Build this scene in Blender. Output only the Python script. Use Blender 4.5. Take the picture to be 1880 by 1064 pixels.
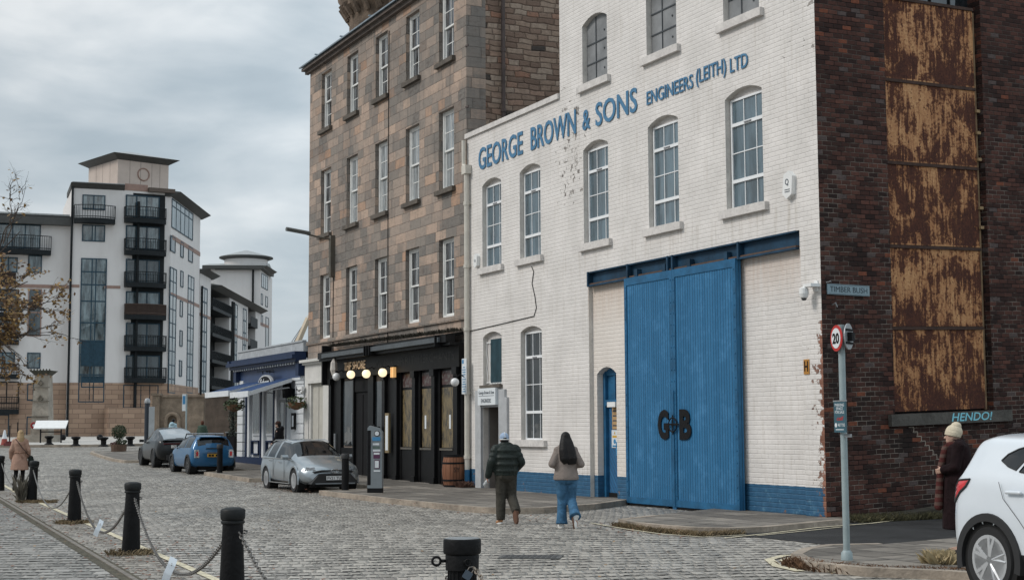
import bpy, bmesh, math, random
from mathutils import Vector as V, Matrix
from mathutils.geometry import delaunay_2d_cdt
from math import sin, cos, pi, atan2, sqrt, floor
rad = math.radians
rnd = random.Random(11)
for o in list(bpy.data.objects):
    bpy.data.objects.remove(o)
sc = bpy.context.scene
COL = sc.collection
# ---------------------------------------------------------------- camera
FPX, CX, CY, HC = 2700.0, 940.0, 532.0, 1.75
ROLL, PITCH = 0.0048, rad(5.367106)
_F = V((0, cos(PITCH), sin(PITCH)))
_R0 = V((1, 0, 0)); _U0 = _R0.cross(_F)
_R = _R0 * cos(ROLL) - _U0 * sin(ROLL)
_U = _U0 * cos(ROLL) + _R0 * sin(ROLL)
CAM = V((0, 0, HC))
cd = bpy.data.cameras.new('camera'); cam = bpy.data.objects.new('camera', cd); COL.objects.link(cam)
cam.matrix_world = Matrix(((_R.x, _U.x, -_F.x, 0), (_R.y, _U.y, -_F.y, 0), (_R.z, _U.z, -_F.z, HC), (0, 0, 0, 1)))
cd.sensor_width = 36; cd.lens = FPX / 1880 * 36; cd.clip_start = .1; cd.clip_end = 3000
sc.camera = cam
# ---------------------------------------------------------------- view, world, sun
sc.view_settings.view_transform = 'Standard'; sc.view_settings.look = 'None'
sc.view_settings.exposure = 0.29; sc.view_settings.gamma = 1
SUN_EL, SUN_AZ = rad(40), rad(-100)      # azimuth measured from +Y towards +X
SUNP, SUNA = 1.5, rad(18)
w = bpy.data.worlds.new('World'); sc.world = w; w.use_nodes = True
nt = w.node_tree; nt.nodes.clear()


class NB:
    """small node-tree helper"""
    def __init__(s, nt): s.nt = nt
    def n(s, t, **kw):
        x = s.nt.nodes.new(t)
        for k, v in kw.items():
            if k.startswith('_'): setattr(x, k[1:], v)
        for k, v in kw.items():
            if not k.startswith('_'):
                i = x.inputs[int(k[1:])] if k[0] == 'i' and k[1:].isdigit() else x.inputs[k.replace('__', ' ')]
                s.set(i, v)
        return x
    def set(s, i, v):
        if isinstance(v, bpy.types.NodeSocket): s.nt.links.new(v, i)
        elif isinstance(v, bpy.types.Node): s.nt.links.new(v.outputs[0], i)
        else: i.default_value = v
    def m(s, op, a, b=None, c=None, clamp=False):
        x = s.nt.nodes.new('ShaderNodeMath'); x.operation = op; x.use_clamp = clamp
        s.set(x.inputs[0], a)
        if b is not None: s.set(x.inputs[1], b)
        if c is not None: s.set(x.inputs[2], c)
        return x.outputs[0]
    def mix(s, f, a, b, bt='MIX'):
        x = s.nt.nodes.new('ShaderNodeMix'); x.data_type = 'RGBA'; x.blend_type = bt
        s.set(x.inputs[0], f); s.set(x.inputs[6], s.c(a)); s.set(x.inputs[7], s.c(b))
        return x.outputs[2]
    def c(s, a):
        return (*a, 1) if isinstance(a, tuple) and len(a) == 3 else a
    def rng(s, v, a, b, c=0, d=1):
        x = s.nt.nodes.new('ShaderNodeMapRange'); x.clamp = True
        s.set(x.inputs[0], v)
        for i, q in enumerate((a, b, c, d)): s.set(x.inputs[i + 1], q)
        return x.outputs[0]
    def ramp(s, v, stops, const=False):
        x = s.nt.nodes.new('ShaderNodeValToRGB'); e = x.color_ramp.elements
        x.color_ramp.interpolation = 'CONSTANT' if const else 'LINEAR'
        while len(e) < len(stops): e.new(.5)
        for k, (p, c) in enumerate(stops): e[k].position = p; e[k].color = (*c, 1)
        s.set(x.inputs[0], v); return x.outputs[0]
    def noise(s, vec, sc_, det=4, rough=.55, dist=0):
        x = s.nt.nodes.new('ShaderNodeTexNoise'); s.set(x.inputs['Vector'], vec)
        x.inputs['Scale'].default_value = sc_; x.inputs['Detail'].default_value = det
        x.inputs['Roughness'].default_value = rough; x.inputs['Distortion'].default_value = dist
        return x
    def vm(s, op, a, b):
        x = s.nt.nodes.new('ShaderNodeVectorMath'); x.operation = op
        s.set(x.inputs[0], a); s.set(x.inputs[1], b); return x.outputs[0]
    def comb(s, x, y, z=0.0):
        q = s.nt.nodes.new('ShaderNodeCombineXYZ')
        s.set(q.inputs[0], x); s.set(q.inputs[1], y); s.set(q.inputs[2], z); return q.outputs[0]
    def sep(s, v):
        q = s.nt.nodes.new('ShaderNodeSeparateXYZ'); s.set(q.inputs[0], v); return q.outputs


b = NB(nt)
tc = b.n('ShaderNodeTexCoord')
sky = b.n('ShaderNodeTexSky', _sky_type='NISHITA', _sun_disc=False, _sun_elevation=SUN_EL,
          _sun_rotation=SUN_AZ, _air_density=1.0, _dust_density=2.5, _ozone_density=2.0)
dx, dy, dz = b.sep(tc.outputs['Generated'])
up = b.m('MAXIMUM', dz, 0.0)
# cloud sheets: noise over the direction, flattened towards the horizon
cv = b.comb(b.m('MULTIPLY', dx, 2.6), b.m('MULTIPLY', dy, 1.2), b.m('MULTIPLY', dz, 6.0))
cv = b.vm('ADD', cv, (3.7, 1.3, 0.45))
n1 = b.noise(cv, 1.25, 5, .48, .25).outputs[0]
n2 = b.noise(b.vm('MULTIPLY', cv, (1, 1, 1.3)), 3.0, 6, .55, .3).outputs[0]
cl = b.m('ADD', b.m('MULTIPLY', n1, .75), b.m('MULTIPLY', n2, .25))
cl = b.rng(cl, .36, .64)
cloud = b.ramp(cl, [(0, (.275, .332, .375)), (.35, (.350, .408, .448)), (.65, (.475, .522, .552)), (1, (.67, .695, .705))])
# overcast sky: zenith brighter than the horizon
lum = b.m('ADD', .84, b.m('MULTIPLY', up, 2.9))
lum = b.m('MULTIPLY', lum, b.rng(b.m('SUBTRACT', b.m('MULTIPLY', dz, 2.2), dx), .25, 1.0, 1.12, .58))
cl2 = b.n('ShaderNodeVectorMath', _operation='SCALE'); b.set(cl2.inputs[0], cloud); b.set(cl2.inputs['Scale'], b.m('MULTIPLY', lum, 10.0))
skyc = b.mix(.90, sky.outputs[0], cl2.outputs[0])
bg = b.n('ShaderNodeBackground', Color=skyc, Strength=.096)
wo = b.n('ShaderNodeOutputWorld', Surface=bg.outputs[0])
sd = bpy.data.lights.new('sun', 'SUN'); sd.energy = SUNP; sd.angle = SUNA; sd.color = (1, .95, .89)
so = bpy.data.objects.new('sun', sd); COL.objects.link(so)
sdir = V((sin(SUN_AZ) * cos(SUN_EL), cos(SUN_AZ) * cos(SUN_EL), sin(SUN_EL)))
so.rotation_euler = sdir.to_track_quat('Z', 'Y').to_euler(); so.location = (0, 0, 60)


# ---------------------------------------------------------------- coordinates
def ray(x, y): return (_F * FPX + _R * (x - CX) - _U * (y - CY)).normalized()
def gz(y): return 0.0 if y < 42 else .0125 * (min(y, 150) - 42)
def grd(x, y, h=0.0):
    """point of the sloping ground seen at a photo position"""
    d = ray(x, y); z = 0.0
    for _ in range(60):
        t = (z + h - HC) / d.z; P = CAM + d * t; z = .5 * z + .5 * gz(P.y)
    return V((P.x, P.y, gz(P.y)))
def at(x, dist):
    """ground point in photo column x at a distance"""
    X = (x - CX) / 2713.0 * dist; return V((X, dist, gz(dist)))


class Frame:
    """upright plane: X along it, Y into it, Z up"""
    def __init__(s, o, az, tilt=0.0):
        s.o = V(o); s.az = az
        s.X = V((sin(az), cos(az), 0)); s.Y = V((-cos(az), sin(az), 0)); s.t = tilt
        s.rz = pi / 2 - az
    def px(s, x, y, off=0.0):
        d = ray(x, y); t = ((s.o + s.Y * off - CAM).dot(s.Y)) / d.dot(s.Y)
        P = CAM + d * t - s.o; u = P.dot(s.X); return u, P.z - u * s.t
    def w(s, x, y, z): return s.o + s.X * x + s.Y * y + V((0, 0, z + s.t * x))
    def mat(s):
        return Matrix(((s.X.x, s.Y.x, 0, s.o.x), (s.X.y, s.Y.y, 0, s.o.y), (s.t, 0, 1, s.o.z), (0, 0, 0, 1)))


CORNER = V((5.781, 27.386, 0))
FW = Frame(CORNER, rad(180 - 25.9754))      # painted street front (X runs towards the camera, corner at 0)
FS = Frame(CORNER, rad(59.621), .0311)      # brick side wall up the lane


# ---------------------------------------------------------------- meshes
class MB:
    def __init__(s): s.v = []; s.f = []; s.mi = []
    def add(s, vs, fs, mi=0):
        k = len(s.v); s.v += [V(p) for p in vs]; s.f += [tuple(i + k for i in f) for f in fs]; s.mi += [mi] * len(fs); return s
    def box(s, x0, x1, y0, y1, z0, z1, mi=0):
        return s.add([(x0, y0, z0), (x1, y0, z0), (x1, y1, z0), (x0, y1, z0), (x0, y0, z1), (x1, y0, z1), (x1, y1, z1), (x0, y1, z1)],
                     [(0, 3, 2, 1), (4, 5, 6, 7), (0, 1, 5, 4), (1, 2, 6, 5), (2, 3, 7, 6), (3, 0, 4, 7)], mi)
    def lathe(s, prof, c=(0, 0, 0), n=16, mi=0, axis='z'):
        vs = []; fs = []; m = len(prof)
        for i in range(n):
            a = 2 * pi * i / n
            for r, z in prof:
                p = (r * cos(a), r * sin(a), z)
                if axis == 'y': p = (r * cos(a), z, r * sin(a))
                if axis == 'x': p = (z, r * cos(a), r * sin(a))
                vs.append((c[0] + p[0], c[1] + p[1], c[2] + p[2]))
        for i in range(n):
            j = (i + 1) % n
            for k in range(m - 1): fs.append((i * m + k, j * m + k, j * m + k + 1, i * m + k + 1))
        fs.append(tuple(i * m for i in range(n))[::-1]); fs.append(tuple(i * m + m - 1 for i in range(n)))
        if axis == 'y': fs = [f[::-1] for f in fs]
        return s.add(vs, fs, mi)
    def tube(s, pts, r, n=6, mi=0, caps=True):
        pts = [V(p) for p in pts]; m = len(pts); rs = r if isinstance(r, (list, tuple)) else [r] * m
        vs = []; fs = []; up = V((0, 0, 1))
        t0 = (pts[1] - pts[0]).normalized()
        if abs(t0.z) > .9: up = V((1, 0, 0))
        a = t0.cross(up).normalized()
        for i, p in enumerate(pts):
            t = (pts[min(i + 1, m - 1)] - pts[max(i - 1, 0)])
            if t.length < 1e-9: t = t0
            t = t.normalized(); a = (a - t * a.dot(t)); a = a.normalized() if a.length > 1e-6 else t.orthogonal().normalized(); bb = t.cross(a)
            for k in range(n):
                q = 2 * pi * k / n; vs.append(p + (a * cos(q) + bb * sin(q)) * rs[i])
        for i in range(m - 1):
            for k in range(n):
                j = (k + 1) % n; fs.append((i * n + k, i * n + j, (i + 1) * n + j, (i + 1) * n + k))
        if caps: fs.append(tuple(range(n))[::-1]); fs.append(tuple((m - 1) * n + k for k in range(n)))
        return s.add(vs, fs, mi)
    def ell(s, c, r, n=12, m=8, M=None, mi=0):
        if not isinstance(r, (tuple, list)): r = (r, r, r)
        vs = [(0, 0, r[2])]; fs = []
        for j in range(1, m):
            th = pi * j / m
            for i in range(n):
                a = 2 * pi * i / n; vs.append((r[0] * sin(th) * cos(a), r[1] * sin(th) * sin(a), r[2] * cos(th)))
        vs.append((0, 0, -r[2]))
        for i in range(n): fs.append((0, 1 + i, 1 + (i + 1) % n))
        for j in range(m - 2):
            for i in range(n):
                a = 1 + j * n + i; c2 = 1 + j * n + (i + 1) % n; fs.append((a, a + n, c2 + n, c2))
        L = len(vs) - 1
        for i in range(n): fs.append((L, 1 + (m - 2) * n + (i + 1) % n, 1 + (m - 2) * n + i))
        vs = [V(p) for p in vs]
        if M is not None: vs = [M @ p for p in vs]
        c = V(c); return s.add([p + c for p in vs], fs, mi)
    def cap(s, a, bq, ra, rb, n=10):
        """capsule with its own taper"""
        a = V(a); bq = V(bq); d = (bq - a)
        t = d.normalized() if d.length > 1e-6 else V((0, 0, 1)); pts = []; rs = []
        for k in (-1, -.8, -.45, 0): pts.append(a + t * ra * k); rs.append(ra * sqrt(max(0.0004, 1 - k * k)))
        for k in (.25, .5, .75): pts.append(a + d * k); rs.append(ra + (rb - ra) * k)
        for k in (0, .45, .8, 1): pts.append(bq + t * rb * k); rs.append(rb * sqrt(max(0.0004, 1 - k * k)))
        return s.tube(pts, rs, n)
    def prism(s, poly, y0, y1, mi=0, ax='y'):
        """poly in (x,z), pushed from y0 to y1 (ax='z': poly in (x,y) from z0 to z1)"""
        n = len(poly)
        g = (lambda p, q: (p[0], q, p[1])) if ax == 'y' else ((lambda p, q: (p[0], p[1], q)) if ax == 'z' else (lambda p, q: (q, p[0], p[1])))
        vs = [g(p, y0) for p in poly] + [g(p, y1) for p in poly]
        ar = sum(poly[i][0] * poly[(i + 1) % n][1] - poly[(i + 1) % n][0] * poly[i][1] for i in range(n))
        fs = [tuple(range(n)), tuple(range(n, 2 * n))[::-1]] + [(i, i + n, (i + 1) % n + n, (i + 1) % n) for i in range(n)]
        flip = (ar < 0) ^ (ax != 'y') ^ (y1 < y0)
        if flip: fs = [f[::-1] for f in fs]
        return s.add(vs, fs, mi)
    def panel(s, outer, holes, yf, yd, mi=0, rim=True):
        """upright wall skin with openings; jambs run back by yd"""
        pts = [V(p) for p in outer]; ed = [(i, (i + 1) % len(outer)) for i in range(len(outer))]
        for h in holes:
            k = len(pts); pts += [V(p) for p in h]; ed += [(k + i, k + (i + 1) % len(h)) for i in range(len(h))]
        vo, eo, fo, *_ = delaunay_2d_cdt([V((p[0], p[1])) for p in pts], ed, [], 0, 1e-5)
        def inside(q, P):
            c = False; n = len(P); j = n - 1
            for i in range(n):
                if (P[i][1] > q[1]) != (P[j][1] > q[1]) and q[0] < (P[j][0] - P[i][0]) * (q[1] - P[i][1]) / (P[j][1] - P[i][1]) + P[i][0]: c = not c
                j = i
            return c
        fs = []
        for f in fo:
            cc = (sum(vo[i][0] for i in f) / len(f), sum(vo[i][1] for i in f) / len(f))
            if inside(cc, outer) and not any(inside(cc, h) for h in holes):
                ar = sum(vo[f[i]][0] * vo[f[(i + 1) % len(f)]][1] - vo[f[(i + 1) % len(f)]][0] * vo[f[i]][1] for i in range(len(f)))
                fs.append(tuple(f) if ar > 0 else tuple(f)[::-1])
        s.add([(p[0], yf, p[1]) for p in vo], fs, mi)
        for h in holes:
            n = len(h); ar = sum(h[i][0] * h[(i + 1) % n][1] - h[(i + 1) % n][0] * h[i][1] for i in range(n))
            fs = [(i, (i + 1) % n, (i + 1) % n + n, i + n) for i in range(n)]
            if ar > 0: fs = [f[::-1] for f in fs]
            fs = [f[::-1] for f in fs]
            s.add([(p[0], yf, p[1]) for p in h] + [(p[0], yf + yd, p[1]) for p in h], fs, rim if rim is not True else mi)
        return s
    def text(s, txt, x0, x1, z0, z1, y, ext=.01, bold=0.0, shear=0.0, mi=0, wide=None):
        cu = bpy.data.curves.new('t', 'FONT'); cu.body = txt; cu.extrude = .05; cu.offset = bold; cu.shear = shear; cu.resolution_u = 3
        o = bpy.data.objects.new('t', cu); COL.objects.link(o)
        dg = bpy.context.evaluated_depsgraph_get(); dg.update()
        me = bpy.data.meshes.new_from_object(o.evaluated_get(dg))
        bpy.data.objects.remove(o); bpy.data.curves.remove(cu)
        if not me.vertices: return s
        xs = [v.co.x for v in me.vertices]; ys = [v.co.y for v in me.vertices]
        ax, bx, ay, by = min(xs), max(xs), min(ys), max(ys)
        kx = (x1 - x0) / max(bx - ax, 1e-6); kz = (z1 - z0) / max(by - ay, 1e-6)
        vs = [(x0 + (v.co.x - ax) * kx, y - (v.co.z + .05) / .1 * ext, z0 + (v.co.y - ay) * kz) for v in me.vertices]
        s.add(vs, [tuple(p.vertices) for p in me.polygons], mi)
        bpy.data.meshes.remove(me); return s
    def xf(s, M, k=0):
        for i in range(k, len(s.v)): s.v[i] = M @ s.v[i]
        return s
    def build(s, name, mat, parent=None, M=None, smooth=False, uvm=None):
        me = bpy.data.meshes.new(name)
        me.from_pydata(s.v, [], s.f)
        ul = me.uv_layers.new(name='UVMap')
        for p in me.polygons:
            n = p.normal; a = (abs(n.x), abs(n.y), abs(n.z))
            for li in p.loop_indices:
                c = me.vertices[me.loops[li].vertex_index].co
                if a[2] > .75: u = (c.x, c.y)
                elif a[1] >= a[0]: u = (c.x, c.z)
                else: u = (c.y, c.z)
                ul.data[li].uv = u
            p.use_smooth = bool(smooth)
        for m_ in (mat if isinstance(mat, (list, tuple)) else [mat]): me.materials.append(m_)
        if isinstance(mat, (list, tuple)):
            for p, k in zip(me.polygons, s.mi): p.material_index = k
        if M is not None: me.transform(M)
        me.update()
        if smooth and smooth is not True: me.set_sharp_from_angle(angle=smooth)
        o = bpy.data.objects.new(name, me); COL.objects.link(o)
        if parent is not None: o.parent = parent
        return o


def tag(o, label=None, cat=None, group=None, kind=None):
    if label: o['label'] = label
    if cat: o['category'] = cat
    if group: o['group'] = group
    if kind: o['kind'] = kind
    return o
def thing(name, label, cat, loc=(0, 0, 0), rz=0.0, group=None):
    o = bpy.data.objects.new(name, None); COL.objects.link(o); o.location = loc; o.rotation_euler = (0, 0, rz)
    o.empty_display_size = .2
    return tag(o, label, cat, group)
def kids(o): return [c for c in bpy.data.objects if c.parent == o]
def copy_tree(o, parent=None):
    c = o.copy(); COL.objects.link(c); c.parent = parent
    for k in kids(o): copy_tree(k, c)
    return c
def tree_depth(o): return [o] + [x for k in kids(o) for x in tree_depth(k)]


# ---------------------------------------------------------------- materials
def new_mat(name):
    m = bpy.data.materials.new(name); m.use_nodes = True; m.node_tree.nodes.clear(); b = NB(m.node_tree)
    out = b.n('ShaderNodeOutputMaterial'); p = b.n('ShaderNodeBsdfPrincipled'); b.nt.links.new(p.outputs[0], out.inputs[0])
    return m, b, p
def bump(b, p, h, dist=.01, strength=1.0):
    x = b.n('ShaderNodeBump', Height=h, Distance=dist, Strength=strength); b.set(p.inputs['Normal'], x.outputs[0])
def M_(name, c, rough=.75, metal=0.0, var=.12, vs=4.0, bp=0.0, bs=40.0, coat=0.0, spec=.5, emit=0.0, dirt=0.0):
    m, b, p = new_mat(name); co = b.n('ShaderNodeTexCoord').outputs['Object']
    n = b.noise(co, vs, 5).outputs[0]
    lo = tuple(x * (1 - var) for x in c); hi = tuple(min(1, x * (1 + var)) for x in c)
    colr = b.ramp(n, [(.3, lo), (.7, hi)])
    if dirt:
        d = b.rng(b.noise(co, vs * 3.1, 7, .7).outputs[0], .5, .72)
        colr = b.mix(b.m('MULTIPLY', d, dirt), colr, tuple(x * .45 for x in c))
    b.set(p.inputs['Base Color'], colr); p.inputs['Roughness'].default_value = rough; p.inputs['Metallic'].default_value = metal
    p.inputs['Coat Weight'].default_value = coat; p.inputs['Specular IOR Level'].default_value = spec
    if emit: b.set(p.inputs['Emission Color'], colr); p.inputs['Emission Strength'].default_value = emit
    if bp: bump(b, p, b.noise(co, bs, 4).outputs[0], bp)
    return m
def uvn(b): return b.n('ShaderNodeTexCoord').outputs['UV']
def courses(b, uv, w_, h_, ms, jit=0.0, rowrand=False, dist=0.0, dsc=3.0, vj=1.0):
    """own masonry pattern in metres: returns (id vector, distance to joint, row)"""
    if dist:
        nn = b.noise(uv, dsc, 3).outputs['Color']
        uv = b.vm('ADD', uv, b.vm('MULTIPLY', b.vm('SUBTRACT', nn, (.5, .5, .5)), (dist, dist, 0)))
    u, v, _ = b.sep(uv)
    vr = b.m('DIVIDE', v, h_); row = b.m('FLOOR', vr); fv = b.m('SUBTRACT', vr, row)
    if rowrand:
        wn = b.n('ShaderNodeTexWhiteNoise', _noise_dimensions='1D'); b.set(wn.inputs['W'], row)
        off = b.m('MULTIPLY', wn.outputs[0], 7.0)
        ww = b.m('MULTIPLY', b.m('ADD', .75, b.m('MULTIPLY', b.m('FRACT', b.m('MULTIPLY', wn.outputs[0], 13.7)), .6)), w_)
    else:
        off = b.m('MULTIPLY', b.m('FLOORED_MODULO', row, 2.0), .5); ww = w_
    ur = b.m('ADD', b.m('DIVIDE', u, ww), off); cc = b.m('FLOOR', ur); fu = b.m('SUBTRACT', ur, cc)
    du = b.m('MULTIPLY', b.m('MINIMUM', fu, b.m('SUBTRACT', 1.0, fu)), ww)
    dv = b.m('MULTIPLY', b.m('MINIMUM', fv, b.m('SUBTRACT', 1.0, fv)), h_)
    d = b.m('MINIMUM', b.m('MULTIPLY', du, vj), dv)
    return b.comb(cc, row, 0.0), d, uv
def wn2(b, idv, k=0.0):
    x = b.n('ShaderNodeTexWhiteNoise', _noise_dimensions='3D'); b.set(x.inputs['Vector'], b.vm('ADD', idv, (k, k * 1.7, k))); return x.outputs[0]


def mat_white_brick():
    m, b, p = new_mat('painted_brick'); uv = uvn(b)
    idv, d, _ = courses(b, uv, .24, .094, .012, dist=.020, dsc=7, vj=2.6)
    joint = b.rng(d, .002, .011, 1, 0)
    u, _y, v = b.sep(b.n('ShaderNodeTexCoord').outputs['Object'])
    n1 = b.noise(uv, 1.1, 5).outputs[0]; n2 = b.noise(uv, 7, 6, .65).outputs[0]
    wcol = b.ramp(n1, [(.3, (.61, .58, .552)), (.7, (.75, .712, .682))])
    r = wn2(b, idv)
    wcol = b.mix(b.m('MULTIPLY', r, .10), wcol, (.48, .46, .44))
    wcol = b.mix(b.m('MULTIPLY', joint, b.m('MULTIPLY', b.rng(n2, .38, .68, .0, .24), b.rng(b.noise(uv, .9, 4).outputs[0], .38, .6, .25, 1))), wcol, (.36, .345, .33))
    stv = b.vm('MULTIPLY', uv, (3.0, .25, 1))
    streak = b.rng(b.noise(stv, 3, 6, .6).outputs[0], .52, .75)
    below = b.m('MAXIMUM', b.m('MULTIPLY', b.rng(v, 4.9, 6.0), b.m('LESS_THAN', v, 6.03)), b.rng(v, 1.7, .62))
    wcol = b.mix(b.m('MULTIPLY', streak, b.m('ADD', .34, b.m('MULTIPLY', below, .38))), wcol, (.42, .375, .32))
    plas = b.m('MULTIPLY', b.m('MULTIPLY', b.m('GREATER_THAN', u, -8.95), b.m('LESS_THAN', u, -7.1)), b.m('LESS_THAN', v, 5.14))
    wcol = b.mix(b.m('MULTIPLY', plas, .6), wcol, (.70, .63, .56))
    # rust run-down below the beam
    rr = b.m('MULTIPLY', b.rng(v, 4.1, 5.12), b.m('MULTIPLY', b.m('GREATER_THAN', u, -9.0), b.m('LESS_THAN', v, 5.14)))
    rr = b.m('MULTIPLY', rr, b.rng(b.noise(b.vm('MULTIPLY', uv, (6, .5, 1)), 2, 4).outputs[0], .3, .6, .15, .55))
    wcol = b.mix(b.m('MULTIPLY', rr, b.m('LESS_THAN', u, -.6)), wcol, (.50, .35, .25))
    # flaked paint: near the old building line, near the corner
    def band(x, a, bb, c, dd): return b.m('MULTIPLY', b.rng(x, a, bb), b.rng(x, c, dd, 1, 0))
    z1 = b.m('MULTIPLY', band(u, -11.2, -10.2, -9.4, -8.6), band(v, 6.3, 7.6, 9.6, 11.4))
    z2 = b.m('MULTIPLY', b.rng(u, -2.3, -.8), b.rng(v, 7.4, 9.3))
    z2 = b.m('MULTIPLY', z2, b.m('LESS_THAN', u, .01))
    z3 = b.m('MULTIPLY', b.rng(u, -.62, -.08), b.rng(v, 4.6, 3.3))
    z4 = b.m('MULTIPLY', b.m('LESS_THAN', v, .62), b.rng(v, .62, .1, .25, .85))
    zz = b.m('MAXIMUM', b.m('MAXIMUM', b.m('MULTIPLY', z1, .78), b.m('MULTIPLY', z2, .62)), b.m('MAXIMUM', z3, b.m('MULTIPLY', z4, .6)))
    fl = b.noise(b.vm('ADD', b.vm('MULTIPLY', idv, (.09, .05, 0)), uv), 3.1, 7, .72, .4).outputs[0]
    peel = b.m('GREATER_THAN', b.m('ADD', fl, b.m('MULTIPLY', zz, .225)), .742)
    spot = b.m('GREATER_THAN', b.noise(uv, 9.0, 5, .6).outputs[0], .755)
    peel = b.m('MAXIMUM', peel, spot)
    cc = b.m('GREATER_THAN', b.m('ADD', b.m('ADD', u, b.m('MULTIPLY', b.m('SUBTRACT', fl, .5), .62)), b.rng(v, 3.4, 4.6, .0, -.3)), -.085)
    cc = b.m('MULTIPLY', cc, b.m('LESS_THAN', u, .05))
    cc = b.m('MULTIPLY', cc, b.m('LESS_THAN', v, 4.2))
    blue = b.mix(b.rng(n2, .42, .62), (.014, .078, .160), (.024, .108, .205))
    pale = b.m('MULTIPLY', b.rng(b.noise(uv, 2.2, 6, .7).outputs[0], .57, .66), b.m('GREATER_THAN', u, -2.7))
    blue = b.mix(b.m('MULTIPLY', pale, .75), blue, (.12, .26, .36))
    blue = b.mix(b.m('MULTIPLY', joint, .45), blue, (.015, .06, .12))
    colr = b.mix(b.m('LESS_THAN', b.m('ADD', v, b.m('MULTIPLY', b.m('SUBTRACT', n2, .5), .02)), .625), wcol, blue)
    bare = b.mix(b.rng(n2, .4, .6), (.16, .105, .085), (.24, .12, .08))
    colr = b.mix(peel, colr, b.mix(b.m('GREATER_THAN', v, 5.0), bare, b.mix(b.rng(n2, .42, .58), (.13, .11, .10), (.36, .33, .30))))
    colr = b.mix(cc, colr, b.mix(b.rng(wn2(b, idv, 2), .3, .8), (.18, .075, .045), (.30, .14, .095)))
    b.set(p.inputs['Base Color'], colr); p.inputs['Roughness'].default_value = .62
    h = b.m('ADD', b.rng(d, 0, .014), b.m('MULTIPLY', n2, .6)); h = b.m('SUBTRACT', h, b.m('MULTIPLY', b.m('MAXIMUM', peel, cc), .5))
    h = b.m('ADD', h, b.m('MULTIPLY', r, .35))
    bump(b, p, b.m('ADD', h, b.m('MULTIPLY', b.noise(uv, 2.6, 5, .6).outputs[0], 1.6)), .0058, 1.0)
    return m
def mat_dark_brick(name='sooty_brick', sc1=1.0):
    m, b, p = new_mat(name); uv = uvn(b)
    idv, d, _ = courses(b, uv, .235, .0915, .012, dist=.012, dsc=7)
    r = wn2(b, idv); r2 = wn2(b, idv, 5.0)
    nb = b.noise(uv, .55, 5, .6).outputs[0]; n2 = b.noise(uv, 14, 5, .7).outputs[0]
    c1 = b.ramp(r, [(0, (.030, .016, .014)), (.45, (.064, .029, .023)), (.8, (.098, .042, .032)), (1, (.125, .054, .040))])
    u, v, _z = b.sep(uv)
    low = b.m('MULTIPLY', b.rng(nb, .42, .62, 0, .75), b.rng(v, 9, 2, .2, 1))
    c1 = b.mix(low, c1, (.016, .0145, .0135))
    c1 = b.mix(b.m('GREATER_THAN', r2, .988), c1, (.19, .065, .038))
    c1 = b.mix(b.m('MULTIPLY', b.m('GREATER_THAN', r2, .90), b.m('LESS_THAN', r2, .935)), c1, (.10, .075, .07))
    c1 = b.mix(b.rng(n2, .45, .7, 0, .5), c1, (.02, .016, .015))
    jm = b.rng(d, .0025, .009, 1, 0)
    jl = b.rng(b.noise(uv, 1.3, 5, .65).outputs[0], .44, .58)
    # mortar washed pale low down and in patches, black higher up
    jc = b.mix(b.m('MULTIPLY', jl, b.rng(v, 9.5, 5.5, .3, 1)), (.012, .0095, .009), (.26, .22, .185))
    colr = b.mix(jm, c1, jc)
    b.set(p.inputs['Base Color'], colr); p.inputs['Roughness'].default_value = .9; p.inputs['Specular IOR Level'].default_value = .2
    h = b.m('ADD', b.rng(d, 0, .012), b.m('ADD', b.m('MULTIPLY', n2, .4), b.m('MULTIPLY', r, .5)))
    bump(b, p, h, .012, 1.0)
    return m
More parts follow.
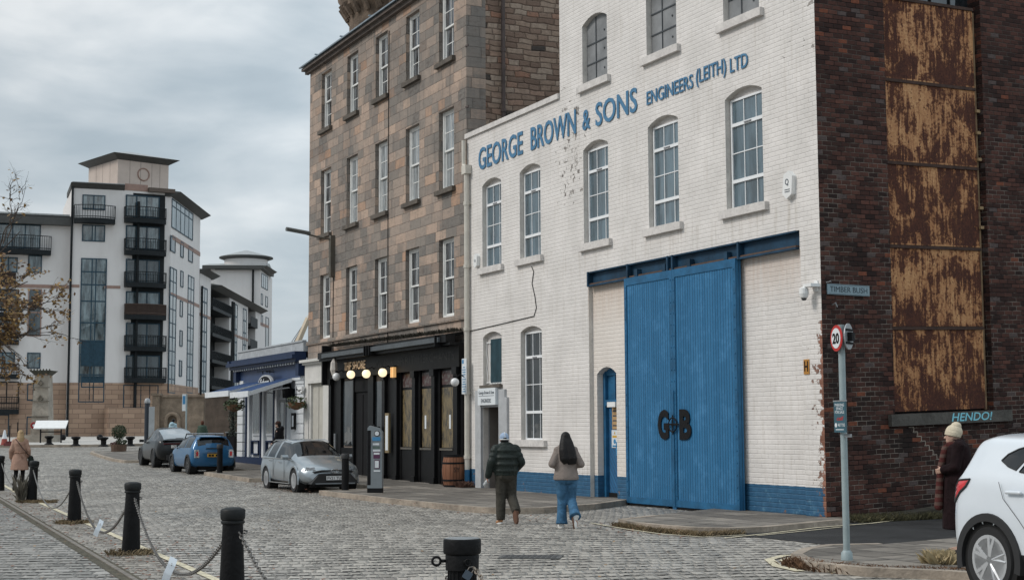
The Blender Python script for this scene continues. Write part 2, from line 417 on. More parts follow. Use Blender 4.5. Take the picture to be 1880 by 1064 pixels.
def mat_ashlar():
    m, b, p = new_mat('sooty_ashlar'); uv = uvn(b)
    uvd = b.vm('ADD', uv, b.vm('MULTIPLY', b.vm('SUBTRACT', b.noise(uv, 5, 3).outputs['Color'], (.5, .5, .5)), (.012, .012, 0)))
    idv, d, _ = courses(b, uvd, .66, .305, .01, rowrand=True)
    r = wn2(b, idv); r2 = wn2(b, idv, 3.3); r3 = wn2(b, idv, 6.1)
    tan_ = b.ramp(r, [(0, (.26, .23, .203)), (.35, (.36, .292, .245)), (.7, (.46, .345, .275)), (.92, (.50, .372, .29)), (1, (.44, .27, .18))])
    n1 = b.noise(b.vm('MULTIPLY', uv, (1, .8, 1)), .24, 6, .62, .6).outputs[0]; n2 = b.noise(b.vm('MULTIPLY', uv, (1, 2.0, 1)), 5, 8, .7, .5).outputs[0]; n3 = b.noise(uv, 34, 4, .65).outputs[0]
    drip = b.noise(b.vm('MULTIPLY', uv, (4.5, .22, 1)), 1.6, 6, .65).outputs[0]
    k = b.m('ADD', b.m('ADD', b.m('MULTIPLY', r2, .17), b.m('MULTIPLY', n1, .80)), b.m('ADD', b.m('MULTIPLY', n2, .14), b.m('MULTIPLY', drip, .12)))
    soot = b.m('MULTIPLY', b.rng(k, .54, .68), b.rng(r3, 0, 1, .55, .95))
    c1 = b.mix(soot, tan_, b.mix(b.rng(n2, .38, .62), (.095, .088, .082), (.215, .205, .192)))
    c1 = b.mix(b.rng(n2, .50, .72, 0, .42), c1, (.12, .105, .092))
    c1 = b.mix(b.m('MULTIPLY', b.rng(n3, .40, .68), .30), c1, (.13, .112, .096))
    c1 = b.mix(b.m('MULTIPLY', b.rng(drip, .56, .70), .38), c1, (.085, .078, .07))
    u, v, _z = b.sep(uv)
    c1 = b.mix(b.m('MULTIPLY', b.rng(d, .001, .006, 1, 0), b.rng(n2, .35, .6, .25, .75)), c1, (.095, .082, .07))
    b.set(p.inputs['Base Color'], c1); p.inputs['Roughness'].default_value = .92; p.inputs['Specular IOR Level'].default_value = .25
    h = b.m('ADD', b.rng(d, 0, .014), b.m('ADD', b.m('MULTIPLY', n2, 1.1), b.m('MULTIPLY', n3, .35)))
    bump(b, p, h, .016, 1.0)
    return m
def mat_rubble():
    m, b, p = new_mat('rubble_stone'); uv = uvn(b)
    idv, d, uv2 = courses(b, uv, .42, .17, .02, rowrand=True, dist=.17, dsc=1.5)
    r = wn2(b, idv); r2 = wn2(b, idv, 4.0)
    c1 = b.ramp(r, [(0, (.17, .115, .088)), (.3, (.245, .17, .13)), (.6, (.315, .23, .175)), (.88, (.37, .29, .23)), (1, (.29, .145, .095))])
    n2 = b.noise(uv, 8, 8, .72, .4).outputs[0]
    c1 = b.mix(b.m('GREATER_THAN', r2, .955), c1, (.055, .05, .046))
    c1 = b.mix(b.rng(n2, .42, .68, 0, .55), c1, (.14, .10, .078))
    c1 = b.mix(b.m('MULTIPLY', b.rng(d, .002, .014, .9, 0), b.rng(n2, .3, .55, .4, 1)), c1, (.085, .06, .046))
    b.set(p.inputs['Base Color'], c1); p.inputs['Roughness'].default_value = .95; p.inputs['Specular IOR Level'].default_value = .2
    h = b.m('ADD', b.rng(d, 0, .03), b.m('MULTIPLY', n2, 1.0)); bump(b, p, h, .03, 1.0)
    return m
def mat_setts(name, w_, h_, ca, cb, joint, seed=0.0, rot=0.0, pale=(.42, .39, .35)):
    m, b, p = new_mat(name)
    co = b.n('ShaderNodeTexCoord').outputs['Object']
    mp = b.n('ShaderNodeMapping', Vector=co); mp.inputs['Rotation'].default_value = (0, 0, rot); mp.inputs['Location'].default_value = (seed, seed, 0)
    uv = b.vm('MULTIPLY', mp.outputs[0], (1, 1, 0))
    wob = b.noise(uv, .22, 3).outputs['Color']
    uv = b.vm('ADD', uv, b.vm('MULTIPLY', b.vm('SUBTRACT', wob, (.5, .5, .5)), (.55, .5, 0)))
    nn = b.noise(uv, 5, 3).outputs['Color']
    uv = b.vm('ADD', uv, b.vm('MULTIPLY', b.vm('SUBTRACT', nn, (.5, .5, .5)), (.08, .16, 0)))
    u, v, _z = b.sep(uv); vr = b.m('DIVIDE', v, h_); row = b.m('FLOOR', vr); fv = b.m('SUBTRACT', vr, row)
    rj = b.n('ShaderNodeTexWhiteNoise', _noise_dimensions='1D'); b.set(rj.inputs['W'], row)
    ur = b.m('ADD', b.m('DIVIDE', u, w_), b.m('ADD', b.m('MULTIPLY', b.m('FLOORED_MODULO', row, 2.0), .5), b.m('MULTIPLY', rj.outputs[0], .22)))
    cc_ = b.m('FLOOR', ur); fu = b.m('SUBTRACT', ur, cc_); idv = b.comb(cc_, row, 0.0)
    du = b.m('MULTIPLY', b.m('MINIMUM', fu, b.m('SUBTRACT', 1.0, fu)), w_); dv = b.m('MULTIPLY', b.m('MINIMUM', fv, b.m('SUBTRACT', 1.0, fv)), h_)
    d = b.m('MINIMUM', b.m('MULTIPLY', du, 1.6), dv)
    r = wn2(b, idv); r2 = wn2(b, idv, 3.0); r4 = wn2(b, idv, 8.0)
    n1 = b.noise(co, .33, 6, .62).outputs[0]; n2 = b.noise(co, 26, 5, .7).outputs[0]; n5 = b.noise(co, 1.7, 5, .65).outputs[0]
    c1 = b.mix(r, ca, cb)
    c1 = b.mix(b.m('MULTIPLY', b.m('GREATER_THAN', r2, .74), .4), c1, pale)
    c1 = b.mix(b.m('MULTIPLY', b.m('LESS_THAN', r4, .12), .55), c1, tuple(x * .45 for x in ca))
    c1 = b.mix(b.rng(n1, .42, .62, 0, .40), c1, tuple(x * .60 for x in ca))
    c1 = b.mix(b.rng(n2, .45, .75, 0, .30), c1, tuple(x * .5 for x in ca))
    rj2 = b.noise(co, 6.5, 3).outputs[0]
    dash = b.m('MULTIPLY', b.rng(b.m('ADD', dv, b.m('MULTIPLY', b.m('SUBTRACT', rj2, .5), h_ * .12)), h_ * .17, h_ * .25, 1, 0), b.rng(du, w_ * .08, w_ * .18))
    dash = b.m('MULTIPLY', dash, b.rng(wn2(b, idv, 11.0), .10, .55, .25, 1))
    jm = b.m('MAXIMUM', dash, b.m('MULTIPLY', b.rng(du, .004, .012, 1, 0), .35))
    c1 = b.mix(b.m('MULTIPLY', jm, b.rng(n5, .30, .5, .8, 1)), c1, joint)
    b.set(p.inputs['Base Color'], c1)
    b.set(p.inputs['Roughness'], b.m('ADD', b.rng(n1, .35, .65, .34, .55), b.m('MULTIPLY', jm, .4))); p.inputs['Specular IOR Level'].default_value = .3
    h = b.m('ADD', b.rng(d, 0, .05), b.m('ADD', b.m('MULTIPLY', r, .45), b.m('MULTIPLY', n2, .16))); bump(b, p, b.m('SUBTRACT', h, b.m('MULTIPLY', dash, .5)), .022, 1.0)
    return m
def mat_flags():
    m, b, p = new_mat('stone_flags'); co = b.n('ShaderNodeTexCoord').outputs['Object']
    mp = b.n('ShaderNodeMapping', Vector=co); mp.inputs['Rotation'].default_value = (0, 0, rad(64))
    uv = b.vm('MULTIPLY', mp.outputs[0], (1, 1, 0))
    idv, d, _ = courses(b, uv, .85, .62, .02, rowrand=True, dist=.05, dsc=2)
    r = wn2(b, idv); n1 = b.noise(co, .8, 6, .65).outputs[0]; n2 = b.noise(co, 12, 6, .7).outputs[0]
    c1 = b.ramp(r, [(0, (.105, .092, .078)), (.5, (.175, .155, .132)), (1, (.265, .235, .20))])
    c1 = b.mix(b.rng(n1, .4, .65, 0, .6), c1, (.09, .078, .066)); c1 = b.mix(b.rng(n2, .5, .75, 0, .4), c1, (.07, .06, .05))
    c1 = b.mix(b.rng(d, .008, .03, .9, 0), c1, (.026, .022, .018))
    b.set(p.inputs['Base Color'], c1); p.inputs['Roughness'].default_value = .75
    c1 = b.mix(b.rng(b.noise(co, 3.2, 7, .7).outputs[0], .52, .68, 0, .55), c1, (.05, .043, .036)); b.set(p.inputs['Base Color'], c1)
    bump(b, p, b.m('ADD', b.rng(d, 0, .02), b.m('ADD', b.m('MULTIPLY', r, .6), b.m('MULTIPLY', n2, .8))), .022, 1.0)
    return m
def mat_rust():
    m, b, p = new_mat('rusted_sheet'); uv = uvn(b)
    ob = b.n('ShaderNodeObjectInfo').outputs['Random']; uv = b.vm('ADD', uv, b.comb(b.m('MULTIPLY', ob, 9.0), b.m('MULTIPLY', ob, 5.0), 0.0))
    u, v, _z = b.sep(uvn(b))
    seam = b.m('FRACT', b.m('DIVIDE', b.m('SUBTRACT', v, 1.95), 1.65))           # 0 at the bottom seam of each sheet
    big = b.noise(uv, 1.15, 5, .6, .6).outputs[0]; mid = b.noise(b.vm('MULTIPLY', uv, (1.3, 1, 1)), 4.2, 9, .76, .7).outputs[0]; fine = b.noise(uv, 19, 7, .75).outputs[0]
    streak = b.noise(b.vm('MULTIPLY', uv, (7, .7, 1)), 1.6, 7, .65, .3).outputs[0]
    vor = b.n('ShaderNodeTexVoronoi', Vector=b.vm('ADD', uv, b.vm('MULTIPLY', b.noise(uv, 6, 3).outputs['Color'], (.1, .1, 0))), Scale=13.0)
    pits = b.m('GREATER_THAN', b.m('ADD', b.rng(vor.outputs['Distance'], .40, .10), b.m('MULTIPLY', b.m('SUBTRACT', mid, .5), 2.6)), .74)
    r = b.m('ADD', b.m('ADD', b.m('MULTIPLY', big, .50), b.m('MULTIPLY', mid, .42)), b.m('ADD', b.m('MULTIPLY', b.m('SUBTRACT', fine, .5), .30), b.m('MULTIPLY', b.m('SUBTRACT', streak, .5), .42)))
    r = b.m('ADD', r, b.m('ADD', b.rng(seam, .34, .0, 0, .055), b.m('MULTIPLY', b.m('SUBTRACT', ob, .5), .05)))
    rust = b.m('MAXIMUM', b.rng(r, .452, .488), b.m('MULTIPLY', pits, .9))
    paint = b.mix(b.rng(mid, .35, .6), (.39, .178, .072), (.58, .325, .150)); paint = b.mix(b.rng(fine, .45, .65, 0, .5), paint, (.31, .145, .06))
    paint = b.mix(b.rng(r, .39, .455, 0, .85), paint, (.24, .088, .034))
    rc = b.ramp(b.m('ADD', b.m('MULTIPLY', mid, .45), b.m('MULTIPLY', fine, .55)), [(.30, (.026, .013, .012)), (.48, (.062, .026, .020)), (.60, (.125, .048, .028)), (.74, (.24, .10, .05))])
    b.set(p.inputs['Base Color'], b.mix(rust, paint, rc)); b.set(p.inputs['Roughness'], b.rng(rust, 0, 1, .6, .95)); p.inputs['Specular IOR Level'].default_value = .25
    bump(b, p, b.m('ADD', fine, b.m('MULTIPLY', rust, 1.0)), .005, 1.0)
    return m
def mat_planks(name, ca, cb, wd, worn=.35, diag=0.0):
    m, b, p = new_mat(name); uv = uvn(b)
    if diag:
        mp = b.n('ShaderNodeMapping', Vector=uv); mp.inputs['Rotation'].default_value = (0, 0, diag); uv = mp.outputs[0]
    u, v, _ = b.sep(uv); ur = b.m('DIVIDE', u, wd); c = b.m('FLOOR', ur); f = b.m('SUBTRACT', ur, c)
    d = b.m('MINIMUM', f, b.m('SUBTRACT', 1.0, f)); r = wn2(b, b.comb(c, 0.0, 0.0))
    n2 = b.noise(b.vm('MULTIPLY', uv, (6, .6, 1)), 3, 7, .7).outputs[0]; n3 = b.noise(uv, 2.1, 7, .72).outputs[0]
    c1 = b.mix(b.m('ADD', b.m('MULTIPLY', r, .6), b.m('MULTIPLY', n2, .4)), ca, cb)
    c1 = b.mix(b.m('MULTIPLY', b.rng(n3, .50, .70), worn), c1, tuple(min(1, x * 1.35 + .035) for x in cb))
    c1 = b.mix(b.m('MULTIPLY', b.rng(v, .9, .0, 0, .55), b.rng(n2, .4, .7)), c1, tuple(x * .6 + .02 for x in ca))
    c1 = b.mix(b.rng(d, .02, .10, .85, 0), c1, tuple(x * .35 for x in ca))
    b.set(p.inputs['Base Color'], c1); p.inputs['Roughness'].default_value = .5
    b.set(p.inputs['Roughness'], b.rng(n3, .35, .65, .45, .8)); p.inputs['Specular IOR Level'].default_value = .3
    sc_ = b.m('GREATER_THAN', b.noise(b.vm('MULTIPLY', uv, (1, 2.5, 1)), 11, 6, .7).outputs[0], .735)
    b.set(p.inputs['Base Color'], b.mix(b.m('MULTIPLY', sc_, .6), c1, tuple(min(1, x * 2.2 + .04) for x in cb)))
    bump(b, p, b.m('ADD', b.rng(d, 0, .12), b.m('ADD', b.m('MULTIPLY', n2, .15), b.m('MULTIPLY', n3, .8))), .010, 1.0)
    return m
def mat_glass(name, c, var=.5, rough=.04, sc_=1.2):
    m, b, p = new_mat(name); co = b.n('ShaderNodeTexCoord').outputs['Object']
    n = b.noise(b.vm('MULTIPLY', co, (3, 3, .6)), sc_, 4, .6).outputs[0]
    b.set(p.inputs['Base Color'], b.ramp(n, [(.35, tuple(x * (1 - var) for x in c)), (.65, tuple(x * (1 + var) for x in c))]))
    p.inputs['Roughness'].default_value = rough; p.inputs['Specular IOR Level'].default_value = .9; p.inputs['IOR'].default_value = 1.6
    bump(b, p, b.noise(co, 1.3, 2).outputs[0], .02, .35)
    return m
def mat_tex(name, fn, rough=.8):
    m, b, p = new_mat(name); c = fn(b, p); b.set(p.inputs['Base Color'], c); p.inputs['Roughness'].default_value = rough; return m


WB = mat_white_brick(); DB = mat_dark_brick(); ASH = mat_ashlar(); RUB = mat_rubble(); RUST = mat_rust(); FLAG = mat_flags()
ROAD = mat_setts('granite_setts', .15, .38, (.315, .292, .260), (.425, .394, .350), (.012, .011, .010), 3.1, rad(-7), (.56, .52, .455))
QUAY = mat_setts('quay_setts', .22, .40, (.235, .222, .202), (.350, .330, .300), (.018, .017, .014), 7.7, rad(-9), (.40, .38, .35))
STRIP = mat_setts('kerbside_setts', .16, .32, (.27, .245, .215), (.37, .34, .295), (.06, .048, .036), 5.2, rad(-14), (.46, .42, .36))
ASPH = M_('asphalt', (.024, .024, .0245), .75, var=.45, vs=1.3, bp=.008, bs=80, dirt=.5, spec=.3)
KERB = M_('kerb_stone', (.30, .25, .20), .85, var=.35, vs=2.2, bp=.02, bs=14, dirt=.6)
YEL = M_('worn_yellow_paint', (.56, .50, .36), .7, var=.3, vs=6, dirt=1.0)
WHT = M_('white_paint', (.74, .74, .73), .45, var=.05)
UPVC = M_('white_frame', (.78, .79, .80), .35, var=.04)
SASH = M_('sash_paint', (.72, .72, .70), .45, var=.08)
SILLW = M_('painted_stone', (.60, .57, .545), .75, var=.12, bp=.01, bs=18, dirt=.45)
SILLS = M_('weathered_sill', (.10, .085, .07), .9, var=.3, bp=.01, bs=20, dirt=.4)
JAMB = M_('bare_jamb', (.30, .275, .24), .9, var=.2, dirt=.4)
BLUE = M_('blue_gloss', (.018, .105, .215), .5, var=.25, vs=3, dirt=.45, spec=.3)
DBLUE = M_('dark_blue_steel', (.013, .045, .085), .55, var=.4, vs=2, dirt=.6, spec=.25)
BPLANK = mat_planks('blue_boards', (.015, .112, .238), (.032, .158, .315), .095, .6)
BDIAG = mat_planks('blue_diagonal_boards', (.022, .10, .22), (.034, .14, .285), .1, .15, rad(-38))
BLK = M_('black_paint', (.007, .007, .0075), .42, var=.35, vs=5, bp=.004, bs=30, spec=.18)
BLK2 = M_('soft_black', (.010, .010, .011), .7, var=.2, spec=.15)
IRON = M_('cast_iron', (.0075, .0075, .008), .5, var=.4, vs=7, bp=.006, bs=26, spec=.14)
IRONT = M_('weathered_iron', (.19, .20, .205), .6, var=.25, vs=7, dirt=.3)
STEEL = M_('galvanised', (.36, .37, .38), .5, metal=.6, var=.15)
CHAIN = M_('chain_steel', (.16, .15, .14), .45, metal=.8, var=.4, vs=20)
GREYP = M_('grey_green_post', (.27, .33, .34), .5, var=.12, dirt=.25)
GLU = mat_glass('window_glass_pale', (.085, .125, .150), .45)  # pale base colour stands in for reflected sky and curtains behind
GLD = mat_glass('window_glass_dark', (.022, .028, .032), .6)
GLT = mat_glass('tenement_glass', (.075, .080, .085), .9, sc_=2.2)
GLC = mat_glass('car_glass', (.006, .007, .008), .5, .04)
GLC.node_tree.nodes['Principled BSDF'].inputs['Specular IOR Level'].default_value = .38
CURT = M_('net_curtain', (.34, .35, .36), .9, var=.2, vs=8)
SLATE = M_('slate', (.13, .15, .17), .6, var=.2, vs=8, bp=.01, bs=12)
LEAD = M_('lead', (.20, .245, .28), .5, var=.2)
CREAM = M_('cream_paint', (.55, .52, .46), .6, var=.08, dirt=.25)
RED = M_('red', (.45, .02, .015), .5, var=.1)
LETB = M_('letter_blue', (.055, .175, .31), .5, var=.12)
# ================================================================ GROUND
def drape(poly, h, name, mat, thick=0.0, step=2.5, edge_mat=None):
    """sheet (or slab with edges) following the slope; poly = world (x,y) list"""
    pts = []
    n = len(poly)
    for i in range(n):
        a = V(poly[i][:2]); c = V(poly[(i + 1) % n][:2]); k = max(1, int((c - a).length / step))
        pts += [a.lerp(c, j / k) for j in range(k)]
    m = len(pts); inner = []
    ys = [p.y for p in pts]
    ed = [(i, (i + 1) % m) for i in range(m)]
    vo, eo, fo, *_ = delaunay_2d_cdt(pts, ed, [], 1, 1e-4)
    mb = MB(); fs = []
    for f in fo:
        ar = sum(vo[f[i]][0] * vo[f[(i + 1) % len(f)]][1] - vo[f[(i + 1) % len(f)]][0] * vo[f[i]][1] for i in range(len(f)))
        fs.append(tuple(f) if ar > 0 else tuple(f)[::-1])
    mb.add([(p[0], p[1], gz(p[1]) + h) for p in vo], fs)
    if thick:
        ar = sum(pts[i].x * pts[(i + 1) % m].y - pts[(i + 1) % m].x * pts[i].y for i in range(m))
        vs = [(p.x, p.y, gz(p.y) + h) for p in pts] + [(p.x, p.y, gz(p.y) + h - thick) for p in pts]
        q = [(i, i + m, (i + 1) % m + m, (i + 1) % m) for i in range(m)]
        if ar < 0: q = [f[::-1] for f in q]
        mb.add(vs, q)
    return tag(mb.build(name, mat), kind='structure')
def ribbon(line, wd, h, name, mat, thick=0.0, off=0.0, kind='structure'):
    L = [V(p[:2]) for p in line]; out = []
    for i in range(len(L) - 1):
        k = max(1, int((L[i + 1] - L[i]).length / 2)); out += [L[i].lerp(L[i + 1], j / k) for j in range(k)]
    out.append(L[-1]); m = len(out); A = []; B = []
    for i, p in enumerate(out):
        t = (out[min(i + 1, m - 1)] - out[max(i - 1, 0)]).normalized(); nn = V((-t.y, t.x))
        A.append(p + nn * (off - wd / 2)); B.append(p + nn * (off + wd / 2))
    z = lambda p, dh=0: (p.x, p.y, gz(p.y) + h - dh)
    mb = MB(); vs = [z(p) for p in A] + [z(p) for p in B] + [z(p, thick) for p in A] + [z(p, thick) for p in B]; fs = []
    for i in range(m - 1):
        fs.append((i, i + 1, i + 1 + m, i + m))
        if thick:
            fs.append((i + 2 * m, i + 1 + 2 * m, i + 1, i)); fs.append((i + m, i + m + 1, i + 3 * m + 1, i + 3 * m))
    if thick: fs.append((0, m, 3 * m, 2 * m)); fs.append((m - 1, 3 * m - 1, 4 * m - 1, 2 * m - 1)[::1])
    mb.add(vs, fs)
    return tag(mb.build(name, mat), kind=kind)
# one sheet to the horizon, flat in front, rising gently beyond 42 m
mb = MB(); ys = [-40, 0, 42, 60, 90, 120, 150, 300, 700, 1800]; xs = [-1500, -300, -60, 0, 60, 300, 1500]
mb.add([(x, y, gz(y)) for y in ys for x in xs], [(j * 7 + i, j * 7 + i + 1, j * 7 + i + 8, j * 7 + i + 7) for j in range(len(ys) - 1) for i in range(6)])
tag(mb.build('ground', ROAD), kind='structure')
def W2(x, y): p = FW.w(x, y, 0); return (p.x, p.y)
# quay side: big setts, rail strip, kerbside strip, yellow line
def through(pa, pb, k0, k1, n=14):
    a, c = V(grd(*pa)[:2]), V(grd(*pb)[:2]); return [tuple(a.lerp(c, k0 + (k1 - k0) * i / n)) for i in range(n + 1)]
yl = through((15, 896), (391, 1064), -1.2, 1.55)
rl = through((0, 917), (240, 1064), -1.2, 1.55)
drape(yl + [W2(16, -45), W2(-60, -45)], .004, 'kerbside_setts', STRIP)
drape(rl + [W2(16, -60), W2(-60, -60)], .008, 'quay_setts', QUAY)
ribbon(yl, .11, .0135, 'yellow_line', YEL, off=.02)
MOSS = M_('moss', (.075, .066, .045), .95, var=.5, vs=7, bp=.02, bs=40, dirt=.5)
ribbon(rl, .24, .0125, 'rail_bed', MOSS)
RAILM = M_('rusty_rail', (.19, .165, .14), .6, metal=.3, var=.3, vs=6, dirt=.4)
t = ribbon(rl, .06, .024, 'crane_rail', RAILM, thick=.03, off=.03, kind='thing')
tag(t, 'old steel crane rail set flush in the quay beside the chained bollards', 'rail')
# building-side pavement with parking bays
K = .115
pv = [W2(-62, -2.2), W2(-59.7, -2.7), W2(-53, -3.4), W2(-47.4, -3.9), W2(-44.6, -3.9), W2(-43.8, -2.0), W2(-31.0, -2.0), W2(-30.2, -3.95), W2(-24.4, -3.95),
      W2(-23.8, -2.2), W2(-16.6, -2.2), W2(-15.9, -4.45), W2(-11.1, -4.5), W2(-8.2, -4.4), W2(-6.2, -4.3), W2(-5.35, -4.0), W2(-5.2, -3.2), W2(-5.9, -1.6), W2(-7.2, -.05)]
drape(pv + [W2(-7.2, .6), W2(-62, .6)], K, 'pavement', FLAG, thick=.3)
ribbon([p for p in pv], .15, K + .006, 'kerb', KERB, thick=.2, off=.06)
pc = [W2(-3.6, -.05), W2(-2.2, -2.4), W2(-1.5, -3.55), W2(-.6, -3.8), W2(.2, -3.8), W2(1.1, -3.65), W2(1.55, -3.2), W2(1.6, -2.5), W2(1.3, -1.7), W2(.95, -.9), W2(.75, -.2)]
drape(pc + [W2(.3, .3), W2(-3.6, .4)], .09, 'corner_pavement', FLAG, thick=.3)
ribbon(pc[1:], .16, .096, 'corner_kerb', KERB, thick=.2, off=.07)
# the lane: asphalt sheet, yellow lines, grass verge below the brick wall
A_ = lambda x, y: tuple(grd(x, y))[:2]
def S2(x, y): p = FS.w(x, y, 0); return (p.x, p.y)
lane = [W2(.9, -.3), W2(1.2, -1.7), W2(1.6, -2.6), W2(1.5, -3.3), W2(.8, -3.75), A_(1290, 984), A_(1390, 986), A_(1560, 1004), A_(1620, 1012), (14, 20.5), (30, 27), (32, 42), S2(24, -.3), S2(.4, -.3)]
drape(lane, .006, 'lane_asphalt', ASPH)
YG = lambda pts: [A_(*p) for p in pts]
ribbon(YG([(1085, 960), (1140, 970), (1210, 980), (1290, 986), (1370, 982)]), .06, .014, 'yellow_line', YEL)
ribbon(YG([(1330, 988), (1400, 981), (1500, 969), (1600, 961), (1650, 955), (1700, 950), (1790, 945)]), .07, .016, 'yellow_line', YEL)
ribbon(YG([(1390, 984), (1480, 975), (1545, 968)]), .05, .017, 'yellow_line', YEL)
ribbon(YG([(1640, 1004), (1700, 999), (1745, 994), (1800, 988)]), .07, .016, 'yellow_line', YEL)
ribbon(YG([(1470, 1019), (1440, 1020), (1412, 1027), (1428, 1040), (1470, 1049)]), .13, .012, 'yellow_line', YEL)
ribbon(YG([(1520, 1022), (1450, 1025), (1438, 1029), (1470, 1042), (1540, 1052)]), .13, .013, 'yellow_line', YEL)
isl = [A_(1472, 1030), A_(1490, 1020), A_(1530, 1013), A_(1620, 1011), A_(1740, 1000), A_(1850, 985), A_(2100, 965), A_(2300, 1010), A_(2250, 1095), A_(1900, 1075), A_(1740, 1062), A_(1600, 1056), A_(1500, 1046)]
drape(isl, .10, 'lane_mouth_pavement', FLAG, thick=.3)
ribbon(isl[8:] + isl[:4], .15, .106, 'lane_mouth_kerb', KERB, thick=.2, off=.06)
# manhole in the setts
t = thing('manhole_cover', 'dark rectangular iron cover set in the cobbled road', 'manhole cover', tuple(grd(975, 1022)), rad(-8))
MB().box(-.42, .42, -.27, .27, .002, .012).build('frame', M_('cover_iron', (.07, .07, .068), .6, var=.3, bp=.01), t)
mq = MB()
for i in range(10):
    for j in range(6): mq.box(-.36 + i * .074, -.31 + i * .074, -.22 + j * .075, -.17 + j * .075, .0115, .016)
mq.build('tread_plate', M_('cover_tread', (.05, .05, .05), .6), t)
# far quay strip and pavement
FQ = M_('pale_quay_paving', (.42, .40, .37), .8, var=.15, vs=.6, dirt=.2)
drape([(-140, 100), A_(-40, 820), A_(165, 819), A_(262, 817), (-19, 128), (-30, 150), (-140, 150)], .14, 'far_quay_paving', FQ, thick=.4, step=12)
t = ribbon([(-90, 99), A_(-40, 821), A_(165, 820), A_(262, 818)], .5, .16, 'far_quay_edge', KERB, thick=.4)

# ================================================================ WHITE WORKS
wk = thing('engineering_works', 'white painted brick works with tall blue sliding doors and a bare brick flank', 'building',
           tuple(CORNER), FW.rz)
def arch(x0, x1, z0, zs, rise, n=8):
    pts = [(x0, z0), (x1, z0), (x1, zs)]
    for i in range(1, n): a = i / n; pts.append((x1 + (x0 - x1) * a, zs + rise * (1 - (2 * a - 1) ** 2)))
    return pts + [(x0, zs)]
UPW = [(-15.08, -13.85), (-12.70, -11.49), (-9.17, -7.95), (-6.12, -4.86), (-3.04, -1.74)]
TOPW = [(-9.17, -7.94), (-6.13, -4.86), (-3.04, -1.77)]
holes = [arch(a, c, 6.2, 8.52, .15) for a, c in UPW] + [arch(a, c, 10.13, 11.62, .17) for a, c in TOPW]
holes += [arch(-15.05, -13.86, 2.92, 4.27, .13), arch(-12.69, -11.47, 1.45, 4.27, .13)]
holes += [[(-15.06, -.3), (-13.94, -.3), (-13.94, 2.33), (-15.06, 2.33)]]
holes += [[(-8.97, -.3), (-.62, -.3), (-.62, 5.5), (-8.97, 5.5)]]
mb = MB()
outer = [(-16.1, -.5), (0, -.5), (0, 14.6), (-10.37, 14.6), (-10.37, 10.06), (-16.1, 10.06)]
JW = M_('painted_reveal', (.60, .57, .53), .85, var=.12, vs=3, dirt=.35, bp=.006, bs=16)
mb.panel(outer, holes, 0, .16, 0, 1)
# recessed field behind the sliding doors, with the small doorway
sdoor = arch(-8.79, -7.87, -.3, 3.03, .16)
mb.panel([(-8.97, -.5), (-.62, -.5), (-.62, 5.5), (-8.97, 5.5)], [sdoor], .11, .30)
mb.panel([(-16.1, -.5), (-15.9, -.5), (-15.9, 10.06), (-16.1, 10.06)], [], .23, 0)
mb.box(-10.37, -10.1, .02, 8, 10.1, 14.6)
mb.build('front_wall', [WB, JW], wk)
MB().box(-16.1, -10.3, .5, 9, 9.4, 9.98).box(-16.1, -10.4, .25, .5, 9.4, 10.0).build('low_roof', SLATE, wk)
MB().box(-10.3, -1.5, .4, 8.5, 13.6, 14.4).box(-16, -1.5, 5.5, 6, 0, 9.6).build('roof_block', SLATE, wk)
MB().box(-16.16, -10.39, -.06, .28, 10.062, 10.2).build('coping', SILLW, wk)
def works_window(a, c, z0, zs, rise, glass, name='window'):
    w0, w1, y = a + .03, c - .005, .115
    f = MB(); T = .045; top = zs - .01
    f.box(w0, w0 + T, y, y + .05, z0, top).box(w1 - T, w1, y, y + .05, z0, top).box(w0 + T, w1 - T, y, y + .05, z0, z0 + T).box(w0 + T, w1 - T, y, y + .05, top - T, top)
    H = top - z0
    for q in (.255, .765): f.box(w0 + T, w1 - T, y - .012, y + .045, z0 + H * q - .035, z0 + H * q + .035)
    for q in (.36, .70): f.box(w0 + (w1 - w0) * q - .009, w0 + (w1 - w0) * q + .009, y + .012, y + .04, z0 + T, top - T)
    f.box(w0 + T, w1 - T, y + .013, y + .039, z0 + H * .51 - .01, z0 + H * .51 + .01)
    wi = f.build(name, UPVC, wk)
    MB().box(w0 + .01, w1 - .01, y + .03, y + .036, z0 + .01, top - .01).build('pane', glass, wi)
    MB().box(a - .02, c + .02, y + .03, y + .07, top - .01, zs + rise + .02).build('head_board', SILLW, wi)
    MB().box((w0 + w1) / 2 - .12, (w0 + w1) / 2 + .12, y - .03, y - .012, z0 + H * .745 + .03, z0 + H * .745 + .055).build('vent', M_('vent', (.2, .2, .21)), wi)
    return wi
def sill(a, c, z, par, dep=.1, m=SILLW, th=.17, ex=.16):
    MB().prism([(a - ex, z - th), (c + ex, z - th), (c + ex, z - .01), (c, z + .003), (a, z + .003), (a - ex, z - .01)], -dep, .22).build('sill', m, par)
for a, c in UPW: sill(a, c, 6.2, works_window(a, c, 6.2, 8.52, .15, GLU))
sill(-12.69, -11.47, 1.45, works_window(-12.69, -11.47, 1.45, 4.27, .13, GLD), ex=.26)
BOARDG = M_('grey_board', (.20, .205, .21), .5, var=.25, vs=2.2, dirt=.2)
BARD = M_('dark_bar', (.045, .052, .06), .5)
for a, c in TOPW:
    wi = MB().box(a + .02, c, .13, .155, 10.14, 11.82).build('window', BOARDG, wk)
    f = MB()
    for q in (.40, .985): f.box(a + (c - a) * q - .02, a + (c - a) * q, .11, .129, 10.14, 11.76)
    for z in (10.64, 11.13): f.box(a + .03, c, .112, .128, z - .015, z + .015)
    f.build('glazing_bar', BARD, wi)
    f = MB()
    for z in (10.42, 10.9, 11.35): f.lathe([(.0, 0), (.025, .004), (.025, .018)], (a + (c - a) * .72, .11, z), 8, axis='y')
    f.build('bolt', BARD, wi)
    sill(a, c, 10.13, wi)
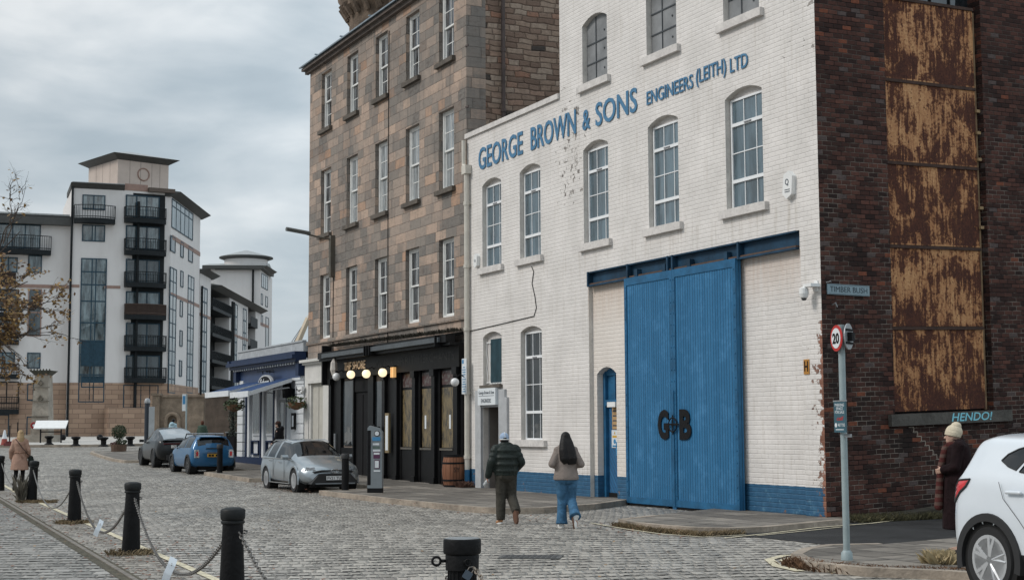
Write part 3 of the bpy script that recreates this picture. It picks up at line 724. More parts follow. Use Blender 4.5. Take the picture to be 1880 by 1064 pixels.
# barred and shuttered window above the doorway
wi = MB().box(-15.04, -13.87, .13, .155, 2.93, 4.38).build('window', SILLW, wk)
f = MB(); f.box(-14.75, -13.9, .10, .129, 2.98, 4.2)
for i in range(11): f.box(-14.74 + i * .077, -14.70 + i * .077, .085, .0999, 2.98, 4.2)
f.build('shutter', M_('teal_shutter', (.030, .075, .095), .5, var=.2, dirt=.2), wi)
f = MB()
for z in (3.0, 4.1): f.box(-15.03, -14.72, .09, .115, z, z + .03)
for x in (-15.0, -14.82): f.tube([(x, .10, 2.98), (x + .02, .1, 3.2), (x - .02, .1, 3.4), (x + .02, .1, 3.6), (x - .02, .1, 3.85), (x, .1, 4.15)], .012, 5)
for i in range(9): f.box(-14.75 + i * .1, -14.69 + i * .1, .06, .1, 2.965, 3.0)
f.build('window_bars', WHT, wi)
MB().box(-15.1, -13.8, -.10, .2, 2.86, 2.935).build('sill', SILLS, wi)
# stepped portal and open door
pm = M_('portal_cement', (.40, .41, .42), .8, var=.1, bp=.006, dirt=.25)
po = MB(); po.box(-15.45, -15.08, -.07, .2, -.1, 2.80).box(-13.93, -13.56, -.07, .2, -.1, 2.80).box(-13.559, -13.42, -.069, .0, -.1, 2.58).box(-15.08, -13.93, -.05, .12, 2.33, 2.86)
pd = po.build('portal', pm, wk)
MB().box(-15.06, -13.94, .9, .95, 0, 2.33).box(-15.1, -15.06, .2, .9, 0, 2.4).box(-13.94, -13.9, .2, .9, 0, 2.4).box(-15.06, -13.94, .1, .9, 2.33, 2.37).build('porch_lining', M_('porch', (.16, .145, .13), .9), pd)
MB().box(-14.0, -13.95, .22, .85, .12, 2.28).box(-14.30, -14.0, .70, .75, .12, 2.28).build('door', M_('maroon_door', (.11, .025, .016), .45, var=.2), pd)
# girder, sliding doors
g = MB(); g.box(-8.94, -.68, .06, .10, 5.15, 5.49).box(-8.94, -.68, -.055, .06, 5.14, 5.18).box(-8.94, -.68, -.05, .06, 5.465, 5.497)
for x in (-8.93, -5.12, -5.32, -2.62, -7.05): g.box(x, x + .06, -.07, .06, 5.14, 5.5)
g.build('door_beam', DBLUE, wk)
MB().box(-8.9, -.7, -.03, .055, 5.181, 5.215).build('door_track', M_('rust_track', (.09, .05, .03), .8, var=.4), wk)
def leaf(x0, x1, y):
    L = MB().box(x0, x1, y, y + .12, .05, 5.16).build('sliding_door', BPLANK, wk)
    e = MB(); T = .16
    e.box(x0 - .001, x0 + .10, y - .02, y, .06, 5.17).box(x1 - .10, x1 + .004, y - .02, y, .06, 5.17).box(x0 + .1, x1 - .1, y - .018, y, 5.0, 5.17).box(x0 + .1, x1 - .1, y - .018, y, .06, .20)
    for k in range(20):
        for x in (x0 + .05, x1 - .05): e.lathe([(.018, 0), (.014, -.012)], (x, y - .02, .3 + k * .245), 6, axis='y')
    e.build('edge_strap', BLUE, L)
    MB().box(x0 + .02, x1 - .3, y + .01, y + .10, .0, .049).build('bottom_rail', BLK2, L)
    return L
l1 = leaf(-7.14, -5.09, -.06); l2 = leaf(-5.055, -2.65, -.075)
MB().box(-5.09, -5.03, -.115, -.0751, .06, 2.55).box(-5.14, -5.0, -.10, -.0752, .0, .45).build('meeting_plate', BLUE, l2)
MB().text('G', -5.73, -5.29, 1.49, 2.14, -.081, .008, .045).build('letter', BLK2, l1)
MB().text('B', -4.83, -4.37, 1.49, 2.14, -.096, .008, .045).build('letter', BLK2, l2)
lg = MB(); lg.tube([(-5.06 + .16 * cos(a * pi / 10), -.125, 1.81 + .155 * sin(a * pi / 10)) for a in range(21)], .014, 6)
lg.box(-5.29, -4.83, -.13, -.117, 1.80, 1.84).box(-5.075, -5.045, -.13, -.117, 1.60, 2.02)
lg.build('ring_emblem', BLK2, l2)
for lf, x in ((l1, -6.7), (l1, -5.5), (l2, -4.5), (l2, -3.1)):
    MB().box(x, x + .12, -.06, .05, 5.17, 5.34).build('hanger', DBLUE, lf)
# small blue door
d = MB().box(-8.78, -7.87, .36, .40, .22, 2.30).build('side_door', BDIAG, wk)
e = MB(); e.box(-8.79, -8.68, .27, .38, 0, 3.1).box(-7.95, -7.87, .27, .38, 0, 3.1).box(-8.68, -7.95, .27, .38, 2.28, 2.42).box(-8.68, -7.95, .30, .38, 3.0, 3.2).box(-8.37, -8.29, .32, .38, 2.42, 3.0)
e.box(-8.68, -7.95, .345, .37, 2.4, 3.1); e.build('door_frame', BLUE, d)
MB().box(-8.68, -7.95, .345, .39, .03, .22).build('kick_plate', BLK2, d)
# lettering
lt = thing('wall_lettering', 'blue raised letters reading GEORGE BROWN & SONS ENGINEERS (LEITH) LTD across the white wall', 'lettering', tuple(FW.w(-8.7, 0, 9)), FW.rz)
for s_, x0, x1, z0, z1 in (('GEORGE', -15.28, -12.47, 9.0, 9.63), ('BROWN', -11.99, -9.5, 9.0, 9.62), ('&', -9.16, -8.77, 9.0, 9.5), ('SONS', -8.5, -6.55, 8.98, 9.56),
                           ('ENGINEERS', -6.12, -4.2, 9.03, 9.34), ('(LEITH)', -4.08, -2.95, 8.99, 9.40), ('LTD', -2.80, -2.17, 9.04, 9.34)):
    MB().text(s_, x0 + 8.7, x1 + 8.7, z0 - 9, z1 - 9, -.012, .016, .012 if z1 - z0 > .45 else .006).build('word', LETB, lt)
# side wall up the lane (own frame, courses rise with the lane)
S2W = FW.mat().inverted() @ FS.mat()
mb = MB(); P0, P1, PZ0, PZ1 = 1.80, 4.52, 1.93, 11.4
mb.panel([(0, -1.2), (14, -1.2), (14, 14.2), (0, 14.2)], [arch(P0, P1, PZ0, PZ1, .5)], 0.002, .34)
mb.build('side_wall', DB, wk, M=S2W)
ft = MB().box(P0 - .05, P1 + .05, .33, .37, 10.16, 12).build('arched_window', GLD, wk, M=S2W)
e = MB().box(P0, P1, .24, .32, 10.12, 10.2)
for x in (2.3, 2.85, 3.4, 3.95): e.box(x, x + .04, .30, .328, 10.2, 12)
e.build('glazing_bar', BLK2, ft, M=S2W)
for z0, z1 in ((1.97, 3.55), (3.62, 5.15), (5.22, 6.80), (6.87, 8.45), (8.52, 10.12)):
    q = MB().box(P0 + .02, P1 - .13, .10, .13, z0, z1).build('rusted_panel', RUST, wk, M=S2W)
    MB().box(P0 + .02, P1 - .12, .07, .12, z1 + .002, z1 + .062).build('flange', M_('flange_rust', (.05, .026, .018), .9, var=.4, vs=9), q, M=S2W)
e = MB().box(P1 - .12, P1 - .06, .12, .16, 1.95, 10.1)
e.build('panel_edge', M_('ochre_edge', (.20, .13, .07), .8, var=.4, vs=5), wk, M=S2W)
for z in (5.6, 6.0, 7.0, 7.55, 8.0): MB().box(P1 - .14, P1 - .04, .05, .11, z, z + .06).build('clip', M_('clip_ochre', (.3, .2, .1)), wk, M=S2W)
STS = M_('stone_sill', (.085, .078, .068), .9, var=.35, vs=3, bp=.02, bs=14, dirt=.5)
sl_ = MB().box(1.62, 4.95, -.09, .3, 1.70, 1.925).build('lintel_sill', STS, wk, M=S2W)
e = MB(); z = 1.66; x = 2.15
for k in range(9):                                  # stepped crack with pale mortar
    e.box(x, x + .13, -.004, .002, z, z + .014).box(x + .12, x + .135, -.004, .002, z - .09, z); x += .10; z -= .092
for k in range(2): e.box(x - .3 + k * .3, x - .28 + k * .3, -.004, .002, z - .1, z)
e.build('pale_crack', M_('pale_mortar', (.34, .29, .24), .9), wk, M=S2W)
gr = thing('graffiti_tag', 'pale blue spray-painted word HENDO! on the long stone sill', 'graffiti', tuple(FS.w(3.2, 0, 1.72)), FS.rz)
gm = M_('spray_blue', (.22, .58, .68), .6, var=.1)
g = MB().text('HENDO!', .02, 1.16, .02, .185, -.092, .004, .012, .2); g.xf(Matrix(((1, 0, 0, 0), (0, 1, 0, 0), (.0311, 0, 1, 0), (0, 0, 0, 1)))).build('sprayed_word', gm, gr)

# ---------------------------------------------------------------- things fixed to the works
def fixed(name, label, cat, x, z, fr=FW, y=0.0, group=None): return thing(name, label, cat, tuple(fr.w(x, y, z)), fr.rz, group)
SG = M_('sign_white', (.66, .69, .71), .5, var=.03); INK = M_('sign_ink', (.04, .055, .075), .6); SBLUE = M_('sign_blue', (.05, .22, .42), .5)
t = fixed('company_sign', 'white box sign reading George Brown & Sons ENGINEERS above the stepped doorway', 'sign', -14.55, 2.39)
MB().box(-.57, .57, -.14, -.05, 0, .46).build('board', SG, t)
MB().text('George Brown & Sons', -.5, .5, .27, .385, -.141, .004).text('ENGINEERS', -.34, .30, .06, .17, -.141, .004).box(-.5, .5, -.145, -.141, .245, .255).build('lettering', INK, t)
t = fixed('parking_restriction_sign', 'tall narrow white and blue parking notice strapped to the cream drainpipe', 'sign', -15.93, 2.72)
MB().box(-.16, .16, -.19, -.18, 0, 1.0).build('plate', SG, t)
q = MB().box(-.13, -.02, -.196, -.191, .86, .97)
for k, wd in enumerate((.2, .12, .24, .24, .18, .24, .1, .2, .22, .24, .12)): q.box(-wd / 2, wd / 2, -.196, -.191, .06 + k * .068, .085 + k * .068)
q.build('printing', SBLUE, t)
for x, z, lb in ((-.84, 6.4, 'white hexagonal alarm box marked Q to the right of the last upper window'), (-15.36, 6.45, 'small round-cornered white alarm box beside the cream drainpipe')):
    t = fixed('alarm_box', lb, 'alarm box', x, z, group='alarm boxes on the white wall')
    s_ = .16 if x > -5 else .12
    MB().prism([(-s_, -s_), (-s_ * .2, -s_ * 1.7), (s_ * .8, -s_ * 1.2), (s_, s_), (s_ * .3, s_ * 1.7), (-s_ * .7, s_ * 1.3)], -.1, 0).build('casing', WHT, t)
    if x > -5: MB().text('Q', -.06, .05, -.02, .12, -.101, .004, .01).box(-.08, .08, -.104, -.101, -.10, -.085).box(-.08, .08, -.104, -.101, -.14, -.125).build('mark', INK, t)
    else: MB().lathe([(.05, 0), (.04, -.01)], (0, -.1, 0), 12, axis='y').build('mark', STEEL, t)
t = fixed('hydrant_sign', 'small yellow hydrant plate marked H on the white wall near the corner', 'sign', -.5, 2.74)
MB().box(-.06, .1, -.02, 0, 0, .28).build('plate', M_('hydrant_yellow', (.42, .19, .03), .6, var=.2), t)
MB().box(-.035, -.01, -.026, -.021, .05, .25).box(.05, .075, -.026, -.021, .05, .25).box(-.01, .05, -.026, -.021, .13, .16).build('letter', BLK2, t)
t = fixed('security_camera', 'white dome security camera on a bracket at the wall corner', 'camera', -.12, 4.28)
MB().box(-.14, .1, -.22, 0, .08, .14).box(-.05, .05, -.03, 0, 0, .2).build('bracket', WHT, t)
MB().lathe([(.02, .09), (.085, .06), (.09, -.04), (.07, -.11), (.02, -.15)], (-.14, -.2, 0), 14).build('housing', WHT, t)
MB().ell((-.14, -.2, -.12), .055).build('dome', GLD, t)
t = fixed('street_name_sign', 'pale blue-grey street name plate reading TIMBER BUSH on the brick wall', 'sign', .66, 4.3, FS)
MB().box(-.53, .53, -.035, -.012, -.10, .10).build('plate', M_('name_plate', (.22, .30, .34), .5, var=.05), t)
MB().text('TIMBER BUSH', -.47, .47, -.05, .055, -.036, .004, -.004).box(-.51, .51, -.038, -.035, -.088, -.082).box(-.51, .51, -.038, -.035, .082, .088).build('lettering', M_('plate_ink', (.03, .05, .065), .6), t)
MB().tube([(-.55, -.02, .12), (-.48, -.07, .14), (-.42, -.02, .13)], .008, 5).tube([(-.4, 0, -.3), (-.4, -.1, -.26), (-.36, -.1, -.34)], .012, 5).build('wire_hook', STEEL, t)
t = fixed('light_unit', 'small white bulkhead light above the blue side door', 'lamp', -8.28, 2.3, y=.25)
MB().box(-.18, .20, -.06, .01, -.06, .06).build('casing', WHT, t)
OR = M_('faded_orange_notice', (.42, .27, .13), .7, var=.08)
t = fixed('warning_notice', 'orange typed notice at the top of the blue side door', 'notice', -8.25, 1.72, y=.355)
MB().box(-.24, .36, -.012, 0, 0, .52).build('board', OR, t)
q = MB()
for k, s_ in enumerate(('BY POLICE ORDER', 'ENGINE CLEARED', 'WHEN LOADING', 'HEIGHT RESTRICT')): q.box(-.2, .3, -.016, -.0125, .07 + k * .115, .10 + k * .115)
q.build('printing', INK, t)
t = fixed('safety_notice', 'white safety notice with blue pictogram on the blue side door', 'notice', -8.36, 1.28, y=.355)
MB().box(-.16, .12, -.012, 0, 0, .42).build('sheet', SG, t)
MB().prism([(-.05, .32), (.02, .32), (-.015, .39)], -.015, -.0125).box(-.12, .08, -.016, -.0125, .24, .29).build('warning_band', M_('amber', (.6, .35, .05)), t)
MB().lathe([(.06, 0), (.05, -.004)], (-.02, -.012, .15), 14, axis='y').box(-.12, .08, -.016, -.0125, .02, .06).build('pictogram', SBLUE, t)
t = fixed('blue_notice', 'light blue notice with two short white words low on the blue side door', 'notice', -8.16, 1.1, y=.345)
MB().box(-.16, .26, -.006, 0, 0, .32).build('sheet', SBLUE, t)
MB().text('EXIT', -.07, .15, .18, .25, -.0065, .003).text('ONLY', -.07, .15, .07, .14, -.0065, .003).build('lettering', SG, t)
t = fixed('pink_notice', 'pale pink leaflet taped beside the safety notice on the blue side door', 'notice', -8.12, 1.42, y=.350)
MB().box(-.1, .2, -.006, 0, 0, .28).build('sheet', M_('pinkish', (.45, .33, .33)), t)
def pipe(name, label, x, z0, z1, r, m, fr=FW, y=-.1, hop=False, group=None):
    t = thing(name, label, 'drainpipe', tuple(fr.w(x, y, z0)), fr.rz, group)
    MB().tube([(0, 0, 0), (0, 0, z1 - z0)], r, 10).build('pipe', m, t)
    q = MB(); z = .8
    while z < z1 - z0: q.lathe([(r, -.05), (r + .018, -.05), (r + .018, .05), (r, .05)], (0, 0, z), 10).box(-.1, .1, y * -1 - .03, -y - .003, z - .03, z + .03); z += 1.8
    q.build('collar', m, t)
    return t
t = pipe('drainpipe', 'cream drainpipe running down the joint between the white works and the stone tenement', -15.93, .15, 9.0, .075, CREAM)
MB().box(-.14, .14, -.10, .09, 8.85, 9.1).tube([(0, -.02, 9.05), (-.16, -.02, 9.15), (-.17, -.02, 9.85)], .06, 8).build('hopper', CREAM, t)
MB().tube([(.02, 0, .45), (.02, 0, 0)], .085, 8).build('blue_foot', BLUE, t)
q = thing('wall_cable', 'thin black cable looping down the white wall from the second upper window', 'cable', tuple(FW.w(-11.9, 0, 6)), FW.rz)
MB().tube([(-.1, -.015, -.05), (.02, -.015, -.2), (-.08, -.015, -.5), (.08, -.015, -.85), (.16, -.015, -1.15), (.02, -.015, -1.36), (-1.6, -.015, -1.42), (-3.95, -.015, -1.5)], .011, 5).build('cable', BLK2, q)

# ================================================================ STONE TENEMENT
tn = thing('stone_tenement', 'four storey sooty sandstone tenement with tall white sash windows', 'building', tuple(FW.w(-16.16, 0, 0)), FW.rz)
TX = -16.16; XL = -14.46
cols = [-28.70, -25.88, -23.04, -20.30, -17.62]; HW = .565
rows = [(12.72, 14.87), (8.83, 11.23), (5.02, 7.36)]
dims = {}
hl = []
for c in cols:
    for z0, z1 in rows: hl.append([(c - HW - TX, z0), (c + HW - TX, z0), (c + HW - TX, z1), (c - HW - TX, z1)])
mb = MB(); mb.panel([(XL, -.5), (0, -.5), (0, 15.3), (XL, 15.3)], hl, 0, .27)
mb.box(XL - .0, XL + .3, .34, 10, -.5, 15.3)
mb.build('front_wall', ASH, tn)
# gable towards the low roof: dressed quoins then rubble
mb = MB(); mb.add([(0, 0, 9), (0, .62, 9), (0, .62, 15.3), (0, 0, 15.3)], [(0, 1, 2, 3)]); mb.build('quoins', ASH, tn)
mb = MB(); mb.add([(-.012, .6, 9), (-.012, 12, 9), (-.012, 12, 19), (-.012, 6, 19), (-.012, .6, 15.3)], [(0, 1, 2, 3, 4)]); mb.build('gable', RUB, tn)
mb = MB(); mb.add([(-.03, .05, 15.3), (XL - .15, .05, 15.3), (XL - .15, 5.5, 18.2), (-.03, 5.5, 18.2)], [(0, 3, 2, 1)]); mb.box(XL - .1, -.03, 9.9, 10, 9, 18); mb.build('roof', SLATE, tn)
MB().box(XL - .22, .04, -.14, .0, 15.18, 15.30).box(XL - .30, .04, -.26, .02, 15.302, 15.40).build('cornice', M_('cornice_stone', (.11, .09, .078), .9, var=.3), tn)
MB().prism([(-.34, 15.42), (-.34, 15.47), (.32, 15.70), (.32, 15.60)], XL - .38, .04, ax='x').build('gutter', LEAD, tn)
for i, x in enumerate((-29.2, -26.4, -23.5, -20.6)): MB().box(x - TX - .03, x - TX + .03, -.3, .25, 15.56, 15.60).xf(Matrix.Identity(4)).build('lead_roll', LEAD, tn)
MB().box(XL - .05, .03, -.07, .02, 4.86, 4.985).build('string_course', ASH, tn)
def sash(c, z0, z1, tint):
    x0, x1 = c - HW - TX, c + HW - TX; y = .145; f = MB(); T = .05
    f.box(x0 + .01, x0 + .09, y - .02, y + .10, z0, z1).box(x1 - .09, x1 - .01, y - .02, y + .10, z0, z1).box(x0 + .09, x1 - .09, y, y + .1, z1 - .07, z1).box(x0 + .09, x1 - .09, y - .03, y + .1, z0, z0 + .07)
    wi = f.build('sash_window', SASH, tn); zm = (z0 + z1) / 2
    for k, (a, c2, yy) in enumerate(((zm - .02, z1 - .07, y + .01), (z0 + .07, zm + .03, y + .055))):
        s = MB(); s.box(x0 + .09, x0 + .14, yy, yy + .035, a, c2).box(x1 - .14, x1 - .09, yy, yy + .035, a, c2).box(x0 + .14, x1 - .14, yy, yy + .035, a, a + .055).box(x0 + .14, x1 - .14, yy, yy + .035, c2 - .05, c2)
        s.box((x0 + x1) / 2 - .013, (x0 + x1) / 2 + .013, yy + .004, yy + .03, a + .055, c2 - .05).box(x0 + .14, x1 - .14, yy + .005, yy + .029, (a + c2) / 2 - .012, (a + c2) / 2 + .012)
        s.build('sash', SASH, wi)
    MB().box(x0 + .1, x1 - .1, y + .026, y + .031, zm, z1 - .05).box(x0 + .1, x1 - .1, y + .071, y + .076, z0 + .05, zm + .01).build('pane', tint, wi)
    return wi, x0, x1
GT2 = mat_glass('curtained_glass', (.26, .28, .29), .35, .1, 3.0)
for i, c in enumerate(cols):
    for r, (z0, z1) in enumerate(rows):
        wi, x0, x1 = sash(c, z0, z1, GT2 if (r == 1 and i > 0) else GLT)
        if r < 2: MB().box(x0 - .12, x1 + .12, -.12, .2, z0 - .14, z0 - .001).build('sill', SILLS, wi)
pipe('drainpipe', 'dark iron drainpipe on the rubble gable of the tenement', -TX * 0 - 16.16 + .09, 10.2, 16.5, .06, M_('old_pipe', (.07, .05, .045), .7, var=.3), y=1.15)
# thin cables on the stone front
q = thing('facade_cable', 'thin dark cable hanging down the tenement front from the street lamp bracket', 'cable', tuple(FW.w(-27.75, -.02, 5)), FW.rz)
MB().tube([(0, 0, -.7), (0, 0, 2.7)], .014, 5).build('cable', BLK2, q)
q = thing('facade_cable', 'long thin cable down the middle of the tenement front between the third and fourth windows', 'cable', tuple(FW.w(-22.35, -.02, 5)), FW.rz)
MB().tube([(0, 0, -.7), (-.02, 0, 3.8), (.03, 0, 9.8)], .013, 5).build('cable', BLK2, q)
# street lamp on the tenement
t = thing('street_lamp', 'dark wall-mounted street lamp on the tenement corner, its head out over the road', 'street lamp', tuple(FW.w(-27.75, 0, 7.9)), FW.rz)
LM = M_('lamp_bronze', (.09, .078, .06), .6, var=.2)
MB().box(-.11, .11, -.16, 0, -.75, .75).build('wall_box', LM, t)
hd = V(ray(545, 441)); # head hangs out from the wall
MB().tube([(0, -.1, .60), (-.04, -.6, .68), (-.08, -1.0, .76)], .03, 8).build('arm', LM, t)
MB().prism([(-.09, -.05), (.09, -.05), (.12, .03), (.05, .09), (-.05, .09), (-.12, .03)], 0, 1).xf(Matrix(((1, -.06, 0, -.08), (0, -.85, 0, -.88), (0, .12, .9, .78), (0, 0, 0, 1)))).build('lantern', M_('lamp_grey', (.10, .105, .10), .5), t)
# signal tower behind
c_ = at(738, 68)
t = thing('round_tower', 'round rubble stone tower with corbelled parapet rising behind the tenement roof', 'tower', (c_.x, c_.y, 0), 0)
TWM = M_('tower_rubble', (.17, .125, .092), .95, var=.45, vs=1.8, bp=.06, bs=5, dirt=.6)
MB().lathe([(2.7, 0), (2.6, 12), (2.55, 20.9), (2.62, 21.05)], n=40).build('shaft', TWM, t, smooth=rad(40))
MB().lathe([(2.63, 21.051), (2.9, 21.3), (2.9, 21.5), (3.1, 21.8), (3.1, 24)], n=40).build('parapet', TWM, t, smooth=rad(40))
q = MB()
for k in range(26): a = 2 * pi * k / 26; q.tube([(2.6 * cos(a), 2.6 * sin(a), 20.9), (2.95 * cos(a), 2.95 * sin(a), 21.45)], .16, 6)
q.build('corbels', TWM, t)
a = atan2(-c_.y, -c_.x) - .28
MB().prism([(-.3, 18.4), (.3, 18.4), (.3, 19.5), (.15, 19.75), (-.15, 19.75), (-.3, 19.5)], -.3, .1).xf(Matrix.Translation((2.6 * cos(a), 2.6 * sin(a), 0)) @ Matrix.Rotation(a + pi / 2, 4, 'Z')).build('window', BLK2, t)
MB().box(2.1, 5.2, -1.5, 1.5, 17.5, 23).build('flat_roofed_block', TWM, t)

# ================================================================ WHITE DOOR SURROUND (left end of the tenement)
t = thing('painted_doorcase', 'cream painted classical doorcase between the blue restaurant and the black pub front', 'doorway', tuple(FW.w(-29.1, 0, 0)), FW.rz)
CRM = M_('doorcase_paint', (.58, .565, .535), .6, var=.1, vs=2, dirt=.25)
q = MB(); q.box(-1.45, 1.38, -.16, .0, -.3, .5).box(-1.45, -1.0, -.14, 0, .5, 3.5).box(.80, 1.38, -.14, 0, .5, 3.5).box(-1.45, 1.38, -.14, 0, 3.5, 4.12).box(-1.5, 1.45, -.24, 0, 4.121, 4.2).box(-1.55, 1.5, -.34, 0, 4.201, 4.3).box(-1.05, .85, -.20, 0, 3.42, 3.52)
q.box(-.96, -.78, -.12, 0, .5, 3.42).box(.6, .78, -.12, 0, .5, 3.42)
q.build('surround', CRM, t)
MB().box(-.78, .60, -.04, 0, .5, 3.42).box(-.1, -.06, -.06, 0, .5, 3.42).build('door', M_('doorcase_panel', (.45, .43, .38), .6, var=.1), t)
# ================================================================ PUB FRONT
pb = thing('pub_shopfront', 'black timber pub front with gilt THE SHORE fascia under the stone tenement', 'shopfront', tuple(FW.w(-21.9, 0, 0)), FW.rz)
PX = -21.9
def pbx(m, x0, x1, y0, y1, z0, z1): return m.box(x0 - PX, x1 - PX, y0, y1, z0, z1)
m = MB(); pbx(m, -27.68, -26.58, -.12, 0, -.2, 3.5); pbx(m, -25.36, -25.28, -.12, 0, -.2, 3.5); pbx(m, -23.9, -23.4, -.12, 0, -.2, 3.5); pbx(m, -22.5, -20.92, -.12, 0, -.2, 3.5)
pbx(m, -19.98, -19.35, -.12, 0, -.2, 3.5); pbx(m, -18.46, -17.83, -.12, 0, -.2, 3.5); pbx(m, -16.88, -16.2, -.12, 0, -.2, 3.5)
for a, c in ((-20.92, -19.98), (-19.35, -18.46), (-17.83, -16.88), (-26.58, -25.36), (-23.4, -22.5)): pbx(m, a, c, -.1, 0, -.2, 1.12)
m.build('timber_frame', BLK, pb)
for x in (-27.6, -22.35, -21.3, -19.78, -18.26, -16.6): m = MB(); pbx(m, x, x + .24, -.22, -.121, .1, 3.46); pbx(m, x - .04, x + .28, -.26, -.121, -.1, .32); pbx(m, x - .04, x + .28, -.27, -.121, 3.3, 3.5); m.build('pilaster', BLK, pb)
m = MB(); pbx(m, -27.75, -16.18, -.24, 0, 3.5, 4.12); m.build('fascia', M_('fascia_black', (.008, .0078, .0075), .5, var=.3, spec=.15), pb)
m = MB(); pbx(m, -27.78, -16.18, -.52, 0, 4.121, 4.2); pbx(m, -27.7, -16.3, -.6, -.3, 4.201, 4.42)
m.prism([(-.62, 4.421), (-.05, 4.421), (-.05, 4.52)], -27.7 - PX, -16.3 - PX, ax='x')
m.build('cornice', BLK, pb)
m = MB(); pbx(m, -27.1, -22.7, -.66, -.6, 4.22, 4.36); pbx(m, -22.4, -16.7, -.66, -.6, 4.22, 4.36); m.build('awning_box', M_('awning_grey', (.07, .08, .088), .5, var=.2, dirt=.3), pb)
for x in (-22.72, -22.5, -22.28, -16.85): m = MB(); pbx(m, x, x + .05, -.72, -.28, 4.1, 4.42); m.build('awning_bracket', BLK2, pb)
m = MB(); pbx(m, -27.86, -27.74, -.4, -.05, 3.3, 4.7); m.build('end_post', BLK2, pb)
MB().text('THE SHORE', -25.87 - PX, -23.78 - PX, 3.74, 4.02, -.241, .02, .008).build('gilt_lettering', M_('gilt', (.72, .50, .30), .4, var=.1), pb)
GHO = M_('ghost', (.016, .0155, .0145), .5, var=.4, spec=.2)
for wd_, a, c in (('WINE', -22.9, -21.75), ('&', -21.5, -21.25), ('SPIRIT', -20.95, -19.5), ('MERCHANTS', -19.2, -16.5)): MB().text(wd_, a - PX, c - PX, 3.72, 3.97, -.241, .004, .0).build('dark_word', GHO, pb)
BLIND = mat_tex('pub_blind', lambda b, p: b.mix(b.rng(b.noise(b.vm('MULTIPLY', uvn(b), (3, 1.2, 1)), 2.5, 5).outputs[0], .42, .62), (.17, .125, .06), (.055, .045, .03)), .25)
LEADL = mat_tex('leaded_light', lambda b, p: b.mix(b.m('GREATER_THAN', b.noise(uvn(b), 9, 2).outputs[0], .55), (.055, .022, .02), (.11, .10, .09)), .3)
for a, c in ((-20.92, -19.98), (-19.35, -18.46), (-17.83, -16.88)):
    m = MB(); pbx(m, a, c, -.06, -.03, 1.12, 3.5); wi = m.build('window', BLK, pb)
    m = MB(); pbx(m, a + .05, c - .05, -.075, -.061, 1.2, 2.95); m.build('pane', BLIND, wi)
    m = MB(); pbx(m, a + .05, c - .05, -.075, -.061, 3.03, 3.44); m.build('leaded_light', LEADL, wi)
    m = MB(); pbx(m, a, c, -.14, -.03, 1.12, 1.18); m.build('sill', M_('pub_sill', (.10, .09, .075), .6), wi)
    m = MB(); r_ = a + (c - a) * (.62 if a > -18 else (.30 if a > -20 else .86)); pbx(m, r_, r_ + .12, -.082, -.076, 1.75, 2.15); m.build('menu_card', SG, wi)
m = MB(); pbx(m, -26.5, -25.42, -.05, -.03, 1.2, 3.4); m.build('dark_window', GLD, pb)
m = MB(); pbx(m, -23.34, -22.55, -.05, -.03, 1.2, 3.3); m.build('dark_window', GLD, pb)
m = MB(); pbx(m, -25.28, -23.9, -.03, -.01, -.1, 3.0); pbx(m, -24.62, -24.56, -.05, -.031, .1, 2.9); pbx(m, -25.3, -23.88, -.08, -.02, 3.0, 3.5); m.build('entrance_doors', BLK2, pb)
m = MB(); pbx(m, -27.05, -26.98, -.2, -.14, .95, 1.6); pbx(m, -25.5, -25.46, -.1, -.06, 1.25, 2.3); m.build('door_handle', STEEL, pb)
BROWNF = M_('menu_frame', (.20, .15, .08), .5)
for x, z, w_, h_, lb in ((-21.68, 1.0, .34, 1.25, 'lit narrow menu case in a brass frame on the pub front pillar'), (-22.9, 1.15, .2, .75, 'small white menu board beside the pub entrance')):
    t = fixed('menu_case', lb, 'menu board', x, z, y=-.24)
    q = MB().box(-w_ / 2, w_ / 2, -.06, 0, 0, h_).build('frame', BROWNF if w_ > .3 else BLK2, t); MB().box(-w_ / 2 + .06, w_ / 2 - .06, -.066, -.061, .08, h_ - .08).build('card', SG, t)
t = fixed('wall_letterbox', 'rounded black box fixed to the pub front next to the menu board', 'box', -22.55, 1.05, y=-.24)
MB().prism([(-.17, 0), (.17, 0), (.17, .65), (.12, .78), (-.12, .78), (-.17, .65)], -.2, 0).build('casing', BLK2, t); MB().box(-.1, .1, -.206, -.201, .5, .53).build('slot', STEEL, t)
# globe lamps
GLO = M_('opal_lit', (1.0, .80, .52), .3, var=.02, emit=.9); GLW = M_('opal_white', (.72, .72, .72), .25, var=.03)
for i, (x, z, lit) in enumerate(((-26.38, 3.55, 0), (-24.91, 3.58, 1), (-23.43, 3.56, 1), (-21.93, 3.55, 1), (-16.4, 3.1, 0))):
    lb = ['unlit white globe lamp at the left end of the pub fascia', 'lit globe lamp under the word THE on the pub fascia', 'lit globe lamp under the word SHORE on the pub fascia',
          'lit globe lamp just right of the gilt lettering on the pub fascia', 'unlit white globe lamp above the right-hand pub window'][i]
    x2, z2 = FW.px(*[(617.8, 691), (644.2, 687), (672.5, 685.7), (702.5, 683.6), (835, 701)][i], -.5)
    t = fixed('globe_lamp', lb, 'wall lamp', x2, z2, y=-.5, group='globe lamps on the pub front')
    MB().ell((0, 0, 0), .14 if i < 4 else .12, 18, 12).build('globe', GLO if lit else GLW, t, smooth=True)
    MB().tube([(0, .05, .15), (0, .18, .22), (0, .27, .16)], .018, 6).lathe([(.05, .13), (.06, .17), (.02, .20)], (0, 0, 0), 10).build('bracket', BLK2, t)
t = fixed('pub_hanging_lantern', 'pale pointed glass lantern hanging at the left corner of the pub front', 'lantern', *FW.px(613, 676, -.55), y=-.55)
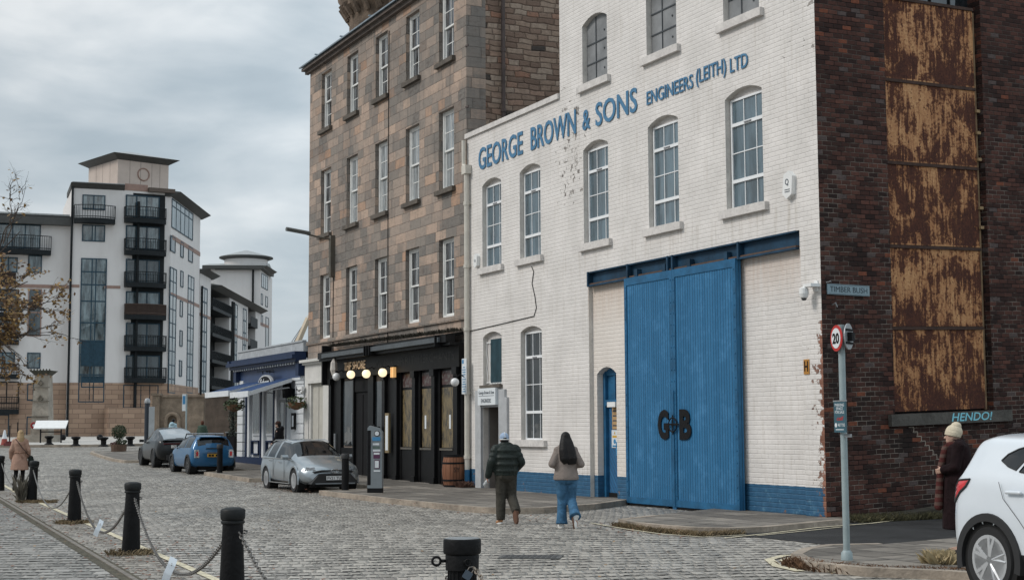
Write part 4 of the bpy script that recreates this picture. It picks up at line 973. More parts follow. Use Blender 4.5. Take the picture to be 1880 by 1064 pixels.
MB().lathe([(.02, .35), (.11, .2), (.13, -.05), (.06, -.25)], n=6).build('glass', M_('lantern_glass', (.55, .50, .45), .3), t); MB().tube([(0, 0, .35), (0, .1, .6), (0, .5, .6)], .015, 5).build('bracket', BLK2, t)
t = fixed('lantern_light', 'small warm lit twin lantern on the pub pilaster right of the globe lamps', 'wall lamp', *FW.px(722, 683, -.3), y=-.3)
MB().box(-.12, -.04, -.05, .05, -.16, .16).box(.04, .12, -.05, .05, -.16, .16).build('lit_tubes', M_('amber_lit', (.75, .42, .16), .4, emit=.5), t); MB().box(-.14, .14, -.04, .06, .161, .2).build('cap', BLK2, t)
# whisky barrel
WOOD = mat_planks('barrel_oak', (.17, .068, .035), (.30, .135, .075), .085, .2)
g0 = grd(833, 893, K)
t = thing('barrel', 'worn oak whisky barrel with iron hoops standing against the black pub front', 'barrel', (g0.x, g0.y, gz(g0.y) + K), .3)
BS = .92
MB().lathe([(.29, 0), (.325, .16), (.355, .4), (.36, .5), (.34, .72), (.30, .97), (.27, .97), (.27, .93)], n=28).xf(Matrix.Scale(BS, 4)).build('staves', WOOD, t, smooth=rad(40))
q = MB()
for z, r in ((.03, .30), (.20, .338), (.72, .345), (.93, .313)): q.lathe([(r - .01, z - .02), (r + .006, z - .02), (r + .004, z + .035), (r - .01, z + .035)], n=28)
q.lathe([(.285, .935), (.31, .98), (.0, .985)], n=28)
q.xf(Matrix.Scale(BS, 4)).build('hoop', BLK2, t)
MB().text('SY', -.09, .09, .42, .56, -.34, .012, .01).build('branded_mark', M_('brand', (.06, .03, .02)), t)
t = tag(MB().box(-.3, .5, -.12, .12, 0, .05).build('dead_weeds_mat', M_('weedbase', (.05, .035, .02), .95)), 'low clump of dead brown weeds beside the barrel at the foot of the drainpipe', 'weeds')
g0 = grd(868, 893, K); t.location = (g0.x, g0.y, gz(g0.y) + K - .02); t.rotation_euler = (0, 0, FW.rz)

# ================================================================ RESTAURANT
rs = thing('restaurant', 'single-storey blue and white painted restaurant with dentilled blue cornice beside the tenement', 'building', tuple(FW.w(-30.8, 0, 0)), FW.rz)
RX = -30.8
NAVY = M_('navy_paint', (.012, .026, .068), .5, var=.2, dirt=.3, spec=.25); RWH = M_('restaurant_white', (.62, .64, .66), .55, var=.07, dirt=.15); RGR = M_('parapet_grey', (.36, .38, .40), .7, var=.15, dirt=.4)
RBLU = M_('fascia_blue', (.030, .058, .135), .5, var=.1)
def rx(m, x0, x1, y0, y1, z0, z1): return m.box(x0 - RX, x1 - RX, y0, y1, z0, z1)
m = MB(); rx(m, -39.75, -30.82, 0, 9, -.3, 4.42); m.build('wall', RWH, rs)
m = MB(); rx(m, -39.85, -30.82, -.12, 9, 4.66, 5.02); rx(m, -39.9, -30.82, -.16, 0, 5.021, 5.08); m.build('parapet', RGR, rs)
m = MB(); rx(m, -40.25, -30.84, -.55, 0, 4.40, 4.54); rx(m, -40.15, -30.84, -.42, -.0, 4.28, 4.399); rx(m, -40.2, -39.86, -.5, 0, 4.541, 4.66); rx(m, -39.85, -30.84, -.45, 0, 4.541, 4.66)
rx(m, -39.9, -39.5, -.3, 0, 3.75, 4.279); rx(m, -31.2, -30.84, -.3, 0, 3.75, 4.279); m.build('cornice', NAVY, rs)
for k in range(26): m = MB(); rx(m, -39.7 + k * .335, -39.58 + k * .335, -.36, -.2, 4.20, 4.279); m.build('dentil', RGR, rs)
m = MB(); rx(m, -39.5, -31.2, -.1, 0, 3.70, 4.2); m.build('fascia', RBLU, rs)
m = MB(); rx(m, -39.8, -30.82, -.12, 0, 3.60, 3.699)
z = .5
while z < 3.5: rx(m, -39.78, -38.95, -.14, 0, z, z + .34); rx(m, -31.9, -30.86, -.08, 0, z, z + .34); z += .37
for x in (-38.3, -36.2, -34.4, -33.0): rx(m, x, x + .28, -.12, 0, .5, 3.55)
m.build('pilasters', RWH, rs)
m = MB(); rx(m, -39.85, -34.3, -.2, 0, -.2, .62); rx(m, -32.9, -30.84, -.12, 0, -.2, .62)
for x in (-38.6, -36.45, -34.65, -32.95): rx(m, x, x + .13, -.13, 0, .5, 3.55)
for x0, x1 in ((-37.8, -36.7), (-35.7, -34.9)):
    for a in ((x0, x1, .72, .78), (x0, x1, 1.25, 1.31), (x0, x0 + .07, .72, 1.31), (x1 - .07, x1, .72, 1.31)): rx(m, a[0], a[1], -.11, 0, a[2], a[3])
m.build('plinth_and_trim', NAVY, rs)
RGL = mat_glass('restaurant_glass', (.10, .12, .13), .8, .06, 2.2)
for x0, x1 in ((-37.7, -36.8), (-35.75, -34.85)):
    m = MB(); rx(m, x0 - .08, x1 + .08, -.05, 0, 1.5, 3.5); wi = m.build('window', RWH, rs); m = MB(); rx(m, x0, x1, -.06, -.051, 1.6, 3.4); m.build('pane', RGL, wi)
m = MB(); rx(m, -34.3, -33.1, -.03, 0, .1, 2.9); wi = m.build('door', M_('door_grey', (.42, .43, .43)), rs); m = MB(); rx(m, -34.0, -33.45, -.045, -.031, .1, 2.8); m.build('pane', RGL, wi)
m = MB(); rx(m, -32.7, -31.95, -.02, 0, 2.8, 3.3); m.build('fanlight', GLD, rs)
t = fixed('oval_sign', 'oval black and white hanging sign with the script word fishers on the restaurant front', 'sign', *FW.px(488, 703, -.42), y=-.42)
ov = [(.92 * cos(k * pi / 16), .33 * sin(k * pi / 16)) for k in range(32)]
MB().prism(ov, -.05, .05).build('rim', M_('rim_grey', (.42, .43, .44)), t); MB().prism([(x * .86, z * .82) for x, z in ov], -.06, -.051).build('face', BLK2, t)
MB().text('fishers', -.62, .64, -.10, .18, -.061, .01, .01, .35).build('lettering', SG, t); MB().box(-1.2, 1.0, -.02, .02, .48, .51).box(-.5, -.46, 0, .03, .38, .5).box(.46, .5, 0, .03, .38, .5).box(-.03, .03, 0, .4, .44, .48).build('bracket', BLK2, t)
def awning(lb, xa, xb, zt, out, zb):
    t = thing('awning', lb, 'awning', tuple(FW.w(xa, -.2, zt)), FW.rz, 'awnings over the restaurant front'); L = xb - xa
    m = MB(); m.add([(0, 0, 0), (L, 0, 0), (L, -out, zb - zt), (0, -out, zb - zt), (0, 0, -.03), (L, 0, -.03), (L, -out, zb - zt - .03), (0, -out, zb - zt - .03)],
                    [(0, 3, 2, 1), (4, 5, 6, 7), (0, 1, 5, 4), (1, 2, 6, 5), (2, 3, 7, 6), (3, 0, 4, 7)]); m.build('canopy', M_('awning_blue', (.030, .062, .150), .8, var=.08, spec=.15), t)
    MB().box(0, L, -out - .05, -out - .001, zb - zt - .20, zb - zt + .02).add([(L + .005, 0, 0), (L + .005, 0, -.14), (L + .005, -out, zb - zt - .16), (L + .005, -out, zb - zt - .0), (L + .03, 0, 0), (L + .03, 0, -.14), (L + .03, -out, zb - zt - .16), (L + .03, -out, zb - zt)], [(0, 1, 2, 3), (7, 6, 5, 4), (0, 4, 5, 1), (3, 2, 6, 7), (0, 3, 7, 4), (1, 5, 6, 2)]).build('valance', RWH, t)
    m = MB(); m.tube([(.3, 0, -.35), (.3, -out * .5, -.2 + (zb - zt) * .5), (.3, -out, zb - zt - .04)], .025, 6).tube([(L - .3, 0, -.35), (L - .3, -out * .5, -.2 + (zb - zt) * .5), (L - .3, -out, zb - zt - .04)], .025, 6); m.build('arm', RWH, t)
awning('long blue awning with white valance over the far half of the restaurant front', -38.4, -34.75, 3.69, 1.65, FW.px(433, 717, -1.65)[1])
awning('blue awning with white valance over the near half of the restaurant front and its sign', -34.5, -31.95, 3.69, 1.65, FW.px(466, 718, -1.65)[1])
def basket(lb, P, hang=.5, col_=0):
    t = thing('hanging_basket', lb, 'hanging basket', tuple(P), 0, 'hanging baskets by the restaurant')
    MB().lathe([(.05, -.28), (.24, -.2), (.33, 0), (.30, 0), (.05, -.05)], n=12).build('basket', M_('wicker', (.16, .085, .045), .9, var=.3), t)
    m = MB(); q = random.Random(int(P[0] * 100))
    for k in range(160):
        a = q.uniform(0, 2 * pi); r = .4 * sqrt(q.random()); c = V((r * cos(a), r * sin(a), q.uniform(-.1, .25) - r * .3)); u_ = V((q.uniform(-1, 1), q.uniform(-1, 1), q.uniform(-1, 1))).normalized() * .06; v_ = u_.orthogonal().normalized() * .035
        m.add([c - u_, c + v_, c + u_, c - v_], [(0, 1, 2, 3)])
    m.build('foliage', M_('basket_leaf', (.055, .075, .035), .8, var=.5, vs=9), t); MB().tube([(0, 0, .2), (0, 0, hang)], .01, 4).build('chain', BLK2, t)
x_, z_ = FW.px(544, 738, -.5); basket('wicker hanging basket of green plants by the restaurant door', FW.w(x_, -.5, z_), .6)
x_, z_ = FW.px(430, 742, -2.0); basket('dark hanging basket on the tall stand at the far end of the restaurant', FW.w(x_, -2.0, z_), .3)
t = fixed('menu_case', 'black framed menu case on the white restaurant wall', 'menu board', -31.95, 1.75, y=-.1)
MB().box(-.22, .22, -.05, 0, 0, .62).build('frame', BLK2, t); MB().box(-.1, .1, -.056, -.051, .1, .52).build('card', SG, t)
t = fixed('security_camera', 'white security camera cluster under the restaurant awning end', 'camera', *FW.px(553, 712, -.25), y=-.25)
MB().box(-.2, .25, -.06, .06, -.05, .05).ell((-.22, 0, -.04), .09).ell((.1, 0, -.14), .07).build('housing', WHT, t); MB().lathe([(.04, 0), (.03, -.02)], (-.22, -.09, -.04), 10, axis='y').build('lens', BLK2, t)
t = fixed('wall_speaker', 'dark rounded speaker box high beside the restaurant door', 'speaker', *FW.px(528, 718, -.2), y=-.2)
MB().prism([(-.15, -.25), (.15, -.25), (.2, .1), (.1, .3), (-.1, .3), (-.2, .1)], -.15, .1).build('casing', BLK2, t); MB().lathe([(.1, 0), (.08, -.01)], (0, -.15, 0), 12, axis='y').build('cone', M_('cone', (.05, .05, .05)), t)
# dark planters / stand beyond the restaurant corner
g0 = at(426, 66); t = thing('plant_stand', 'tall dark post with ivy-wrapped stem standing in a square black planter near the restaurant', 'planter', tuple(g0), .4)
MB().lathe([(.28, 0), (.34, 1.15), (.30, 1.15), (.29, 1.05)], n=4).build('planter', BLK2, t)
m = MB(); q = random.Random(5)
for k in range(900):
    z = q.uniform(1.0, 3.3); a = q.uniform(0, 2 * pi); r = q.uniform(.05, .17 + .08 * sin(z * 4) ** 2); c = V((r * cos(a), r * sin(a), z)); u_ = V((q.uniform(-1, 1), q.uniform(-1, 1), q.uniform(-1, 1))).normalized() * .05; v_ = u_.orthogonal().normalized() * .03
    m.add([c - u_, c + v_, c + u_, c - v_], [(0, 1, 2, 3)])
m.build('ivy', M_('ivy', (.045, .055, .042), .8, var=.4), t); MB().tube([(0, 0, 1), (0, 0, 3.4)], .05, 6).tube([(0, 0, 3.2), (.3, 0, 3.4)], .02, 5).build('post', BLK2, t)
g0 = at(418, 70); t = thing('box_planter', 'low dark rectangular planter behind the blue hatchback', 'planter', tuple(g0), .2)
MB().box(-.1, 1.2, -.35, .35, 0, 1.25).build('trough', BLK2, t); MB().box(-.14, 1.24, -.39, .39, 1.251, 1.30).build('rim', STEEL, t)

# ================================================================ APARTMENTS ACROSS THE BASIN
REN = mat_tex('render_white', lambda b, p: b.mix(b.m('MULTIPLY', b.rng(b.noise(b.vm('MULTIPLY', uvn(b), (1, .25, 1)), .9, 6, .6).outputs[0], .45, .7), .35), (.66, .635, .62), (.52, .49, .47)), .85)
REN2 = M_('render_buff', (.50, .42, .37), .85, var=.08, vs=.5, dirt=.15)
def _bw(b, p):
    uv = uvn(b); idv, d, _ = courses(b, uv, 1.1, .42, .02); c = b.ramp(wn2(b, idv), [(0, (.285, .190, .135)), (1, (.40, .275, .195))])
    return b.mix(b.rng(d, .01, .035, .8, 0), c, (.14, .095, .07))
BLOCKW = mat_tex('buff_blockwork', _bw, .9)
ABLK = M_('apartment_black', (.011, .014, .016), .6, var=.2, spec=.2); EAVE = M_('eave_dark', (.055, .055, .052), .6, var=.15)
ATEAL = M_('teal_frame', (.018, .048, .072), .5, var=.2, spec=.25); BANDM = M_('terracotta_band', (.29, .19, .155), .8, var=.1)
TILE = M_('roof_sheet', (.30, .31, .31), .5, var=.15); AGL = mat_glass('flat_glass', (.11, .14, .15), .75, .05, .9); AGD = mat_glass('flat_glass_dark', (.035, .045, .05), .7, .05, .6)
p0 = at(214, 130); ag = V((p0.x, p0.y, gz(130)))
FA = Frame(ag, rad(70)); F3 = Frame(ag, rad(60)); u3, _ = F3.px(309, 700); e3 = F3.w(u3, 0, 0); FS2 = Frame(e3, rad(-1.2))
ap = thing('apartment_block', 'tall white rendered apartment block with square corner tower, black balconies and buff stone base', 'building', tuple(ag), 0)
def loc(fr, o): return Matrix.Translation(-o) @ fr.mat()
MA, M3, MS = loc(FA, ag), loc(F3, ag), loc(FS2, ag)
def win(fr, M, x0, y0, x1, y1, par, mull=(), tr=(), frame=ATEAL, glass=AGL, name='window', pr=.07, T=.09):
    """window outlined by two photo corners, modelled on its own wall"""
    a, z1 = fr.px(x0, (y0)); c, z0 = fr.px(x1, y1); _, z1b = fr.px(x1, y0)
    z1 = (z1 + z1b) / 2 if abs(z1 - z1b) < 3 else z1
    m = MB(); m.box(a, a + T, -pr, .02, z0, z1).box(c - T, c, -pr, .02, z0, z1).box(a + T, c - T, -pr, .02, z1 - T, z1).box(a + T, c - T, -pr, .02, z0, z0 + T)
    for q in mull: x = a + (c - a) * q; m.box(x - T * .5, x + T * .5, -pr + .01, .02, z0 + T, z1 - T)
    for q in tr: z = z0 + (z1 - z0) * q; m.box(a + T, c - T, -pr + .015, .02, z - T * .6, z + T * .6)
    w_ = m.build(name, frame, par, M=M); MB().box(a + T * .5, c - T * .5, -pr * .5, .0, z0 + T * .5, z1 - T * .5).build('pane', glass, w_, M=M); return w_
def eave(fr, M, x0, x1, z, par, over=.9, h=.75, mat=EAVE, depth=6, soff=True):
    m = MB(); m.add([(x0, -over, z + h), (x1, -over, z + h), (x1, 0, z), (x0, 0, z), (x0, depth, z), (x1, depth, z), (x1, depth, z + h), (x0, depth, z + h)],
                    [(0, 3, 2, 1), (0, 1, 6, 7), (3, 4, 5, 2), (0, 7, 4, 3), (1, 2, 5, 6), (7, 6, 5, 4)]); return m.build('eave', mat, par, M=M)
xw = lambda x, y=600, fr=FA: fr.px(x, y)[0]
xl = xw(-70); xb = xw(126)
Z = lambda y, x, fr=FA: fr.px(x, y)[1]
mb = MB(); mb.box(xl, xb, .9, 14, -.5, 18.9); mb.box(xb, 0, 0, 14, -.5, 22.0); mb.build('front_wall', REN, ap, M=MA)
mb = MB(); mb.box(0, u3, 0, 12, 4.8, 22.4).build('corner_wall', REN, ap, M=M3)
mb = MB(); LS = FS2.px(365.5, 560)[0]; mb.box(0, LS, 0, 7, 4.8, 21.75).build('flank_wall', REN, ap, M=MS)
mb = MB(); mb.box(xl, xb - .02, .85, .9, -.5, 4.8).box(xb - .02, .1, -.06, 0, -.5, 4.8); mb.build('stone_base', BLOCKW, ap, M=MA)
mb = MB(); mb.box(0, u3 + .06, -.06, 6, -.5, 4.8).box(-1.2, 2.2, -1.5, -.07, -.5, 2.6).build('stone_base', BLOCKW, ap, M=M3)
MB().box(0, LS, -.06, 8, -.5, 4.79).build('stone_base', BLOCKW, ap, M=MS)
MB().box(xl, xb, .86, .9, 13.1, 13.4).box(xb, xw(144), -.04, 0, 13.15, 13.4).box(xw(190), 0, -.04, 0, 13.15, 13.4).build('band', BANDM, ap, M=MA)
MB().box(.2, LS, -.04, 0, 12.75, 13.05).box(.6, LS, -.05, 0, 17.9, 18.3).build('band', BANDM, ap, M=MS)
e = eave(FA, MA, xb - .1, .2, 21.95, ap, .5, .45); eave(FS2, MS, -.3, LS + .9, 21.7, ap, .9, .42)
MB().prism([(-.9, 22.13), (3, 22.7), (6.5, 22.13)], -.3, LS + .9, ax='x').build('roof', TILE, ap, M=MS)
m = MB(); m.box(xl, xb, .2, .9, 18.65, 19.3).box(xl, xb, .3, 10, 19.301, 19.45); m.build('eave', EAVE, ap, M=MA)
MB().box(xl, xb - .1, .2, 9, 19.46, 19.6).build('roof', TILE, ap, M=MA)
MB().box(-4.3, .2, -.3, 6, 22.41, 22.5).build('roof', TILE, ap, M=MA)
# corner tower: square box turned to the corner
tp = FA.w(FA.px(216, 300)[0] + .0, -.25, 0); FT = Frame(tp, rad(49)); MT = loc(FT, ag)
cl_ = FT.px(309.5, 315)[0]; TD = Frame(tp, rad(-41)).px(163, 308)[0]
mb = MB(); mb.box(0, cl_, 0, TD, 22.2, 24.75).build('tower_box', REN2, ap, M=MT)
JM_ = M_('joint', (.30, .25, .22))
for x in (1.15, 2.2, 3.3, 4.1): MB().box(x, x + .05, -.01, 0, 22.3, 24.7).build('panel_joint', JM_, ap, M=MT)
for y in (1.5, 3.0, 4.3): MB().box(-.01, 0, y, y + .05, 22.3, 24.7).build('panel_joint', JM_, ap, M=MT)
MB().tube([(2.5 + .55 * cos(k * pi / 12), -.03, 23.6 + .55 * sin(k * pi / 12)) for k in range(25)], .06, 6).build('ring_emblem', BANDM, ap, M=MT)
m = MB(); O_ = .75
m.add([(-O_, -O_, 25.15), (cl_ + O_, -O_, 25.15), (cl_ + O_, TD + O_, 25.15), (-O_, TD + O_, 25.15), (0, 0, 24.7), (cl_, 0, 24.7), (cl_, TD, 24.7), (0, TD, 24.7)],
      [(0, 4, 5, 1), (1, 5, 6, 2), (2, 6, 7, 3), (3, 7, 4, 0), (0, 1, 2, 3)]); m.build('tower_eave', EAVE, ap, M=MT)
MB().add([(-O_, -O_, 25.16), (cl_ + O_, -O_, 25.16), (cl_ + O_, TD + O_, 25.16), (-O_, TD + O_, 25.16), (cl_ * .5, TD / 2, 26.1)], [(0, 1, 4), (1, 2, 4), (2, 3, 4), (3, 0, 4)]).build('tower_roof', TILE, ap, M=MT)
MB().box(-.02, 2.3, -.03, 0, 22.0, 22.6).build('band', BANDM, ap, M=M3); MB().box(2.3, u3 + .2, -.5, 0, 22.0, 22.35).build('louvre', M_('louvre', (.10, .075, .06)), ap, M=M3)
# bay front windows
win(FA, MA, 151.5, 358, 193, 386, ap, (.5,), ()); win(FA, MA, 151, 413, 192.5, 444, ap, (.44, .57))
w_ = win(FA, MA, 149, 474, 191, 738, ap, (.43, .58), (.19, .33, .425, .55, .70, .815, .905), glass=AGL)
win(FA, MA, 149, 625, 191, 672, w_, (.43, .58), (), glass=ATEAL, name='spandrel', pr=.078); win(FA, MA, 149, 690, 191, 711, w_, (), (), glass=ATEAL, name='spandrel', pr=.078)
# left wing windows
fw = Frame(FA.w(0, .9, 0), FA.az); MW = loc(fw, ag)
win(fw, MW, -40, 411, 74, 457, ap, (.3, .55, .75)); win(fw, MW, 52, 468, 76.5, 501, ap); win(fw, MW, 52, 530, 75, 617, ap, (), (.5,), frame=BANDM, glass=AGD)
win(fw, MW, 50, 647, 74, 676, ap); win(fw, MW, 50, 704, 62, 735, ap); win(fw, MW, -10, 472, 32, 500, ap, (.3, .6)); win(fw, MW, -30, 646, 27, 676, ap, (.3, .6)); win(fw, MW, 49, 764, 60, 800, ap, glass=AGD); win(fw, MW, -30, 760, 16, 800, ap, glass=AGD)
for y0, y1 in ((530, 570), (585, 620), (700, 740)): win(fw, MW, -40, y0, 34, y1, ap, (.4, .7), glass=AGD, frame=ABLK)
MB().tube([(xw(127.5) - .0, -.12, 0), (xw(127.5), -.12, 22)], .11, 6).build('downpipe', ABLK, ap, M=MA)
# balconies
def balcony(fr, M, x0, x1, ytop, ybot, out, par, solid=False, rnd_=True, lab=None):
    a, zt = fr.px(x0, ytop); c, _ = fr.px(x1, ytop); zb = fr.px(x0, ybot)[1]; n = 9
    # projected corners stand out from the wall, so pull the ends in a little
    mid = (a + c) / 2; hw = (c - a) / 2 * .97
    P = [(mid - hw + 2 * hw * k / (n - 1), -out * (.55 + .45 * sin(pi * k / (n - 1)))) for k in range(n)]
    m = MB(); m.prism([(mid - hw, 0)] + P + [(mid + hw, 0)], zb, zb + .42, ax='z'); bq = m.build('balcony', ABLK, par, M=M)
    m = MB(); full = [(mid - hw, -.02)] + P + [(mid + hw, -.02)]
    for zz in (zt - .03, zb + .55): m.tube([(x, y, zz) for x, y in full], .035, 4)
    if solid:
        for i in range(len(full) - 1):
            (xa, ya), (xc, yc) = full[i], full[i + 1]; m.add([(xa, ya, zb + .4), (xc, yc, zb + .4), (xc, yc, zt - .06), (xa, ya, zt - .06)], [(0, 1, 2, 3), (3, 2, 1, 0)])
    else:
        for i in range(len(full) - 1):
            (xa, ya), (xc, yc) = full[i], full[i + 1]; L = sqrt((xc - xa) ** 2 + (yc - ya) ** 2); k = max(2, int(L / .16))
            for j in range(k): t_ = j / k; x, y = xa + (xc - xa) * t_, ya + (yc - ya) * t_; m.box(x - .018, x + .018, y - .018, y + .018, zb + .4, zt)
    m.build('railing', M_('rusty_screen', (.07, .045, .035)) if solid else ABLK, bq, M=M); return bq
for i, (yt, yb) in enumerate(((379.5, 413), (437.5, 472), (498.5, 531), (557.5, 590), (615, 648), (674, 706))):
    win(F3, M3, 231, yt - 20 if i == 0 else yt - 22, 292, yt + 22, ap, (.32, .62), (), frame=ATEAL, glass=(AGL, AGL, AGD, AGL, AGD, AGD)[i], pr=.12)
    balcony(F3, M3, 227, 303, yt, yb - 4, 1.15, ap, solid=(i == 3))
win(F3, M3, 226, 706, 290, 749, ap, (.3, .5, .75), frame=ATEAL, glass=AGL)
MB().box(1.3, 1.5, -.5, -.3, 0, 21).build('balcony_post', ABLK, ap, M=M3)
MB().box(1.0, 3.9, -.05, .02, 5, 21.8).build('recess_shade', ABLK, ap, M=M3)  # flat black sheet on the wall, painted shade of the balcony recess
balcony(FA, MA, 135, 212, 377, 410, 1.3, ap)
balcony(fw, MW, -44, 96, 430, 465, 1.2, ap); balcony(fw, MW, -30, 30, 500, 520, 1.0, ap, True)
for yt, yb in ((560, 582), (610, 632), (668, 695), (728, 760)): balcony(fw, MW, -40, 36, yt, yb, 1.0, ap)
# flank windows (facing the street)
win(FS2, MS, 315, 378, 353, 442, ap, (.2, .4, .6, .8), (.75,))
for x0, x1, y0, y1 in ((313, 321, 434, 465), (331, 336, 444, 474), (345.5, 353, 453, 483), (331, 335.5, 497, 528), (330, 334.5, 552, 582), (329.5, 334, 606, 636), (328.5, 333, 661, 691)): win(FS2, MS, x0, y0, x1, y1, ap, glass=AGD)
win(FS2, MS, 312, 491, 320, 722, ap, (.5,), [k / 9 for k in range(1, 9)], glass=AGL); win(FS2, MS, 345, 506, 352.5, 722, ap, (.5,), [k / 9 for k in range(1, 9)], glass=AGL)

# second and third blocks along the same street front
def pxw(x, fr=FS2): return fr.px(x, 600)[0]
b2 = thing('apartment_block', 'white apartment block stepping down behind the corner block, with dark balcony stacks', 'building', tuple(FS2.w(pxw(366), 0, 0)), 0)
o2 = FS2.w(pxw(366), 0, 0); M2 = loc(FS2, o2)
a0, a1, a2, a3, a4, a5 = [pxw(v) for v in (366, 386, 421, 455, 469, 478)]
MB().box(a0, a1, 0, 10, -.5, 16.3).build('wall', REN, b2, M=M2); MB().box(a1, a2, 1.6, 11, -.5, 15.5).build('recess_wall', ABLK, b2, M=M2); MB().box(a2, a3, 0, 10, -.5, 15.3).box(a4, a5, 0, 10, -.5, 15.3).build('wall', REN, b2, M=M2); MB().box(a3, a4, 1.4, 10, -.5, 15.3).build('recess_wall', ABLK, b2, M=M2)
MB().box(a0, a5, -.06, -.001, -.5, 4.3).build('stone_base', BLOCKW, b2, M=M2)
eave(FS2, M2, a0 - .3, a1 + 1.2, 16.25, b2, .8, .4); eave(FS2, M2, a1 + 1.3, a5 + .6, 15.3, b2, .9, .42)
MB().prism([(-.9, 15.73), (4, 16.5), (10, 15.73)], a1 + 1.3, a5 + .6, ax='x').build('roof', TILE, b2, M=M2)
MB().box(a0, a1, -.04, 0, 12.0, 12.3).box(a2, a3, -.04, 0, 11.2, 11.5).build('band', BANDM, b2, M=M2)
for x0, x1, y0 in ((371, 377, 527), (429, 433, 557), (446, 450, 566)): win(FS2, M2, x0, y0, x1, 745, b2, (.5,), [k / 8 for k in range(1, 8)], glass=AGL, T=.14)
for x in (367.5, 424, 427): u_ = pxw(x); MB().tube([(u_, -.15, 0), (u_, -.15, 15)], .12, 5).build('downpipe', ABLK, b2, M=M2)
for k in range(5):
    z = 2.1 + k * 2.75; bq = MB().box(a1 + .3, a2 + .4, -.2, 1.6, z, z + .35).build('balcony', ABLK, b2, M=M2); m = MB()
    m.box(a1 + .3, a2 + .4, -.2, -.16, z + 1.2, z + 1.26); u_ = a1 + .3
    while u_ < a2 + .4: m.box(u_, u_ + .05, -.2, -.16, z + .35, z + 1.2); u_ += .28
    m.build('railing', ABLK, bq, M=M2); MB().box(a1 + 3, a1 + 5.5, 1.5, 1.6, z + .35, z + 2.4).build('window', AGD, b2, M=M2)
    bq = MB().box(a3 + .5, a4 - .2, -.3, 1.4, z, z + .35).box(a3 + .5, a4 - .2, -.3, -.25, z + .35, z + 1.2).build('balcony', ABLK, b2, M=M2)
p3_ = at(474, 196); b3 = thing('apartment_block', 'farthest white apartment block, topped by a round drum with a conical roof', 'building', (p3_.x, p3_.y, 1.35), 0)
o3 = V((p3_.x, p3_.y, 1.35)); G1 = Frame(o3, rad(88)); G2 = Frame(o3, rad(0)); N1, N2 = loc(G1, o3), loc(G2, o3)
lx = G1.px(386, 550)[0]; zt = G1.px(430, 494)[1]; rx2 = G2.px(493, 600)[0]
MB().box(lx, 0, 0, 12, -.5, zt).build('wall', REN, b3, M=N1); MB().box(0, rx2, 0, 10, -.5, zt - .3).build('flank_wall', REN, b3, M=N2)
e = MB().box(lx - 1, .5, -.8, 10, zt, zt + .45).build('eave', EAVE, b3, M=N1); eave(G2, N2, -.8, rx2 + .9, zt - .1, b3, 1.0, .5)
MB().prism([(-.8, zt + .46), (5, zt + 1.3), (10, zt + .46)], lx - 1, .5, ax='x').build('roof', TILE, b3, M=N1)
dc = (G1.px(452, 480, 5.0)[0], 5.0); dr = 2.95
MB().lathe([(dr, zt), (dr, zt + 2.0)], (dc[0], dc[1], 0), 32).build('drum', REN, b3, M=N1, smooth=rad(40)); MB().lathe([(dr, zt + 1.75), (dr + .72, zt + 2.0), (dr + .72, zt + 2.15)], (dc[0], dc[1], 0), 32).build('drum_eave', EAVE, b3, M=N1)
MB().lathe([(dr + .70, zt + 2.16), (1.6, zt + 2.75), (.15, zt + 3.15)], (dc[0], dc[1], 0), 24).build('cone_roof', TILE, b3, M=N1)
MB().tube([(-1.0, -.15, 0), (-1.0, -.15, zt)], .14, 5).build('downpipe', ABLK, b3, M=N1); MB().box(-3.5, 0, -.05, 0, zt - 7.2, zt - 6.8).build('band', BANDM, b3, M=N1); MB().box(0, rx2, -.05, 0, zt - 7.5, zt - 7.1).box(0, rx2, -.05, 0, zt - 21, zt - 20.7).build('band', BANDM, b3, M=N2)
win(G2, N2, 480, 504, 491, 533, b3, (.33, .66)); 
for x0, x1, y0, y1 in ((479, 482, 539, 560), (487, 491, 544, 564), (479, 482, 578, 596), (487.5, 491.5, 582, 731)): win(G2, N2, x0, y0, x1, y1, b3, glass=AGD)
for x0, x1, y0, y1 in ((462, 465, 575, 595), (470, 473, 578, 598)): win(G1, N1, x0, y0, x1, y1, b3, glass=AGD)
# crane beyond the roofs
p4 = at(540, 230); t = thing('dock_crane', 'cream dock crane jib with slanting stay cables beyond the restaurant roof', 'crane', tuple(p4), 0)
kx = 230 / 2713.0
def CP(x, y): return V(((x - 540) * kx, 0, HC + (785 - y) * kx - p4.z))
m = MB(); A1, B1 = CP(534, 650), CP(563, 580)
A1 = CP(516, 690)
m.tube([A1, B1], [.62, .42], 4); m.tube([B1, CP(567, 577)], [.42, .2], 4); m.tube([CP(541, 636), CP(546, 637)], .6, 8)
m.build('jib', M_('crane_cream', (.48, .40, .30), .6, var=.08), t)
m = MB()
for x, y in ((490, 668), (500, 668), (506, 668), (518, 655)): m.tube([CP(562, 580), CP(x, y + 20)], .07, 4)
m.tube([CP(564, 580), CP(564, 690)], .10, 4); m.build('stay_cable', M_('cable_grey', (.25, .27, .29)), t)
MB().tube([CP(520, 690), V((CP(520, 690).x, 0, 0))], 1.4, 8).build('mast', M_('crane_base', (.35, .3, .24)), t)
